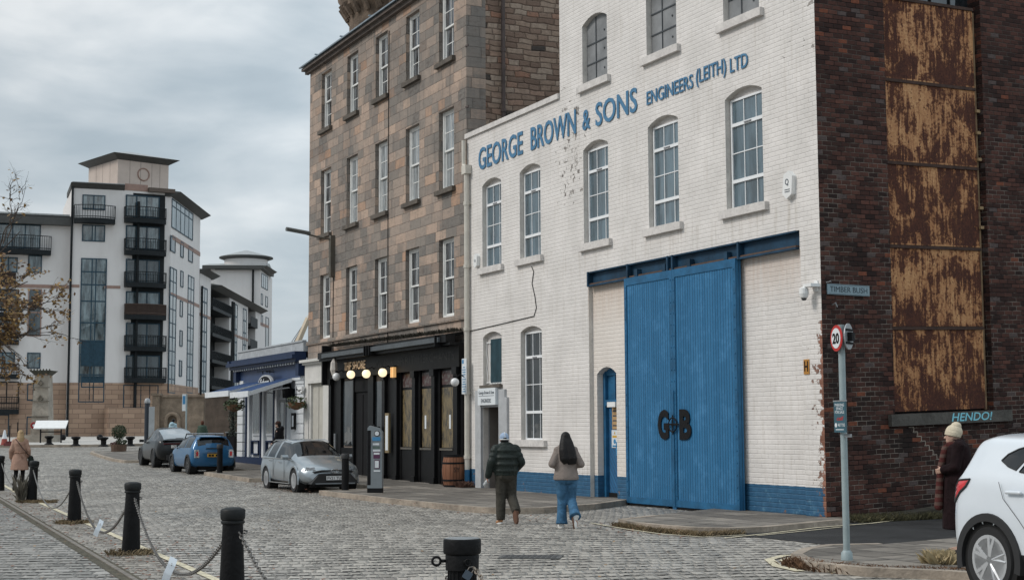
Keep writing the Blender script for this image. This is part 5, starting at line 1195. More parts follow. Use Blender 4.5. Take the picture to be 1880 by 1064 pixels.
# ================================================================ STREET THINGS
def chain_links(m, pts, r=.006, L=.05, W=.028):
    """interlocked oval links along a path"""
    out = []; acc = 0.0; tot = sum((V(pts[i + 1]) - V(pts[i])).length for i in range(len(pts) - 1)); n = max(2, int(tot / (L * .78)))
    P = [V(p) for p in pts]; seg = [(P[i + 1] - P[i]).length for i in range(len(P) - 1)]
    def pt(s):
        i = 0
        while i < len(seg) - 1 and s > seg[i]: s -= seg[i]; i += 1
        return P[i].lerp(P[i + 1], min(1, s / seg[i])), (P[i + 1] - P[i]).normalized()
    for k in range(n):
        c, t = pt((k + .5) * tot / n); a = t.cross(V((0, 0, 1))); a = a.normalized() if a.length > .05 else V((1, 0, 0)); q = t.cross(a)
        u_ = (a + q).normalized() if k % 2 else (a - q).normalized()
        m.tube([c + t * (L / 2 * cos(i * pi / 4)) + u_ * (W / 2 * sin(i * pi / 4)) for i in range(9)], r, 4, caps=False)
    return m
def catenary(a, b_, low, n=24):
    a, b_ = V(a), V(b_); out = []
    for i in range(n + 1):
        t = i / n; p = a.lerp(b_, t); sag = 4 * t * (1 - t); base = a.z + (b_.z - a.z) * t; out.append(V((p.x, p.y, base - (base - low) * sag)))
    return out
BP = [(-14.95, 43.2), (-11.82, 36.4), (-8.30, 28.1), (-5.42, 21.1), (-2.66, 14.1)]
BL = ['chained iron bollard cut off by the left picture edge', 'chained iron bollard directly in front of the woman in the trench coat', 'chained iron bollard between the trench-coat woman and the pair carrying paper-tagged chains',
      'chained iron bollard with a paper tag on the chain either side of it', 'tall chained iron bollard cut by the bottom edge, nearest of the domed ones']
def mk_bollard():
    t = thing('chained_bollard', BL[0], 'bollard', (0, 0, 0), 0, 'bollards chained along the quay edge')
    MB().lathe([(.128, 0), (.130, .05), (.098, .82), (.097, .86)], n=20).build('post', IRON, t, smooth=rad(40))
    MB().lathe([(.103, .861), (.114, .872), (.114, .885), (.103, .895), (.112, .905), (.118, .925), (.118, .99), (.108, 1.003), (.06, 1.018), (.0, 1.022)], n=20).build('cap', M_('iron_cap', (.014, .015, .0155), .5, var=.4, vs=9, spec=.2), t, smooth=rad(40))
    MB().tube([(.02 * 0 + .10, -.035, .80), (.13, -.06, .795), (.115, -.08, .77), (.10, -.06, .775)], .009, 5).build('eye', CHAIN, t)
    return t
bo = mk_bollard()
for i, (x, y) in enumerate(BP):
    o = bo if i == 0 else copy_tree(bo); o.location = (x, y, gz(y) + .0); o['label'] = BL[i]; o.rotation_euler = (rad(-1.5) if i == 1 else 0, rad(3.2) if i == 1 else rad(.6 * (i % 2)), .3)
FB = (-.345, 10.05)
CL = ['chain hanging between the two leftmost quay bollards', 'chain sagging from the trench-coat woman\'s bollard to the next one', 'chain carrying the smaller, farther paper tag', 'chain carrying the larger, nearer paper tag', 'chain running from the last domed bollard down out of the picture bottom']
for i in range(5):
    a = V((*BP[i], gz(BP[i][1]) + .79)); e_ = V((*(BP[i + 1] if i < 4 else FB), gz(BP[i + 1][1] if i < 4 else 0) + .79)); d = (e_ - a).normalized()
    side = V((-d.y, d.x, 0)) * -.07
    pts = catenary(a + d * .10 - side * 0 + V((.04, -.05, 0)), e_ - d * .11, .09 if i else .25, 30)
    far = i < 2
    m = MB()
    if far: m.tube(pts, .014, 5)
    else: chain_links(m, pts, .0065, .058, .036)
    o = tag(m.build('chain', CHAIN if far else CHAIN), CL[i], 'chain', 'chains slung between the quay bollards')
def papertag(lb, P, s, ang, tilt):
    t = thing('paper_tag', lb, 'paper tag', tuple(P), ang, 'paper tags on the chains')
    m = MB(); h, w_ = s, s * .42
    m.add([(-w_ / 2, 0, 0), (w_ / 2, 0, 0), (w_ / 2 + .01, -.02, -h * .5), (-w_ / 2 + .01, -.02, -h * .5), (w_ / 2 + .03, -.015, -h), (-w_ / 2 + .03, -.015, -h)], [(0, 1, 2, 3), (3, 2, 4, 5)])
    m.add([(-w_ / 2, .004, 0), (w_ / 2, .004, 0), (w_ / 2 - .02, .06, h * .35), (-w_ / 2 - .02, .06, h * .35)], [(0, 1, 2, 3)])
    m.xf(Matrix.Rotation(tilt, 4, 'Y'))
    MB.build(m, 'sheet', M_('paper', (.68, .72, .76), .6, var=.04), t); MB().tube([(0, .012, -.02), (0, -.012, .0), (0, .012, .02)], .006, 4).build('tape', STEEL, t); return t
def on_ray(x, y, dist): d = ray(x, y); return CAM + d * (dist / d.y)
papertag('smaller white paper tag folded over the chain beside the third domed bollard', on_ray(184, 962, 24.2), .19, .2, rad(32))
papertag('larger white paper tag hanging from the chain before the nearest domed bollard', on_ray(315, 1036, 17.4), .22, .1, rad(28))
# fluted bollard right in front
t = thing('fluted_bollard', 'stout fluted iron bollard with a flat drum cap and padlock in the foreground', 'bollard', (*FB, 0), 0)
m = MB(); n = 36
for z0, z1 in ((0, .80),):
    vs = []; 
    for z in (z0, z1):
        for k in range(n * 2): a = pi * k / n; r = (.099 if (k // 2) % 2 else .090); vs.append((r * cos(a), r * sin(a), z))
    m.add(vs, [(k, (k + 1) % (2 * n), (k + 1) % (2 * n) + 2 * n, k + 2 * n) for k in range(2 * n)])
m.build('fluted_shaft', IRON, t)
MB().lathe([(.10, .80), (.112, .805), (.114, .90), (.112, .905), (.125, .915), (.128, .925), (.128, 1.0), (.125, 1.008), (.118, 1.013)], n=40).build('drum', IRON, t, smooth=rad(30))
MB().lathe([(.119, 1.0135), (.112, 1.016), (.02, 1.022)], n=40).build('top_plate', IRONT, t, smooth=rad(30))
m = MB(); m.tube([(-.105, -.02, .865), (-.142, -.03, .865)], .011, 8); m.tube([(-.172 + .028 * cos(k * pi / 8), -.035, .865 + .028 * sin(k * pi / 8)) for k in range(17)], .0085, 8, caps=False); m.build('ring', IRON, t, smooth=True)
m = MB(); m.tube([(.045 + .02 * cos(k * pi / 8), -.125, .862 + .022 * sin(k * pi / 8)) for k in range(17)], .006, 6, caps=False); m.tube([(.02, -.10, .865), (.03, -.12, .866)], .016, 8); m.build('eye', IRON, t, smooth=True)
t2 = thing('padlock', 'small blue-grey padlock hanging from the fluted foreground bollard', 'padlock', (FB[0] + .052, FB[1] - .135, .80), 0)
R_ = Matrix.Rotation(rad(-32) * -1, 4, 'Y')
MB().prism([(-.026, -.05), (.026, -.05), (.028, -.045), (.028, .0), (.022, .006), (-.022, .006), (-.028, 0), (-.028, -.045)], -.012, .012).xf(R_).build('lock_body', M_('lock_blue', (.075, .10, .13), .35, metal=.4, var=.1), t2)
MB().tube([(-.016, 0, .004), (-.016, 0, .028), (0, 0, .042), (.016, 0, .028), (.016, 0, .004)], .0045, 6).xf(R_).build('shackle', CHAIN, t2)
m = chain_links(MB(), catenary((FB[0] + .085, FB[1] - .13, .83), (FB[0] + 2.6, FB[1] - 6.0, .79), .05, 34), .006, .046, .030)
tag(m.build('chain', M_('worn_chain', (.26, .22, .18), .4, metal=.7, var=.5, vs=30)), 'worn bright chain leading from the padlocked foreground bollard to the bottom edge', 'chain', 'chains slung between the quay bollards')
# plain street bollards on the kerb nibs
def plain_bollard(lb, P, h, r, rz=0):
    t = thing('street_bollard', lb, 'bollard', tuple(P), rz, 'plain black bollards on the kerb')
    MB().lathe([(r, 0), (r, h * .86)], n=16).build('post', BLK2, t, smooth=rad(40)); MB().lathe([(r + .012, h * .86), (r + .018, h * .88), (r + .018, h * .96), (r + .005, h), (0, h)], n=16).build('cap', M_('bollard_cap', (.03, .03, .031), .6), t, smooth=rad(40)); return t
g0 = V((*W2(-29.5, -3.65), 0)); g0 = at(403, 52.2); plain_bollard('slim black bollard on the kerb tip behind the blue hatchback', (g0.x, g0.y, gz(g0.y) + K), 1.0, .10)
g0 = at(633, 40.0); plain_bollard('slim black bollard in front of the silver estate car', (g0.x, g0.y, K), .98, .098)
# parking ticket machine
g0 = at(688, 38.3); t = thing('parking_meter', 'grey solar parking ticket machine with stickers on the pavement edge', 'parking meter', (g0.x, g0.y, K), rad(-4))
PMG = M_('meter_grey', (.20, .225, .24), .45, var=.08)
MB().prism([(-.19, .12), (.19, .12), (.19, 1.55), (.10, 1.66), (-.14, 1.72), (-.19, 1.66)], -.12, .14).build('cabinet', PMG, t)
MB().box(-.188, -.1, -.123, -.1201, .2, 1.6).box(-.19, .19, -.12, .14, 0, .119).build('plinth', BLK2, t)
MB().lathe([(.075, 0), (.075, -.01)], (.06, -.12, 1.52), 20, axis='y').build('clock_disc', BLK2, t); MB().lathe([(.058, 0), (.055, -.004)], (.06, -.13, 1.52), 20, axis='y').box(.055, .065, -.1345, -.134, 1.5, 1.56).build('clock_face', SG, t)
MB().box(-.06, .15, -.128, -.1205, 1.33, 1.43).build('blue_panel', SBLUE, t); MB().box(-.03, .14, -.128, -.1205, .88, 1.05).box(-.0, .13, -.128, -.1205, .62, .84).build('purple_sticker', M_('purple', (.09, .025, .07)), t)
for bb in ((-.02, .13, -.130, -.1285, .98, 1.03), (.01, .11, -.131, -.1285, .64, .82), (-.04, .15, -.128, -.1205, 1.06, 1.11), (-.02, .15, -.128, -.1205, .54, .58), (-.05, .12, -.128, -.1205, 1.22, 1.27)): MB().box(*bb).build('white_sticker', SG, t)
MB().box(-.05, .13, -.127, -.1205, 1.13, 1.19).build('screen', M_('lcd', (.10, .14, .12), .3), t); MB().box(-.17, -.11, -.16, -.124, 1.2, 1.4).build('card_slot', BLK2, t)
# 20 mph sign pole
g0 = grd(1555, 1027, .1); g0.z = .10
t = thing('speed_limit_sign', 'grey-green pole with a round red-ringed 20 speed limit sign on the lane corner', 'road sign', tuple(g0), 0)
MB().tube([(0, 0, 0), (0, 0, 2.93)], .042, 14).lathe([(.075, 0), (.07, .09), (.045, .12)], n=14).build('pole', GREYP, t, smooth=rad(40))
def disc(name, yaw, cx_, cy_, z, rear):
    Mx = Matrix.Translation((cx_, cy_, z)) @ Matrix.Rotation(yaw, 4, 'Z')
    d_ = MB().lathe([(.165, 0), (.165, .012)], (0, 0, 0), 32, axis='y').build(name, STEEL if rear else RED, t, M=Mx)
    if not rear:
        MB().lathe([(.128, -.004), (.128, -.0015)], (0, 0, 0), 32, axis='y').build('face', SG, d_, M=Mx); MB().text('20', -.095, .095, -.07, .065, -.005, .003, .03).build('number', BLK2, d_, M=Mx)
    else: MB().box(-.12, .12, .0, .03, .07, .095).box(-.12, .12, .0, .03, -.095, -.07).box(-.05, .06, .0, .07, -.06, .05).build('bracket', BLK2, d_, M=Mx)
disc('sign_disc', rad(-77), -.072, -.03, 2.76, False)
d2_ = disc('rear_disc', rad(58 + 180), .075, -.05, 2.78, True)
EST = M_('estate_green', (.035, .095, .125), .5, var=.06)
t3 = thing('estate_agent_board', 'small teal PARKING SPACE FOR SALE board tied halfway up the 20 sign pole', 'sign', (g0.x - .05, g0.y - .05, 1.68), rad(-72))
MB().box(-.13, .15, -.012, 0, 0, .39).build('board', EST, t3)
MB().text('PARKING', -.1, .12, .325, .36, -.0125, .002).text('SPACE', -.07, .09, .28, .315, -.0125, .002).text('FOR SALE', -.1, .12, .235, .27, -.0125, .002).text('RETTIE', -.03, .13, .075, .11, -.0125, .002).lathe([(.028, -.0126), (.028, -.014)], (-.085, 0, .09), 12, axis='y').box(-.09, .1, -.014, -.0125, .03, .04).build('lettering', SG, t3)
MB().text('call', -.06, .1, .15, .2, -.0125, .002, .01, .3).build('red_lettering', RED, t3); MB().box(-.14, .16, -.016, .006, .385, .40).box(-.10, .15, .05, .07, -.06, -.02).build('fixings', STEEL, t3)


# ---------------------------------------------------------------- far quay
g0 = grd(75, 800 + 14); P = at(76, 106); t = thing('stone_memorial', 'tall tapering sandstone memorial pillar with flared dark capital and wreaths at its foot', 'memorial', (P.x, P.y, gz(106) + .1), 0)
MEM = M_('memorial_stone', (.30, .265, .22), .9, var=.25, vs=1.5, dirt=.5, bp=.02, bs=9); k_ = 106 / 2713.0
def hz(y): return HC + (790 - y) * k_ - (gz(106) + .1)
w0, w1 = 17 * k_, 12.5 * k_
MB().add([(-w0, -w0, 0), (w0, -w0, 0), (w0, w0, 0), (-w0, w0, 0), (-w1, -w1, hz(689)), (w1, -w1, hz(689)), (w1, w1, hz(689)), (-w1, w1, hz(689))], [(0, 3, 2, 1), (4, 5, 6, 7), (0, 1, 5, 4), (1, 2, 6, 5), (2, 3, 7, 6), (3, 0, 4, 7)]).build('shaft', MEM, t)
cz = hz(689); m = MB(); m.add([(-w1, -w1, cz), (w1, -w1, cz), (w1, w1, cz), (-w1, w1, cz), (-.8, -.8, cz + .33), (.8, -.8, cz + .33), (.8, .8, cz + .33), (-.8, .8, cz + .33)], [(4, 5, 6, 7), (0, 1, 5, 4), (1, 2, 6, 5), (2, 3, 7, 6), (3, 0, 4, 7)])
for k in range(7): m.prism([(-.75 + k * .22, cz + .3), (-.58 + k * .22, cz + .3), (-.66 + k * .22, cz + .46)], -.8, -.7)
m.build('capital', M_('capital_dark', (.055, .055, .042), .9, var=.3), t)
CVM = M_('carving', (.13, .115, .09), .9)
for z in (hz(712), hz(737), hz(765)): MB().box(-w0 * .98, w0 * .98, -w0 * 1.02, -w0 * .9, z, z + .05).build('string_band', CVM, t)
for z in (hz(704), hz(732)): m = MB(); m.tube([(-.18, -w1 - .12, z), (0, -w1 - .14, z + .22), (.18, -w1 - .12, z), (0, -w1 - .13, z - .14), (-.18, -w1 - .12, z)], .06, 5); m.build('carving', M_('carving2', (.13, .115, .09), .9), t)
MB().box(-1.0, 1.0, -1.0, 1.0, -.2, hz(798)).build('plinth', MEM, t)
for i, x in enumerate((69, 81, 89)):
    q = thing('poppy_wreath', ['red poppy wreath with pale centre leaning left-most on the memorial', 'red poppy wreath with pale centre leaning in the middle on the memorial', 'plain dark red poppy wreath leaning at the right of the memorial'][i], 'wreath', (P.x + (x - 76) * k_, P.y - 1.05 - .07 * i, P.z + hz(778) ), 0, 'wreaths on the memorial')
    MB().tube([(.16 * cos(a * pi / 8), 0, .17 * sin(a * pi / 8)) for a in range(17)], .085, 6, caps=False).build('flowers', M_('poppy', (.22, .012, .012), .8, var=.4, vs=20), q)
    if i < 2: MB().lathe([(.09, 0), (.08, -.03)], (0, -.02, 0), 10, axis='y').build('centre', SG, q)
P = at(92, 103); t = thing('information_board', 'wide white slanted information board on dark legs in front of the memorial', 'information board', (P.x, P.y, gz(103) + .14), 0)
MB().prism([(-.35, 1.02), (-.33, .96), (.25, 1.50), (.23, 1.55)], -1.12, 1.12, ax='x').build('panel', WHT, t); m = MB()
for x in (-.72, .72): m.box(x - .04, x + .04, -.05, .05, 0, 1.2)
m.box(-.7, .7, -.03, .03, .72, .80); m.build('leg_frame', BLK2, t)
def mooring(x, y):
    P = grd(x, y, .15); t = thing('mooring_bollard', '', 'mooring bollard', (P.x, P.y, gz(P.y) + .14), 0, 'mooring bollards along the far quay edge')
    MB().lathe([(.32, 0), (.3, .06), (.17, .15), (.17, .38), (.30, .50), (.28, .58), (.1, .6)], n=14).build('post', IRON, t, smooth=rad(40)); return t
for i, (x, y, lb) in enumerate(((90, 816, 'mooring bollard on the far quay below the information board'), (139, 818, 'mooring bollard on the far quay right of the information board'), (190, 819, 'mooring bollard on the far quay just left of the planter bush'), (239, 818, 'small mooring bollard on the far quay between planter bush and dark crossover'))): mooring(x, y)['label'] = lb
for x, y, lb in ((114, 799, 'round dark stone ball at the right end of the information board'), (182, 798, 'round dark stone ball on the far paving against the buff base')):
    P = at(x, 112); t = thing('stone_ball', lb, 'stone ball', (P.x, P.y, gz(112) + .14), 0, 'dark balls on the far quay'); MB().ell((0, 0, .2 + HC - HC), .24, 16, 10).build('ball', IRON, t, smooth=True); MB().lathe([(.14, -.05), (.12, .02)], n=12).build('base', BLK2, t)
P = at(7, 96); t = thing('traffic_cone', 'faded red and white traffic cone at the left edge by the far quay', 'traffic cone', (P.x, P.y, gz(96) + .14), 0)
MB().lathe([(.22, .05), (.16, .42)], n=14).box(-.3, .3, -.3, .3, 0, .05).build('cone', M_('cone_red', (.30, .06, .045), .7), t); MB().lathe([(.16, .42), (.06, .95), (.03, .98)], n=14).build('sleeve', SG, t)
P = at(2, 94); t = thing('cable_drum', 'low dark red barrier base beside the traffic cone', 'barrier', (P.x, P.y, gz(94) + .14), 0)
MB().box(.2, 1.4, -.2, .2, 0, .18).box(.3, 1.2, -.12, .12, .181, .3).build('foot', M_('dull_red', (.12, .03, .03), .8, var=.3), t); MB().tube([(.5, 0, .3), (.5, 0, 1.3)], .04, 6).tube([(1.0, 0, .3), (1.0, 0, 1.5)], .04, 6).build('post', BLK2, t)
P = grd(218, 828, K); t = thing('round_planter', 'round wooden planter with a dark bushy shrub on the kerb tip', 'planter', (P.x, P.y, gz(P.y) + K), 0)
MB().lathe([(.40, 0), (.44, .38), (.41, .38), (.40, .30)], n=16).build('tub', M_('tub_wood', (.10, .06, .04), .8, var=.3), t)
def leafball(q, m, c, r, n, s, flat=1.0):
    for k in range(n):
        d = V((q.gauss(0, 1), q.gauss(0, 1), q.gauss(0, 1))).normalized() * (r * q.uniform(.35, 1) ** .6); d.z *= flat; p = V(c) + d
        u_ = V((q.uniform(-1, 1), q.uniform(-1, 1), q.uniform(-1, 1))).normalized() * s * q.uniform(.6, 1.2); v_ = u_.orthogonal().normalized() * s * .55; m.add([p - u_, p + v_, p + u_, p - v_], [(0, 1, 2, 3)])
m = MB(); q = random.Random(3); leafball(q, m, (0, 0, 1.05), .42, 900, .05, 1.0); leafball(q, m, (.12, 0, .5), .35, 260, .05, .5); m.build('shrub', M_('shrub_leaf', (.035, .05, .022), .8, var=.5, vs=8), t); MB().tube([(0, 0, .3), (0, 0, .9)], .03, 6).build('stem', M_('stem', (.06, .04, .03)), t)
m = MB(); leafball(q, m, (-.2, -.1, .42), .25, 130, .045, .4); m.build('bedding', M_('bedding', (.12, .05, .045), .8, var=.4), t)
P = at(268, 84); t = thing('totem_sign', 'dark domed totem post with a white side panel beyond the dark crossover', 'sign', (P.x, P.y, gz(84)), .2)
MB().lathe([(.14, 0), (.14, 2.75)], n=16).build('post', M_('totem', (.02, .028, .04), .5), t); MB().lathe([(.16, 2.751), (.17, 2.85), (.12, 3.0), (0, 3.04)], n=16).build('cap', STEEL, t, smooth=rad(40)); MB().box(.10, .42, -.15, -.1, .4, 2.55).build('panel', M_('totem_panel', (.40, .42, .43)), t)
P = at(340, 88); t = thing('bus_stop_pole', 'thin grey pole with a small white and dark flag panel beyond the cars', 'sign', (P.x, P.y, gz(88)), 0)
MB().tube([(0, 0, 0), (0, 0, 3.3)], .05, 8).build('pole', GREYP, t); MB().box(-.25, -.02, -.03, .03, 2.3, 3.3).build('flag', SG, t); MB().box(-.22, -.06, -.035, -.0301, 2.7, 3.2).build('marking', SBLUE, t)
# remains of an old stone arch wall in front of the flank
P = at(335, 112); t = thing('old_archway_wall', 'weathered sandstone wall fragment with a blocked round arch and capped pier', 'wall', (P.x, P.y, gz(112)), 0)
k_ = 112 / 2713.0; zz = lambda y: HC + (788 - y) * k_ - gz(112); X_ = lambda x: (x - 335) * k_
OW = M_('old_wall', (.20, .155, .115), .95, var=.35, vs=1.4, dirt=.6, bp=.04, bs=6)
ar_ = [(X_(303), 0), (X_(327), 0), (X_(327), zz(770))] + [(X_(315) + X_(327) * 0 + 12 * k_ * cos(a * pi / 8), zz(770) + 12 * k_ * sin(a * pi / 8)) for a in range(1, 8)] + [(X_(303), zz(770))]
MB().panel([(X_(280), -1), (X_(372), -1), (X_(372), zz(726)), (X_(290), zz(726)), (X_(280), zz(730))], [ar_], 0, .3).box(X_(280), X_(372), .31, .5, -1, zz(727)).build('masonry', OW, t)
MB().box(X_(279), X_(292), -.3, .4, -1, zz(725)).box(X_(277), X_(294), -.4, .4, zz(725), zz(721)).build('pier', OW, t); MB().box(X_(292), X_(373), -.12, .5, zz(728), zz(724)).build('coping', OW, t)
m = MB(); m.tube([(X_(303), -.05, 0)] + [(x, -.05, z) for x, z in ar_[-1:1:-1]] + [(X_(327), -.05, 0)], .16, 6); m.build('arch_ring', OW, t)
P = at(385, 118); t = thing('garden_wall', 'tall dark stone boundary wall running behind the parked cars', 'wall', (P.x, P.y, gz(118)), 0)
MB().box(-1.2, 4.6, 0, .5, -1, 3.4).build('masonry', M_('dark_wall', (.10, .075, .058), .95, var=.3, vs=1.5, dirt=.5), t); MB().box(-1.3, 4.7, -.06, .56, 3.401, 3.55).build('coping', OW, t)

# ---------------------------------------------------------------- tree at the left edge
BARK = M_('bark', (.06, .045, .036), .95, var=.3, vs=8)
def tree(label, base, trunk_h, seed, tips):
    t = thing('tree', label, 'tree', tuple(base), 0); q = random.Random(seed); wd = MB(); lf = [MB(), MB()]
    wd.tube([(0, 0, -.2), (.05, 0, trunk_h * .5), (.1, .05, trunk_h)], [.19, .15, .12], 10)
    def leaf(p, s):
        u_ = V((q.uniform(-1, 1), q.uniform(-1, 1), q.uniform(-1, .3))).normalized() * s; v_ = u_.orthogonal().normalized() * s * .6
        lf[q.random() < .4].add([p - u_, p + v_ * .9, p + u_ * .9, p - v_], [(0, 1, 2, 3)])
    def branch(a, b_, r, lev, dens):
        n = 6; pts = [a.lerp(b_, i / n) + V((q.gauss(0, 1), q.gauss(0, 1), q.gauss(0, 1))) * (b_ - a).length * .035 * (i > 0) for i in range(n + 1)]
        wd.tube(pts, [r * (1 - .75 * i / n) for i in range(n + 1)], 5)
        if lev == 0:
            for p in pts[1:]:
                for _ in range(2):
                    if q.random() < dens * .72: leaf(p + V((q.gauss(0, .03), q.gauss(0, .03), q.gauss(0, .025) - .03)), q.uniform(.026, .058))
            return
        k = 5 if lev > 1 else 4
        for i in range(k):
            s_ = q.uniform(.25, 1); p = a.lerp(b_, s_); d = (b_ - a).normalized(); d = (d + V((q.gauss(0, .55), q.gauss(0, .55), q.gauss(.0, .5)))).normalized(); branch(p, p + d * (b_ - a).length * q.uniform(.3, .55), r * .45, lev - 1, dens)
    for (x, y, z, dens) in tips:
        z0 = trunk_h * q.uniform(.6, 1); a = V((.07, 0, z0)); branch(a, V((x, y, z)), .036, 3, dens)
    wd.build('trunk', BARK, t)
    a_ = lf[0].build('crown', M_('leaf_ochre', (.26, .155, .05), .7, var=.4, vs=6), t)
    lf[1].build('crown', M_('leaf_brown', (.13, .072, .035), .8, var=.4, vs=6), t)
    return t
TB = at(-150, 30)
k_ = 30 / 2713.0
def TT(x, y, dd=0.0): return ((x + 150) * k_, dd, HC + (787 - y) * k_)
tree('leafless-topped autumn tree reaching in from the left edge with sparse ochre leaves', TB, 5.0, 4,
     [(*TT(5, 400, .5), .06), (*TT(50, 520, -.4), .42), (*TT(20, 560, .7), .7), (*TT(-10, 520, -.6), .7), (*TT(80, 610, .1), .12), (*TT(-5, 625, .8), .5), (*TT(-100, 480, 1), .5), (*TT(-30, 585, .2), .7), (*TT(55, 560, .6), .4)])

# ---------------------------------------------------------------- weeds, litter, fallen leaves (uncountable)
WEED = M_('dead_grass', (.17, .125, .07), .9, var=.5, vs=5); WEEDG = M_('verge_grass', (.07, .062, .028), .9, var=.5, vs=5); LEAFB = M_('fallen_leaf', (.16, .065, .035), .8, var=.5, vs=5)
def tufts(name, label, pts, n, hgt, spread, mat, seed, cat='grass', wid=.006):
    q = random.Random(seed); m = MB()
    for k in range(n):
        c = pts(q); a = q.uniform(0, 2 * pi); L = hgt * q.uniform(.3, 1); le = q.uniform(0, spread); w_ = wid * q.uniform(.6, 1.4)
        d = V((cos(a), sin(a), 0)); s_ = V((-sin(a), cos(a), 0)) * w_; p = V(c)
        m.add([p - s_, p + s_, p + d * le * .4 + V((0, 0, L * .7)) + s_ * .7, p + d * le + V((0, 0, L)) ], [(0, 1, 2, 3)])
    o = m.build(name, mat); return tag(o, label, cat, kind='stuff')
def along(fr, x0, x1, y0, y1, h): return lambda q: (lambda p: (p.x, p.y, gz(p.y) + h))(fr.w(q.uniform(x0, x1), q.uniform(y0, y1), 0))
def clumps(cs, r, h): 
    def f(q):
        c = q.choice(cs); a = q.uniform(0, 2 * pi); rr = r * sqrt(q.random()); return (c[0] + rr * cos(a), c[1] + rr * sin(a), gz(c[1]) + h)
    return f
def poly_pts(px_, r, h):
    L = [grd(x, y, h) for x, y in px_]
    def f(q):
        i = q.randrange(len(L) - 1); p = L[i].lerp(L[i + 1], q.random()); return (p.x + q.gauss(0, r), p.y + q.gauss(0, r), gz(p.y) + h)
    return f
tufts('verge_grass', 'ragged brown-green grass at the foot of the brick lane wall', along(FS, .35, 4.2, -.55, -.02, .0), 5200, .17, .12, WEEDG, 1)
q_ = MB(); q_.prism([(.3, 0), (5, 0), (5, .1), (3, .14), (1.2, .06), (.3, .02)], -.42, -.01); tag(q_.build('verge_soil', M_('soil', (.05, .042, .028), .95, var=.4), M=FS.mat()), kind='structure')
tufts('kerb_weeds', 'dead brown weeds along the curved corner kerb', poly_pts([(1128, 965), (1200, 976), (1290, 984), (1360, 980)], .05, .0), 2600, .10, .09, WEED, 2)
tufts('kerb_weeds', 'dead brown weeds along the front kerb of the lane-mouth pavement', poly_pts([(1455, 1036), (1500, 1046), (1600, 1054), (1740, 1058), (1800, 1062)], .08, .0), 4200, .13, .12, M_('russet_weeds', (.14, .075, .04), .9, var=.5, vs=4), 3)
tufts('straw_tuft', 'pale straw-coloured grass tuft at the kerb beside the white car', clumps([tuple(grd(1733, 1048, 0))], .18, .0), 900, .28, .22, M_('straw', (.36, .29, .17), .9, var=.4, vs=4), 5)
tufts('bollard_weeds', 'dead grass gathered round the feet of the quay bollards', clumps([BP[1], (BP[1][0] + .35, BP[1][1] - .2), BP[3], BP[2]], .35, .0), 2200, .09, .1, WEED, 6)
tufts('tall_dry_weed', 'tall dry weed growing against the bollard behind the trench-coat woman', clumps([(BP[1][0] - .22, BP[1][1] - .1)], .06, 0), 80, .75, .24, M_('grey_weed', (.13, .115, .09), .9, var=.4), 7)
tufts('gutter_growth', 'dark growth along the gutter above the pub cornice', along(FW, -27.4, -16.2, -.35, -.05, 4.52), 3600, .13, .1, M_('dark_growth', (.03, .026, .018), .95, var=.4), 8)
tufts('pipe_foot_weeds', 'brown weeds at the foot of the cream drainpipe', along(FW, -16.9, -15.6, -.45, -.05, K), 1500, .2, .16, M_('rust_weeds', (.09, .045, .03), .9, var=.4), 9)
def litter(name, label, f, n, mat, seed, s=.035):
    q = random.Random(seed); m = MB()
    for k in range(n):
        p = V(f(q)); a = q.uniform(0, 6.3); u_ = V((cos(a), sin(a), q.uniform(-.2, .25))) * s * q.uniform(.5, 1.2); v_ = V((-sin(a), cos(a), q.uniform(-.2, .25))) * s * .6; p.z += .012
        m.add([p - u_, p + v_, p + u_, p - v_], [(0, 1, 2, 3)])
    return tag(m.build(name, mat), label, 'leaves', kind='stuff')
litter('fallen_leaves', 'scattered brown fallen leaves on the quay setts and around the bollards', lambda q: (lambda p: (p.x, p.y, gz(p.y)))(FW.w(q.uniform(-22, 6), -12.6 + q.gauss(0, .75), 0)), 1100, LEAFB, 10)
litter('fallen_leaves', 'thinly scattered fallen leaves over the cobbled road', lambda q: (lambda p: (p.x, p.y, gz(p.y)))(FW.w(q.uniform(-30, 8), q.uniform(-16, -4.6), 0)), 260, M_('leaf_tan', (.25, .15, .07), .8, var=.4), 11)
litter('fallen_leaves', 'fallen leaves drifted against the pavement kerbs', lambda q: (lambda p: (p.x, p.y, gz(p.y) + .1 * (q.random() < .3)))(FW.w(q.uniform(-24, 2), -4.45 + q.gauss(0, .22), 0)), 420, LEAFB, 12)
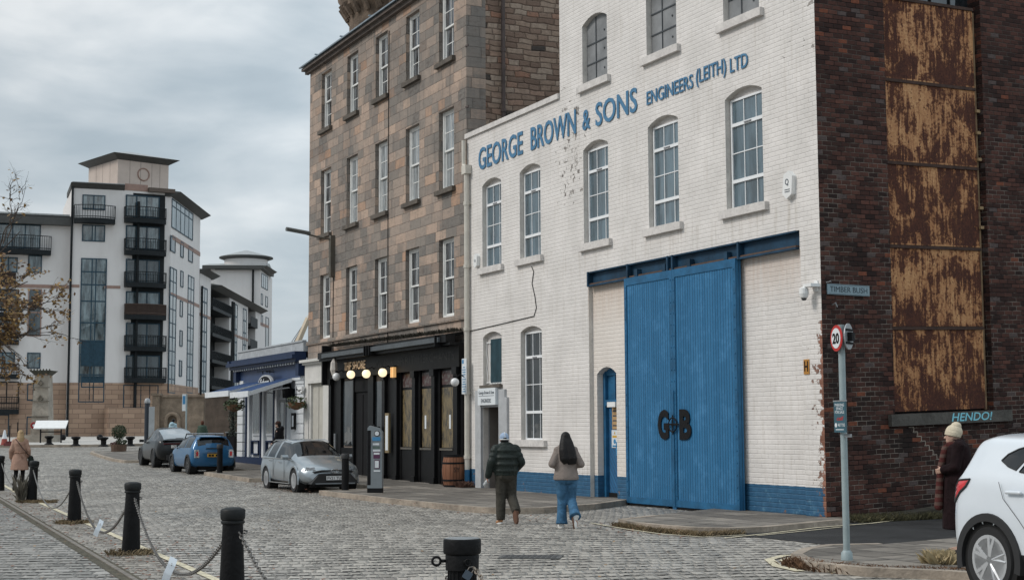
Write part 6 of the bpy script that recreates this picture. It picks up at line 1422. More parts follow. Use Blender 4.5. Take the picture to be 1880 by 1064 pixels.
# ================================================================ CARS
TYRE = M_('tyre', (.014, .014, .015), .8, var=.15); RIM = M_('alloy', (.50, .51, .52), .35, metal=.35, var=.08); TRIM = M_('car_trim', (.018, .018, .019), .6, var=.1)
CHROME = M_('chrome', (.55, .56, .57), .15, metal=.9, var=.03); LENSR = M_('tail_lens', (.52, .025, .03), .25, var=.3, vs=14, coat=.6); LENSW = M_('lamp_lens', (.14, .15, .16), .5, var=.6, vs=16, spec=.3); LINER = M_('wheel_well', (.006, .006, .006), .95, var=.1)
PKEYS = ('zb', 'wl', 'w', 'zw', 'zbelt', 'wbelt', 'ztop', 'wtop', 'drop')
SEGN = [2, 2, 3, 4, 6, 3, 5]
def car(name, label, cat, pos, az, sp, group='cars parked along the street'):
    t = thing(name, label, cat, tuple(pos), pi / 2 - az, group); st = sorted(sp['st'], key=lambda s: s[0]); NX = sp.get('nx', 76); x0, x1 = st[0][0], st[-1][0]
    xs = [x0 + (x1 - x0) * (.5 - .5 * cos(pi * (i / (NX - 1)))) * .35 + (x1 - x0) * i / (NX - 1) * .65 for i in range(NX)]
    def prm(x):
        for i in range(len(st) - 1):
            if x <= st[i + 1][0] + 1e-9:
                f = (x - st[i][0]) / (st[i + 1][0] - st[i][0]); return [a + (b_ - a) * f for a, b_ in zip(st[i][1:], st[i + 1][1:])]
        return list(st[-1][1:])
    P = [prm(x) for x in xs]
    for _ in range(sp.get('sm', 2)):
        P = [P[0]] + [[(P[i - 1][k] + 2 * P[i][k] + P[i + 1][k]) / 4 for k in range(len(P[0]))] for i in range(1, NX - 1)] + [P[-1]]
    rings = []; segid = []
    mul = sp.get('seg', 1)
    for x, p in zip(xs, P):
        zb, wl, w_, zw, zbelt, wbelt, ztop, wtop, drop = p
        c = [(0, zb), (wl, zb), (w_ * .99, zb + .13), (w_, zw), (wbelt, zbelt), (wtop, ztop - drop), (wtop * .6, ztop - drop * .22), (0, ztop)]
        r = []; ids = []
        for i in range(7):
            for k in range(SEGN[i] * mul): f = k / (SEGN[i] * mul); r.append((c[i][0] + (c[i + 1][0] - c[i][0]) * f, c[i][1] + (c[i + 1][1] - c[i][1]) * f)); ids.append(i)
        r.append(c[7])
        for _ in range(2 * mul): r = [r[0]] + [((r[i - 1][0] + 2 * r[i][0] + r[i + 1][0]) / 4, (r[i - 1][1] + 2 * r[i][1] + r[i + 1][1]) / 4) for i in range(1, len(r) - 1)] + [r[-1]]
        rings.append(r); segid = ids
    m = len(rings[0]); verts = []
    for x, r in zip(xs, rings):
        bulge = lambda y: sp.get('nose', .0) * (y / .9) ** 2
        for s_ in (1, -1):
            for (y, z) in r:
                k = 0
                if x > x1 - .5: k = -sp.get('fr', .22) * ((y / .9) ** 2) * (x - (x1 - .5)) / .5
                if x < x0 + .4: k = sp.get('rr', .14) * ((y / .9) ** 2) * ((x0 + .4) - x) / .4
                verts.append(V((x + k, s_ * y, z)))
    Rw, Ra = sp['r'], sp['ra']; wheels = sp['wx']
    idx = lambda i, s_, k: i * 2 * m + (0 if s_ > 0 else m) + k
    cellx = (x1 - x0) / NX * 1.3
    for v in verts:
        if abs(v.y) > .55 * st[len(st) // 2][3]:
            for wx in wheels:
                d = sqrt((v.x - wx) ** 2 + (v.z - Rw) ** 2)
                if Ra - cellx < d < Ra + cellx * .3 and d > .05:
                    v.x = wx + (v.x - wx) * Ra / d; v.z = Rw + (v.z - Rw) * Ra / d
    parts = {}
    def cls(x, sg, z, y):
        if sg == 4:
            for n_, (a, c, *rest) in enumerate(sp['side']):
                if a <= x <= c and (not rest or x - a > 1.2 * abs(z - rest[0])): return 'side_window.%d' % n_
        if sg in (5, 6) and sp['ws'][0] <= x <= sp['ws'][1] and (sg == 6 or x < 9): return 'windscreen'
        if sg in (5, 6) and sp['rw'][0] <= x <= sp['rw'][1]: return 'rear_window'
        if z < sp.get('clad', 0): return 'lower_trim'
        return 'body'
    patches = {k: [] for k in sp.get('patch', {})}
    for i in range(NX - 1):
        for s_ in (1, -1):
            for k in range(m - 1):
                f = [idx(i, s_, k), idx(i + 1, s_, k), idx(i + 1, s_, k + 1), idx(i, s_, k + 1)]
                if s_ > 0: f = f[::-1]
                c = sum((verts[j] for j in f), V()) / 4; sg = segid[k]
                if abs(c.y) > .5 and sg < 5 and any(sqrt((c.x - wx) ** 2 + (c.z - Rw) ** 2) < Ra - .005 for wx in wheels): continue
                kind = cls(c.x, sg, c.z, c.y)
                if kind.startswith('side') and s_ < 0: kind += 'b'
                parts.setdefault(kind, []).append(f)
                for pn, (fn, *_r) in sp.get('patch', {}).items():
                    if fn(c.x, abs(c.y), c.z, sg): patches[pn].append((f, s_))
    for end, i in ((0, 0), (1, NX - 1)):
        f = [idx(i, 1, k) for k in range(m)] + [idx(i, -1, k) for k in range(m - 2, 0, -1)]
        parts.setdefault('body', []).append(f if end else f[::-1])
    pm = {'body': sp['paint'], 'windscreen': GLC, 'rear_window': sp.get('rwm', GLC), 'lower_trim': TRIM}
    body = None
    for kind in sorted(parts, key=lambda s: s != 'body'):
        fs = parts[kind]; used = sorted({j for f in fs for j in f}); mp = {j: n_ for n_, j in enumerate(used)}
        o = MB(); o.add([verts[j] for j in used], [tuple(mp[j] for j in f) for f in fs])
        ob = o.build(kind.split('.')[0], pm.get(kind, GLC), t, smooth=rad(50))
    nrm = lambda f: (verts[f[1]] - verts[f[0]]).cross(verts[f[3]] - verts[f[0]]).normalized()
    for pn, lst in patches.items():
        mat_ = sp['patch'][pn][1]
        for s_ in (1, -1):
            L = [f for f, q in lst if q == s_]
            if not L: continue
            o = MB(); used = sorted({j for f in L for j in f}); mp = {j: n_ for n_, j in enumerate(used)}; nn = {j: V() for j in used}
            for f in L:
                for j in f: nn[j] += nrm(f)
            o.add([verts[j] + nn[j].normalized() * .008 for j in used], [tuple(mp[j] for j in f) for f in L])
            bnd = {}
            for f in L:
                for a_, b_ in zip(f, f[1:] + f[:1]):
                    if (b_, a_) in bnd: del bnd[(b_, a_)]
                    else: bnd[(a_, b_)] = 1
            k0 = len(o.v); jj = list(bnd)
            for a_, b_ in jj: o.add([verts[a_] + nn[a_].normalized() * .008, verts[a_] - nn[a_].normalized() * .01, verts[b_] - nn[b_].normalized() * .01, verts[b_] + nn[b_].normalized() * .008], [(0, 1, 2, 3)])
            o.build(pn, mat_, t, smooth=rad(50))
    W_ = max(s[3] for s in st)
    def ysurf(x, z):
        i = min(range(NX), key=lambda q: abs(xs[q] - x)); r = [p for p in rings[i] if p[0] > .3]; best = r[0][0]
        for a_, b_ in zip(r[:-1], r[1:]):
            if min(a_[1], b_[1]) - 1e-6 <= z <= max(a_[1], b_[1]) + 1e-6 and a_[1] > .45: best = a_[0] + (b_[0] - a_[0]) * (z - a_[1]) / max(b_[1] - a_[1], 1e-6)
        return best
    for pl in sp.get('lamps', []):
        for s_ in (1, -1):
            def sp_(x, z, e=.010):
                y = ysurf(x, z); k = sp.get('rr', .14) * ((y / .9) ** 2) * max(0, (x0 + .4) - x) / .4; return (x + k, s_ * (y + e), z)
            pts_ = []
            for a_, b_ in zip(pl, pl[1:] + pl[:1]): pts_ += [(a_[0] + (b_[0] - a_[0]) * f, a_[1] + (b_[1] - a_[1]) * f) for f in (0, .34, .67)]
            cx_ = sum(p[0] for p in pl) / len(pl); cz_ = sum(p[1] for p in pl) / len(pl); k_ = len(pts_); o = MB(); vs = []
            for f in (1, .66, .33): vs += [sp_(cx_ + (x - cx_) * f, cz_ + (z - cz_) * f, .010 if f == 1 else .018) for x, z in pts_]
            vs.append(sp_(cx_, cz_, .02)); fs = [(j_ * k_ + i, j_ * k_ + (i + 1) % k_, (j_ + 1) * k_ + (i + 1) % k_, (j_ + 1) * k_ + i) for j_ in (0, 1) for i in range(k_)] + [(2 * k_ + i, 2 * k_ + (i + 1) % k_, 3 * k_) for i in range(k_)]
            o.add(vs, [f if s_ > 0 else f[::-1] for f in fs]); tl = o.build('tail_light', LENSR, t, smooth=True); MB().tube(vs[:k_] + [vs[0]], .012, 5).build('lamp_edge', TRIM, tl)
    for pl in sp.get('poly', []):
        for s_ in (1, -1):
            ring_ = [(x, s_ * (ysurf(x, z) + .007), z) for x, z in pl]; cx_ = sum(p[0] for p in pl) / len(pl); cz_ = sum(p[1] for p in pl) / len(pl)
            k_ = len(ring_); o = MB(); o.add(ring_ + [(cx_, s_ * (ysurf(cx_, cz_) + .007), cz_)], [((i, (i + 1) % k_, k_) if s_ > 0 else ((i + 1) % k_, i, k_)) for i in range(k_)]); sw = o.build('side_window', GLC, t)
            MB().tube(ring_ + [ring_[0]], .009, 5).build('window_seal', TRIM, sw)
    for wx in wheels:
        for s_ in (1, -1):
            y = s_ * (W_ - .115)
            MB().lathe([(Ra - .01, -.02), (.02, -.02)][::-1], (wx, s_ * (W_ - .32), Rw), 28, axis='y').lathe([(Ra - .004, 0), (Ra - .004, .27)], (wx, s_ * (W_ - .30) - (.27 if s_ < 0 else 0) * 1.0, Rw), 32, axis='y').build('wheel_liner', LINER, t)
            wh = MB().lathe([(Rw * .62, -.10), (Rw * .93, -.11), (Rw, -.07), (Rw, .07), (Rw * .93, .11), (Rw * .62, .10)], (wx, y, Rw), 32, axis='y').build('wheel', TYRE, t, smooth=rad(35))
            rm = MB(); rr = Rw * sp.get('rim', .66); yo = y + s_ * .085
            rm.lathe([(rr, -.02), (rr * 1.01, .015), (rr * .90, .015), (rr * .87, -.02)], (wx, yo, Rw), 32, axis='y')
            rm.lathe([(.055, -.01), (.05, .012), (.0, .014)], (wx, yo - s_ * .004, Rw), 12, axis='y')
            ns = sp.get('spokes', 5)
            for k in range(ns):
                for da, tw_ in ((-.17, -.05), (.17, .05)) if sp.get('twin', True) else ((0, 0),):
                    a = 2 * pi * k / ns + sp.get('rot', .3); a2 = a + da
                    rm.tube([(wx + .04 * cos(a), yo, Rw + .04 * sin(a)), (wx + rr * .5 * cos(a + da * .75), yo + s_ * .004, Rw + rr * .5 * sin(a + da * .75)), (wx + rr * .94 * cos(a2), yo, Rw + rr * .94 * sin(a2))], [rr * sp.get('sp', .07)] * 3, 5)
            rm.build('rim', sp.get('rimm', RIM), wh); MB().lathe([(0, 0), (rr * .88, 0)], (wx, yo - s_ * .05, Rw), 24, axis='y').build('brake', LINER, wh)
            n = 22; a0, a1_ = -.25, pi + .25; bw = sp.get('lip', .035); o = MB(); vs = []
            for i in range(n + 1):
                a = a0 + (a1_ - a0) * i / n
                for rr_, yy in ((Ra - .012, W_ - .05), (Ra - .012, W_ + sp.get('lo', .006)), (Ra + bw, W_ + sp.get('lo', .006)), (Ra + bw + .006, W_ - .035)):
                    vs.append((wx + rr_ * cos(a), s_ * yy, Rw + rr_ * sin(a)))
            fs = []
            for i in range(n):
                for k in range(3): q = [i * 4 + k, i * 4 + k + 1, i * 4 + 5 + k, i * 4 + 4 + k]; fs.append(tuple(q) if s_ > 0 else tuple(q[::-1]))
            o.add(vs, fs); o.build('arch_trim', sp.get('lipm', sp['paint']), t, smooth=rad(40))
    MB().box(x0 + .5, x1 - .5, -W_ + .35, W_ - .35, sp['st'][len(sp['st']) // 2][1] - .06, .5).build('underbody', TRIM, t)
    return t
def mirror_pair(t, x, y, z, paint, sgn=(1, -1)):
    for s_ in sgn:
        MB().prism([(-.10, -.05), (.06, -.06), (.10, 0), (.06, .06), (-.08, .06)], 0, .17).xf(Matrix.Translation((x, s_ * y + (0 if s_ > 0 else -.17), z))).build('door_mirror', paint, t)
        MB().box(x - .03, x + .05, s_ * (y - .12) - .05, s_ * (y - .12) + .09, z - .07, z - .03).build('mirror_stalk', TRIM, t)
def plate(t, x, z, txt, col_, face, tilt=0.0):
    """face +1: on the nose, -1: on the tail"""
    Mx = Matrix.Translation((x, 0, z)) @ Matrix.Rotation(pi / 2 if face > 0 else -pi / 2, 4, 'Z')
    p_ = MB().box(-.26, .26, -.012, .01, -.055, .055).build('number_plate', col_, t, M=Mx)
    if txt: MB().text(txt, -.235, .235, -.038, .038, -.0125, .003, .006).build('number', BLK2, p_, M=Mx)
    elif face < 0:
        for a, c in ((-.22, -.13), (-.11, -.02), (.04, .12), (.14, .22)): MB().box(a, c, -.014, -.0125, -.035, .035).build('blurred_character', BLK2, p_, M=Mx)
SILV = M_('silver_paint', (.30, .335, .36), .28, metal=.55, var=.03, coat=.7); BLUEP = M_('blue_paint', (.014, .105, .235), .3, metal=.2, var=.06, coat=.6, spec=.35)
DARKP = M_('dark_paint', (.009, .010, .011), .3, metal=.0, var=.2, coat=.25, spec=.3); WHTP = M_('white_car_paint', (.62, .66, .70), .25, var=.02, coat=.8)
YPL = M_('yellow_plate', (.55, .30, .03), .5, var=.05); WPL = M_('white_plate', (.70, .71, .72), .5, var=.03)
# (x, zb, wl, w, zw, zbelt, wbelt, ztop, wtop, drop)
EST_ = dict(st=[(-2.33, .42, .50, .62, .62, .72, .60, .80, .45, .04), (-2.30, .32, .60, .74, .62, .86, .70, .98, .52, .05), (-2.18, .27, .68, .83, .64, .95, .76, 1.14, .56, .06), (-1.92, .24, .74, .87, .64, .98, .80, 1.40, .56, .08), (-1.5, .22, .78, .89, .62, .97, .83, 1.45, .585, .07),
                 (-.6, .2, .8, .895, .60, .94, .85, 1.475, .60, .06), (.15, .2, .8, .895, .58, .92, .84, 1.44, .58, .07), (.62, .2, .8, .895, .58, .90, .82, 1.20, .64, .05), (1.02, .2, .8, .89, .60, .88, .81, .985, .68, .035), (1.5, .21, .78, .89, .60, .82, .78, .90, .62, .03),
                 (1.95, .22, .72, .86, .58, .72, .74, .80, .52, .03), (2.2, .22, .62, .78, .50, .62, .66, .70, .46, .03), (2.32, .26, .50, .66, .42, .52, .56, .58, .40, .02)],
            side=[(-1.98, -1.42), (-1.34, -.60), (-.52, .78)], ws=(.20, .98), rw=(-2.2, -1.96), r=.325, ra=.375, wx=(1.36, -1.32), paint=SILV, rot=.2,
            patch={'headlight': (lambda x, y, z, s: 1.95 < x < 2.17 and y > .52 and .62 < z < .69, LENSW)}, fr=.30)
g0 = FW.w(-19.25, -3.66, 0)
t = car('estate_car', 'silver estate car with number plate FV21 TUH parked nose towards the camera', 'car', (g0.x, g0.y, .0), FW.az, EST_)
mirror_pair(t, .72, .87, .97, SILV)
MB().prism([(-.52, .30), (.52, .30), (.66, .22), (-.66, .22)], -.0, .1).xf(Matrix.Translation((2.23, 0, 0)) @ Matrix.Rotation(pi / 2, 4, 'Z')).build('splitter', TRIM, t)
gp = Matrix.Translation((2.335, 0, 0)) @ Matrix.Rotation(pi / 2, 4, 'Z')
MB().prism([(-.70, .25), (.70, .25), (.44, .53), (-.44, .53)], -.012, .22).xf(gp).build('grille', TRIM, t)
MB().prism([(-.60, .585), (.60, .585), (.36, .63), (-.36, .63)], .03, .22).xf(gp).build('upper_grille', TRIM, t)
MB().prism([(-.56, .245), (.56, .245), (.58, .275), (-.58, .275)], -.03, .1).xf(gp).build('bumper_blade', SILV, t)
m = MB(); m.tube([(2.30 + .0, .11 * cos(a * pi / 8), .60 + .055 * sin(a * pi / 8)) for a in range(17)], .009, 5).tube([(2.30, .05 * cos(a * pi / 8), .61 + .045 * sin(a * pi / 8)) for a in range(17)], .007, 5); m.build('badge', CHROME, t)
plate(t, 2.365, .41, 'FV21 TUH', WPL, 1)
m = MB()
for s_ in (1, -1): m.tube([(-1.6, s_ * .57, 1.39), (-1.4, s_ * .57, 1.435), (-.2, s_ * .57, 1.45), (.1, s_ * .57, 1.38)], .016, 6)
m.build('roof_rail', CHROME, t)
for s_ in (1, -1):
    MB().box(-1.0, -.84, s_ * .895 - .012, s_ * .895 + .012, .84, .865).box(-.05, .11, s_ * .895 - .012, s_ * .895 + .012, .80, .825).build('door_handle', CHROME, t)
    MB().box(-1.9, 1.1, s_ * .86 - .01, s_ * .86 + .01, .905, .925).box(-1.0, 1.0, s_ * .875 - .02, s_ * .875 + .012, .22, .245).build('trim_strip', CHROME, t)
    m = MB(); m.box(-.57, -.55, s_ * .90 - .005, s_ * .90 + .002, .3, .9).box(.5, .515, s_ * .90 - .005, s_ * .90 + .002, .3, .9).build('shut_line', TRIM, t)
MIN_ = dict(st=[(-1.85, .38, .50, .66, .60, .70, .64, .78, .5, .04), (-1.82, .30, .60, .76, .60, .82, .72, .92, .58, .05), (-1.72, .24, .68, .81, .58, .92, .75, 1.10, .60, .06), (-1.55, .22, .72, .83, .56, .95, .77, 1.33, .58, .07), (-1.35, .2, .74, .84, .56, .95, .78, 1.385, .58, .06), (-.3, .18, .76, .84, .54, .93, .79, 1.405, .58, .06),
                 (.42, .18, .76, .84, .54, .92, .78, 1.34, .57, .07), (.85, .18, .76, .84, .56, .92, .77, 1.0, .62, .04), (1.3, .2, .74, .84, .56, .86, .76, .90, .62, .03), (1.65, .22, .68, .80, .54, .72, .70, .78, .55, .03), (1.82, .26, .5, .66, .46, .56, .58, .64, .42, .03)],
            side=[(-1.42, -.62), (-.54, .55)], ws=(.45, .86), rw=(-1.72, -1.54), r=.30, ra=.345, wx=(1.22, -1.22), paint=BLUEP, lip=.06, lipm=TRIM, lo=.012, rot=.9, clad=.27)
g0 = FW.w(-32.75, -3.42, 0)
t = car('hatchback', 'small bright blue hatchback with roof bars seen from behind, orange-yellow number plate', 'car', (g0.x, g0.y, gz(g0.y)), FW.az + pi, MIN_)
mirror_pair(t, .58, .82, .96, CHROME)
plate(t, -1.875, .66, '', YPL, -1)
MB().box(-1.872, -1.83, -.26, .26, .735, .775).build('chrome_grip', CHROME, t); MB().box(-1.86, -1.83, -.3, .3, .90, .93).build('screen_edge', TRIM, t)
for s_ in (1, -1):
    q = MB().prism([(-.085, -.14), (.085, -.14), (.085, .10), (.05, .15), (-.07, .15), (-.085, .10)], -.03, .03).xf(Matrix.Translation((-1.80, s_ * .63, .72)) @ Matrix.Rotation(-pi / 2 - s_ * .32 * -1, 4, 'Z')).build('tail_light', CHROME, t)
    MB().prism([(-.04, -.08), (.04, -.08), (.045, .05), (.03, .08), (-.03, .08), (-.045, .05)], -.038, -.031).xf(Matrix.Translation((-1.80, s_ * .63, .72)) @ Matrix.Rotation(-pi / 2 + s_ * .32, 4, 'Z')).build('red_lens', LENSR, q)
m = MB()
for x in (-.9, .1): m.box(x - .03, x + .03, -.58, .58, 1.435, 1.465)
m.build('roof_bar', M_('bar_white', (.62, .63, .64), .4), t); m = MB()
for s_ in (1, -1): m.tube([(-1.2, s_ * .53, 1.33), (-.9, s_ * .55, 1.42), (.1, s_ * .55, 1.43), (.4, s_ * .53, 1.28)], .022, 6)
m.build('roof_rail', TRIM, t)
MB().box(-1.66, -1.5, -.50, .50, 1.31, 1.335).build('spoiler', BLUEP, t)
XOV = dict(st=[(-2.37, .42, .50, .70, .70, .86, .66, .92, .5, .03), (-2.32, .30, .62, .82, .72, .98, .76, 1.06, .62, .03), (-2.15, .26, .72, .90, .74, 1.06, .82, 1.16, .66, .05), (-1.7, .22, .80, .95, .74, 1.08, .88, 1.33, .64, .06), (-1.0, .2, .84, .96, .72, 1.06, .90, 1.54, .62, .07), (-.2, .2, .84, .96, .70, 1.04, .90, 1.62, .62, .07),
                (.45, .2, .84, .96, .68, 1.0, .89, 1.50, .62, .08), (1.2, .2, .84, .95, .68, .94, .87, 1.06, .72, .04), (1.8, .22, .8, .93, .64, .84, .82, .90, .66, .03), (2.2, .24, .7, .85, .56, .70, .74, .76, .54, .03), (2.37, .3, .5, .7, .48, .56, .6, .62, .42, .02)],
           side=[(-1.62, -.72), (-.64, .55)], ws=(.4, 1.2), rw=(-2.12, -.75), r=.36, ra=.405, wx=(1.42, -1.45), paint=DARKP, rwm=mat_glass('sky_glass', (.24, .28, .31), .2, .03, .5), rimm=TRIM, rot=.5)  # rear glass: sky reflection painted in as a pale base colour
g0 = FW.w(-40.1, -2.95, 0)
t = car('crossover', 'dark grey crossover with long sloping rear window parked beyond the blue hatchback', 'car', (g0.x, g0.y, gz(g0.y)), FW.az + pi + rad(2), XOV)
mirror_pair(t, .80, .93, 1.05, DARKP)
MB().box(-2.34, -2.05, -.70, .70, 1.085, 1.115).build('boot_lip', SILV, t); MB().box(-2.385, -2.33, -.68, .68, .93, .965).build('tail_lamp', M_('tail_dim', (.12, .02, .02), .2), t); MB().box(-2.39, -2.3, -.55, .55, .28, .5).build('diffuser', TRIM, t)
SUV_ = dict(st=[(-2.24, .48, .45, .62, .72, .92, .60, .98, .45, .03), (-2.20, .40, .60, .76, .76, 1.08, .72, 1.14, .55, .04), (-2.08, .32, .70, .87, .80, 1.18, .80, 1.28, .60, .05), (-1.92, .28, .75, .91, .80, 1.20, .85, 1.42, .60, .06), (-1.80, .26, .78, .93, .80, 1.20, .87, 1.64, .62, .05), (-1.60, .25, .8, .935, .80, 1.19, .88, 1.68, .63, .05),
                 (-.9, .24, .82, .94, .78, 1.16, .89, 1.68, .62, .07), (0, .24, .82, .94, .76, 1.13, .89, 1.69, .62, .07), (.7, .24, .82, .94, .74, 1.10, .88, 1.58, .62, .07), (1.3, .24, .82, .93, .74, 1.06, .86, 1.18, .70, .04), (1.9, .26, .78, .90, .70, .96, .8, 1.02, .62, .03), (2.3, .3, .55, .72, .58, .72, .6, .78, .45, .02)],
            sp=.11, side=[], poly=[[(-1.30, 1.39), (-1.24, 1.455), (-1.12, 1.51), (-1.0, 1.54), (-.87, 1.56), (-.95, 1.43), (-1.04, 1.295), (-1.17, 1.33)], [(-.81, 1.565), (-.4, 1.585), (.02, 1.57), (.02, 1.19), (-.5, 1.225), (-.98, 1.28), (-.90, 1.42)], [(.1, 1.565), (.5, 1.47), (.95, 1.22), (.95, 1.15), (.1, 1.185)]], ws=(.7, 1.25), rw=(-2.06, -1.76), r=.355, ra=.415, wx=(1.35, -1.36), paint=WHTP, clad=.42, lip=.07, lipm=TRIM, lo=.014, nx=150, seg=2, sm=4, rim=.74, rot=.15, rr=.22,
            lamps=[[(-2.10, .975), (-2.05, 1.10), (-1.93, 1.165), (-1.68, 1.185), (-1.73, 1.11), (-1.87, 1.01), (-2.05, .935)]])
hd_ = rad(157); gw = V((5.07, 15.62, 0)); r_ = V((cos(hd_), -sin(hd_), 0)) # right-hand side direction
fwd = V((sin(hd_), cos(hd_), 0)); rgt = V((cos(hd_), -sin(hd_), 0))
c0 = gw + fwd * 1.36 - rgt * .83
t = car('white_suv', 'white five-door sport utility car with red tail light, cut off by the right edge', 'car', (c0.x, c0.y, 0), hd_, SUV_)
for s_ in (1, -1):
    m = MB(); m.cap((-1.06, s_ * .935, 1.07), (-.86, s_ * .935, 1.07), .02, .02, 10); m.build('door_handle', WHTP, t, smooth=True); m = MB()
    m.tube([(-.62, s_ * .934, .30), (-.66, s_ * .94, .55), (-.90, s_ * .938, .80), (-1.12, s_ * .93, 1.0), (-1.2, s_ * .91, 1.17)], .004, 4); m.build('shut_line', TRIM, t)
MB().box(-2.30, -2.27, -.26, .26, .75, .86).build('number_plate', YPL, t)

# ================================================================ PEOPLE
SKIN = M_('skin', (.36, .20, .145), .6, var=.08, vs=20); SKIN2 = M_('skin_pale', (.46, .29, .22), .6, var=.08, vs=20)
def remesh(mb, name, mat, parent, vox=.012, it=4, M=None, wr=0.0, ws=8.0):
    me = bpy.data.meshes.new('t'); me.from_pydata(mb.v, [], mb.f); o = bpy.data.objects.new('t', me); COL.objects.link(o)
    md = o.modifiers.new('r', 'REMESH'); md.mode = 'VOXEL'; md.voxel_size = vox
    if it: s_ = o.modifiers.new('s', 'SMOOTH'); s_.iterations = it; s_.factor = .5
    dg = bpy.context.evaluated_depsgraph_get(); dg.update(); m2 = bpy.data.meshes.new_from_object(o.evaluated_get(dg))
    bpy.data.objects.remove(o); bpy.data.meshes.remove(me)
    if M is not None: m2.transform(M)
    m2.name = name; m2.materials.clear(); m2.materials.append(mat)
    for p in m2.polygons: p.use_smooth = True
    ob = bpy.data.objects.new(name, m2); COL.objects.link(ob)
    if parent is not None: ob.parent = parent
    return ob
def cloth(name, c, fold=.02, rough=.9, var=.12, fs=9, quilt=0.0, chk=None):
    m, b, p = new_mat(name); p.inputs['Specular IOR Level'].default_value = .15; co = b.n('ShaderNodeTexCoord').outputs['Object']; n = b.noise(co, fs, 4, .5, 1.2).outputs[0]
    cc = b.ramp(n, [(.3, tuple(x * (1 - var) for x in c)), (.7, tuple(x * (1 + var) for x in c))])
    if chk: 
        x, y, z = b.sep(co); cc = b.mix(b.m('GREATER_THAN', b.m('SINE', b.m('MULTIPLY', z, 60.0)), .2), cc, chk)
    b.set(p.inputs['Base Color'], cc); p.inputs['Roughness'].default_value = rough; h = n
    if quilt:
        x, y, z = b.sep(co); h = b.m('ADD', b.m('MULTIPLY', b.m('POWER', b.m('ABSOLUTE', b.m('SINE', b.m('MULTIPLY', z, pi / quilt))), .5), 1.6), b.m('MULTIPLY', n, .5))
        b.set(p.inputs['Base Color'], b.mix(b.rng(b.m('ABSOLUTE', b.m('SINE', b.m('MULTIPLY', z, pi / quilt))), .0, .28, .6, 0), cc, tuple(q * .3 for q in c)))
    bump(b, p, h, fold, 1.0); return m
def hand(m, w_, d, pn, s_=1.0, curl=.5):
    d = V(d).normalized(); pn = V(pn); pn = (pn - d * pn.dot(d)).normalized(); sd_ = d.cross(pn)
    c = V(w_) + d * .045 * s_
    for k in (-1, 0, 1): m.cap(V(w_) + sd_ * .015 * k, V(w_) + d * .085 * s_ + sd_ * .026 * k, .017 * s_, .014 * s_, 8)
    for k, L in ((-1.5, .062), (-.5, .074), (.5, .07), (1.5, .054)):
        a = V(w_) + d * .088 * s_ + sd_ * .019 * k * s_; b_ = a + (d * cos(curl * .7) + pn * sin(curl * .7)) * L * .5 * s_; e_ = b_ + (d * cos(curl * 2) + pn * sin(curl * 2)) * L * .55 * s_
        m.cap(a, b_, .0088 * s_, .0082 * s_, 8); m.cap(b_, e_, .0082 * s_, .0068 * s_, 8)
    a = V(w_) + d * .03 * s_ - sd_ * .03 * s_; b_ = a + (d * .7 - sd_ * .55 + pn * .4).normalized() * .045 * s_; m.cap(a, b_, .011 * s_, .0095 * s_, 8); m.cap(b_, b_ + (d * .8 + pn * .5).normalized() * .03 * s_, .0095 * s_, .0075 * s_, 8)
def J0(**kw):
    j = dict(hipL=(-.095, 0, .92), hipR=(.095, 0, .92), kneL=(-.10, .03, .50), kneR=(.10, .03, .50), ankL=(-.10, -.03, .09), ankR=(.10, -.03, .09), toeL=(-.115, .13, .035), toeR=(.115, .13, .035),
             shL=(-.175, 0, 1.41), shR=(.175, 0, 1.41), elL=(-.23, -.04, 1.14), elR=(.23, -.04, 1.14), wrL=(-.24, .06, .90), wrR=(.24, .06, .90), head=(0, .04, 1.60))
    j.update(kw); return {k: V(v) for k, v in j.items()}
def body(t, j, skin, facing=0.0, bulk=1.0, vox=.009):
    m = MB(); H = j['head']
    m.ell(H, (.074, .092, .112), 18, 14); m.ell(H + V((0, .03, -.055)), (.052, .058, .062), 14, 10)          # skull, jaw
    m.cap(H + V((0, .085, .005)), H + V((0, .103, -.022)), .011, .014, 8); m.cap(H + V((-.022, .078, -.060)), H + V((.022, .078, -.060)), .010, .010, 8)
    for s_ in (-1, 1): m.ell(H + V((s_ * .076, .0, -.008)), (.012, .02, .032), 10, 8); m.ell(H + V((s_ * .03, .078, .012)), (.016, .012, .010), 8, 6)
    m.cap(H + V((0, -.01, -.06)), V((0, -.005, 1.43)), .054, .060, 14)
    m.cap((0, -.005, 1.29), (0, 0, 1.16), .13 * bulk, .12 * bulk, 16); m.cap(j['shL'] + V((.03, 0, -.01)), j['shR'] + V((-.03, 0, -.01)), .062, .062, 12); m.cap((-.06, 0, .98), (.06, 0, .98), .12 * bulk, .12 * bulk, 14); m.cap((0, 0, 1.2), (0, 0, 1.0), .125 * bulk, .13 * bulk, 14)
    for q in 'LR':
        m.cap(j['sh' + q], j['el' + q], .052, .040, 12); m.cap(j['el' + q], j['wr' + q], .040, .027, 12)
        m.cap(j['hip' + q], j['kne' + q], .088 * bulk, .058, 14); m.cap(j['kne' + q], j['ank' + q], .056, .038, 12); m.cap(j['ank' + q] + V((0, 0, -.02)), j['toe' + q], .036, .03, 10)
        d = (j['wr' + q] - j['el' + q]); s_ = -1 if q == 'L' else 1; hand(m, j['wr' + q], d, j.get('pn' + q, V((-s_, .2, 0))), 1.0, j['cu' + q].x if 'cu' + q in j else .5)
    b_ = remesh(m, 'body', skin, t, vox, 2)
    e = MB()
    for s_ in (-1, 1): e.ell(H + V((s_ * .03, .089, .012)), (.011, .006, .006), 8, 6)
    e.build('eyes', BLK2, t, smooth=True); return b_
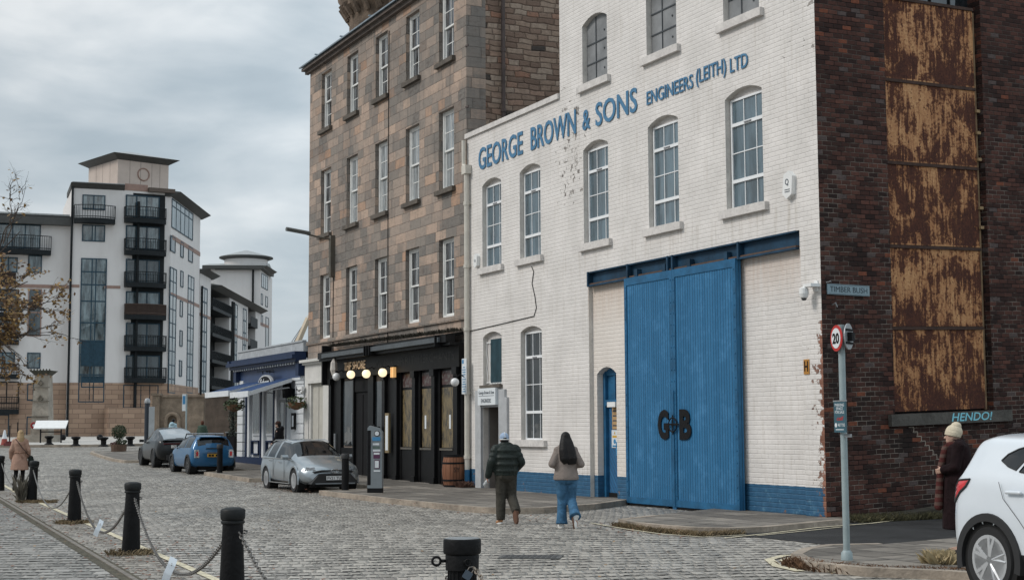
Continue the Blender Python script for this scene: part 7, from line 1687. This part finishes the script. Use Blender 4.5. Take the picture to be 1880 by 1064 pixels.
def shoe(t, a, toe, mat, sole, name='shoe', s_=1.0):
    a, toe = V(a), V(toe); d = (toe - a); m = MB(); dn = d.normalized(); up_ = V((0, 0, 1)) - dn * dn.z
    up_ = up_.normalized() if up_.length > .1 else V((0, 1, 0)); rt = dn.cross(up_)
    Mx = Matrix(((rt.x, dn.x, up_.x), (rt.y, dn.y, up_.y), (rt.z, dn.z, up_.z)))
    mid = a + d * .45
    m.ell(mid + Mx @ V((0, .06, -.012)), (.046 * s_, .10 * s_, .038), 14, 10, Mx); m.ell(mid + Mx @ V((0, -.05, .0)), (.040 * s_, .07 * s_, .052), 12, 10, Mx); m.cap(a + up_ * .03, a, .045, .045, 10)
    so_ = remesh(m, name, mat, t, .009, 2)
    q = MB(); pts = [(.046 * cos(k * pi / 10), (.145 if k < 10 else .115) * sin(k * pi / 10) + .0) for k in range(20)]
    q.prism(pts, -.062, -.034, ax='z'); q.v = [mid + Mx @ p for p in q.v]; q.build('sole', sole, so_)
def legs(t, j, mat, r=(.105, .085, .075, .070), hem=.05, name='trousers', vox=.011, flare=0.0):
    m = MB(); m.cap((-.075, -.01, .955), (.075, -.01, .955), .118 * r[0] / .105, .118 * r[0] / .105, 14); m.cap((-.05, -.03, .90), (.05, -.03, .90), .12 * r[0] / .105, .12 * r[0] / .105, 14)
    for q in 'LR':
        a, k_, n_ = j['hip' + q], j['kne' + q], j['ank' + q]; e_ = n_ + (n_ - k_).normalized() * .02
        m.cap(a, k_, r[0], r[1], 14)
        d = (e_ - k_); pts = [k_ - d.normalized() * .05, k_ + d * .2, k_ + d * .5, k_ + d * .8, e_]; m.tube(pts, [r[1] * .93, r[1], (r[2] + r[1]) / 2, r[2] + flare * .5, r[3] + flare], 16); m.cap(k_, k_ + d * .1, r[1], r[1], 14)
    return remesh(m, name, mat, t, vox, 3)
def top(t, j, mat, tor, arm, hemz, name='jacket', extra=None, vox=.011, skirt=None):
    m = MB(); w1, d1, w2, d2, w3, d3 = tor
    n = 9
    prof = [(1.475, .075, .075), (1.45, w1 * .62, d1 * .75), (1.41, w1 * .93, d1 * .92), (1.34, w1, d1), (1.2, (w1 + w2) / 2, (d1 + d2) / 2 * 1.02), (1.08, w2, d2), (hemz + .04, w3, d3), (hemz, w3 * .99, d3 * .99)]
    if skirt: prof = prof[:-2] + [(.95, w3, d3)] + skirt
    vs = []; fs = []; K_ = 20
    for z, a, c in prof:
        for k in range(K_): q = 2 * pi * k / K_; vs.append((a * cos(q), c * sin(q) - .005, z))
    for i in range(len(prof) - 1):
        for k in range(K_): j2 = (k + 1) % K_; fs.append((i * K_ + k, (i + 1) * K_ + k, (i + 1) * K_ + j2, i * K_ + j2))
    fs.append(tuple(range(K_))); fs.append(tuple((len(prof) - 1) * K_ + k for k in range(K_))[::-1]); m.add(vs, fs)
    for q in 'LR':
        s_ = -1 if q == 'L' else 1; sh = j['sh' + q]
        m.cap(sh + V((-s_ * .03, 0, -.01)), j['el' + q], arm[0], arm[1], 14); d = j['wr' + q] - j['el' + q]; m.cap(j['el' + q], j['el' + q] + d * .93, arm[1], arm[2], 14)
    m.cap(j['shL'] + V((.02, 0, -.01)), j['shR'] + V((-.02, 0, -.01)), arm[0] + .005, arm[0] + .005, 14); m.cap(V((-.08, -.01, 1.44)), V((.08, -.01, 1.44)), .072, .072, 12)
    if extra: extra(m)
    return remesh(m, name, mat, t, vox, 3)
def person(label, P, az, sc_=1.0):
    t = thing('person', label, 'person', tuple(P), pi / 2 - az - pi / 2); t.scale = (sc_, sc_, sc_); return t
def hair(t, mat, fn, name='hair', vox=.010): m = MB(); fn(m); return remesh(m, name, mat, t, vox, 2)
HB = cloth('black_hair', (.012, .011, .011), .006, .45, .3, 30); HBL = cloth('blonde_hair', (.36, .25, .14), .008, .6, .25, 24); HBR = cloth('brown_hair', (.09, .035, .022), .01, .7, .3, 24)
WHTR = M_('shoe_white', (.60, .60, .58), .6); GUM = M_('gum_sole', (.13, .065, .04), .8); TANS = M_('tan_shoe', (.35, .17, .075), .7); BLKS = M_('shoe_black', (.015, .015, .016), .6)
# man in the puffer jacket
P1_ = grd(929, 961); j = J0(kneR=(.115, .05, .50), ankR=(.15, -.30, .245), toeR=(.165, -.285, .07), kneL=(-.09, .04, .50), ankL=(-.10, .0, .095), toeL=(-.13, .17, .035), shL=(-.20, 0, 1.40), shR=(.20, 0, 1.40), elL=(-.285, -.05, 1.13), wrL=(-.335, .02, .88), elR=(.29, -.04, 1.14), wrR=(.20, .16, .98), head=(-.02, .05, 1.57), cuL=(1.0, 0, 0))
t = person('man walking away in a dark green puffer jacket and pale blue and white mesh cap', P1_, rad(-9), .985)
body(t, j, SKIN, bulk=1.12)
legs(t, j, cloth('olive_trousers', (.050, .046, .038), .02, .9, .2, 10), (.118, .095, .088, .080))
def ex(m): m.tube([(0, 0, 1.44), (0, -.005, 1.52)], [.10, .088], 14)
def puff(m):
    ex(m)
    for z, a, c in ((1.36, .225, .165), (1.235, .245, .182), (1.11, .25, .19), (.985, .245, .185)): m.ell((0, -.005, z), (a, c, .078), 20, 10)
    for q, s_ in (('L', -1), ('R', 1)):
        for f in (.15, .5, .85): m.ell(j['sh' + q].lerp(j['el' + q], f), (.084, .092, .07), 12, 8)
        for f in (.15, .5, .8): m.ell(j['el' + q].lerp(j['wr' + q], f), (.070, .074, .062), 12, 8)
top(t, j, cloth('puffer', (.020, .026, .023), .010, .42, .25, 14), (.215, .15, .235, .17, .225, .17), (.088, .080, .064), .90, 'puffer_jacket', puff)
for q in 'LR': shoe(t, j['ank' + q] + V((0, 0, -.03)) if q == 'L' else j['ank' + q], j['toe' + q], TANS if q == 'L' else GUM, WHTR if q == 'L' else GUM)
H = j['head']; c_ = MB(); c_.ell(H + V((0, -.005, .035)), (.090, .108, .095), 22, 14); cp = remesh(c_, 'cap', cloth('cap_blue', (.30, .38, .50), .002, .8, .12, 30), t, .008, 2)
c_ = MB(); c_.tube([(H.x + .09 * cos(a), H.y + .108 * sin(a) - .005, H.z + .0) for a in [pi * (1.15 + .7 * k / 10) for k in range(11)]], .012, 6).tube([H + V((0, -.115, .03)), H + V((0, -.08, .115)), H + V((0, 0, .133))], .007, 5); c_.build('band', WHTR, cp)
MB().ell(H + V((0, -.104, .022)), (.034, .012, .018), 12, 8).build('gap', HB, cp, smooth=True)
MB().prism([(-.07, 0), (.07, 0), (.06, .09), (0, .11), (-.06, .09)], 0, .012, ax='z').xf(Matrix.Translation(H + V((0, .09, .02)))).build('peak', WHTR, cp)
hair(t, HB, lambda m: (m.ell(H + V((0, -.035, -.03)), (.078, .072, .062), 14, 10)), vox=.009)
t2 = thing('plastic_bottle', 'crumpled clear plastic bottle held low in the walking man\'s left hand', 'bottle', tuple(P1_), 0)
Mp = Matrix.Rotation(rad(9), 4, 'Z') @ Matrix.Scale(.985, 4); hp = Mp @ (j['wrL'] + V((-.02, .06, -.11)))
MB().lathe([(.0, -.09), (.034, -.088), (.036, .02), (.03, .06), (.012, .085), (.012, .10), (0, .10)], n=12).xf(Matrix.Translation(hp) @ Matrix.Rotation(.9, 4, 'X') @ Matrix.Rotation(.4, 4, 'Y')).build('bottle_body', M_('bottle', (.45, .47, .48), .2, var=.4, vs=30), t2, smooth=rad(40))
# woman with long black hair
P2_ = grd(1040, 968); j = J0(kneR=(.10, .06, .50), ankR=(.12, -.28, .22), toeR=(.14, -.285, .05), kneL=(-.07, .05, .50), ankL=(-.085, .0, .09), toeL=(-.10, .15, .035), shL=(-.165, 0, 1.40), shR=(.165, 0, 1.40), elL=(-.265, -.07, 1.15), wrL=(-.16, .15, 1.10), elR=(.265, -.07, 1.14), wrR=(.14, .16, 1.12), head=(0, .03, 1.60))
t = person('woman walking away with long black hair, taupe jacket and blue flared jeans', P2_, rad(-6), .975)
body(t, j, SKIN, bulk=1.05)
legs(t, j, cloth('denim', (.050, .125, .215), .02, .9, .35, 7), (.122, .088, .086, .090), flare=.022, name='jeans')
top(t, j, cloth('taupe', (.215, .180, .160), .028, .9, .10, 6), (.19, .145, .20, .155, .235, .19), (.078, .070, .055), .86, 'jacket', lambda m: (m.cap(j['wrL'], j['wrR'], .05, .05, 12), m.tube([(0, 0, 1.42), (0, 0, 1.49)], [.09, .075], 12)))
shoe(t, j['ankL'] + V((0, 0, -.03)), j['toeL'], WHTR, WHTR); shoe(t, j['ankR'], j['toeR'], WHTR, GUM)
H = j['head']; hair(t, HB, lambda m: (m.ell(H + V((0, -.012, .02)), (.092, .105, .112), 20, 14), m.tube([H + V((-.015, -.03, 0)), H + V((-.03, -.08, -.1)), H + V((-.04, -.12, -.22)), H + V((-.03, -.15, -.37)), H + V((.0, -.155, -.44))], [.085, .095, .10, .10, .07], 16), m.tube([H + V((.015, -.03, 0)), H + V((.04, -.08, -.1)), H + V((.06, -.12, -.22)), H + V((.08, -.15, -.37)), H + V((.09, -.155, -.46))], [.085, .095, .105, .11, .08], 16),
     m.cap(H + V((-.06, -.05, -.1)), H + V((-.12, -.07, -.26)), .035, .012), m.cap(H + V((.07, -.06, -.12)), H + V((.17, -.07, -.33)), .04, .012)))
# woman in trench coat
P3_ = at(36, 43.2); j = J0(kneL=(-.09, -.02, .50), ankL=(-.13, -.24, .17), toeL=(-.13, -.16, .03), kneR=(.09, .06, .50), ankR=(.09, .05, .09), toeR=(.10, .20, .035), elL=(-.24, -.02, 1.13), wrL=(-.24, .10, .92), elR=(.24, -.05, 1.14), wrR=(.25, .08, .92), head=(.01, .03, 1.59))
t = person('blonde woman walking away in a beige belted trench coat with a shoulder bag', P3_, rad(-18), 1.02)
body(t, j, SKIN2, bulk=.98); legs(t, j, cloth('black_tights', (.012, .012, .013), .01, .9), (.10, .06, .055, .05), name='leggings')
TR = cloth('trench', (.36, .225, .17), .03, .85, .10, 5)
top(t, j, TR, (.195, .14, .165, .13, .20, .16), (.070, .062, .05), .9, 'trench_coat', lambda m: (m.tube([(0, 0, 1.42), (0, 0, 1.5)], [.10, .085], 12), m.ell((0, -.06, 1.33), (.15, .10, .10), 16, 8)), skirt=[(.80, .225, .19), (.60, .255, .21), (.585, .25, .205)])
MB().tube([(.165 * 1.04 * cos(k * pi / 12), .13 * 1.06 * sin(k * pi / 12) - .005, 1.085) for k in range(25)], .022, 6).tube([(-.02, -.15, 1.08), (.05, -.17, .98), (.10, -.17, .93)], .02, 5).build('belt', cloth('belt', (.30, .18, .13), .01), t)
for q in 'LR': shoe(t, j['ank' + q], j['toe' + q], cloth('boot', (.05, .035, .028), .01), BLKS, 'boot', 1.05)
H = j['head']; hair(t, HBL, lambda m: (m.ell(H + V((0, -.012, .02)), (.094, .108, .112), 18, 12), m.tube([H + V((0, -.03, 0)), H + V((.0, -.06, -.1)), H + V((.01, -.075, -.2)), H + V((.02, -.08, -.25))], [.09, .105, .105, .08], 14)))
t2 = thing('shoulder_bag', 'dark bag on a long strap carried at the trench-coat woman\'s right side', 'bag', tuple(P3_), rad(18)); t2.scale = (1.02, 1.02, 1.02)
remesh(MB().cap((.30, -.02, .92), (.32, .0, .74), .075, .10, 12), 'bag_body', cloth('bag', (.02, .025, .022), .01), t2, .012, 3)
MB().tube([(-.12, -.08, 1.46), (-.04, -.16, 1.36), (.08, -.17, 1.2), (.2, -.15, 1.05), (.28, -.06, .97)], .013, 5).tube([(-.12, -.08, 1.46), (-.13, .05, 1.46), (.0, .18, 1.3), (.2, .16, 1.1), (.28, .02, .97)], .013, 5).build('strap', M_('strap_brown', (.06, .035, .025), .7), t2)
# woman in beanie by the white car
P4_ = at(1756, 19.4); P4_.z = .10; j = J0(elL=(-.23, .06, 1.14), wrL=(-.12, .20, 1.10), elR=(.23, .05, 1.14), wrR=(.10, .20, 1.08), head=(0, .06, 1.54), ankL=(-.10, -.03, .09), kneL=(-.1, .05, .5), kneR=(.1, .03, .5))
t = person('woman in a cream knitted hat and dark maroon coat and scarf behind the white car', P4_, rad(-78), .985)
body(t, j, SKIN2, bulk=1.05); legs(t, j, cloth('dark_trousers', (.012, .012, .013), .01, .9), (.10, .07, .062, .06))
top(t, j, cloth('maroon_coat', (.014, .007, .008), .03, .95, .3, 6), (.20, .16, .21, .18, .23, .20), (.08, .07, .06), .9, 'long_coat', lambda m: (m.tube([(0, 0, 1.42), (0, 0.0, 1.5)], [.11, .09], 12)), skirt=[(.7, .245, .22), (.34, .26, .235), (.32, .255, .23)])
for q in 'LR': shoe(t, j['ank' + q] + V((0, 0, -.03)), j['toe' + q], BLKS, WHTR)
H = j['head']; remesh(MB().ell(H + V((0, -.02, .06)), (.098, .112, .10), 20, 12).ell(H + V((0, -.05, .135)), (.065, .07, .06), 14, 10).tube([H + V((0, 0, .0)), H + V((0, -.012, .055))], [.107, .107], 18), 'knitted_hat', cloth('cream_knit', (.56, .49, .37), .006, .95, .10, 40), t, .009, 2)
remesh(MB().tube([(0, -.07, 1.44), (.10, 0, 1.45), (.06, .11, 1.42), (-.05, .12, 1.42), (-.10, 0, 1.45), (0, -.07, 1.44)], .05, 8).cap((-.02, .16, 1.38), (-.03, .23, 1.12), .05, .045).cap((-.03, .23, 1.12), (-.03, .27, .62), .045, .06), 'scarf', cloth('check_scarf', (.070, .022, .020), .01, .95, .3, 12, chk=(.10, .062, .052)), t, .011, 2)
# man passing the restaurant, two people beyond the cars
def simple(label, P, az, coat, hr, legm, sc_=1.0, hood=False, cap_=None, beard=None):
    j = J0(kneR=(.10, .12, .52), ankR=(.10, .05, .09), kneL=(-.09, -.02, .5), ankL=(-.1, -.22, .13), toeL=(-.1, -.08, .035), elL=(-.23, .02, 1.14), wrL=(-.22, .15, .95), elR=(.23, -.05, 1.14), wrR=(.24, .05, .92))
    t = person(label, P, az, sc_); body(t, j, SKIN2, vox=.014); legs(t, j, legm, vox=.016)
    top(t, j, coat, (.205, .15, .205, .16, .20, .16), (.074, .064, .052), .86, 'coat', lambda m: (m.tube([(0, 0, 1.42), (0, -.01, 1.5)], [.11, .09], 12), (m.ell((0, -.10, 1.46), (.13, .09, .10), 14, 8) if hood else None)), vox=.014)
    for q in 'LR': shoe(t, j['ank' + q], j['toe' + q], BLKS, BLKS)
    H = j['head']; hair(t, hr, lambda m: (m.ell(H + V((0, -.018, .022)), (.09, .10, .108), 16, 12), m.ell(H + V((0, -.05, -.04)), (.075, .06, .07), 12, 8)), vox=.012)
    if cap_: c_ = remesh(MB().ell(H + V((0, 0, .06)), (.095, .108, .075), 16, 10).ell(H + V((0, .12, .035)), (.06, .07, .014), 12, 6), 'cap', cap_, t, .012, 2)
    if beard: remesh(MB().ell(H + V((0, .065, -.08)), (.055, .045, .05), 12, 8), 'beard', beard, t, .012, 1)
    return t
x_ = at(511, 55.0); P5_ = V((x_.x, x_.y, gz(x_.y) + K)); simple('man in a black hooded jacket and dark cap walking left past the restaurant', P5_, rad(-78), cloth('black_hoodie', (.012, .012, .014), .01), HB, cloth('dk', (.02, .02, .025), .01), 1.03, True, cloth('dark_cap', (.05, .025, .02), .004), M_('grey_beard', (.18, .15, .13), .9))
x_ = at(316, 77); simple('dark-haired person in a pale blue hooded coat beyond the dark crossover', V((x_.x, x_.y, gz(x_.y) + .12)), rad(20), cloth('pale_blue_coat', (.36, .50, .56), .012), HB, cloth('dk2', (.03, .03, .04), .01), 1.03, True)
x_ = at(370, 74); simple('red-haired person in a green jacket beyond the blue hatchback', V((x_.x, x_.y, gz(x_.y) + .10)), rad(-5), cloth('green_jacket', (.055, .085, .065), .012), HBR, cloth('dk3', (.03, .03, .04), .01), .99)
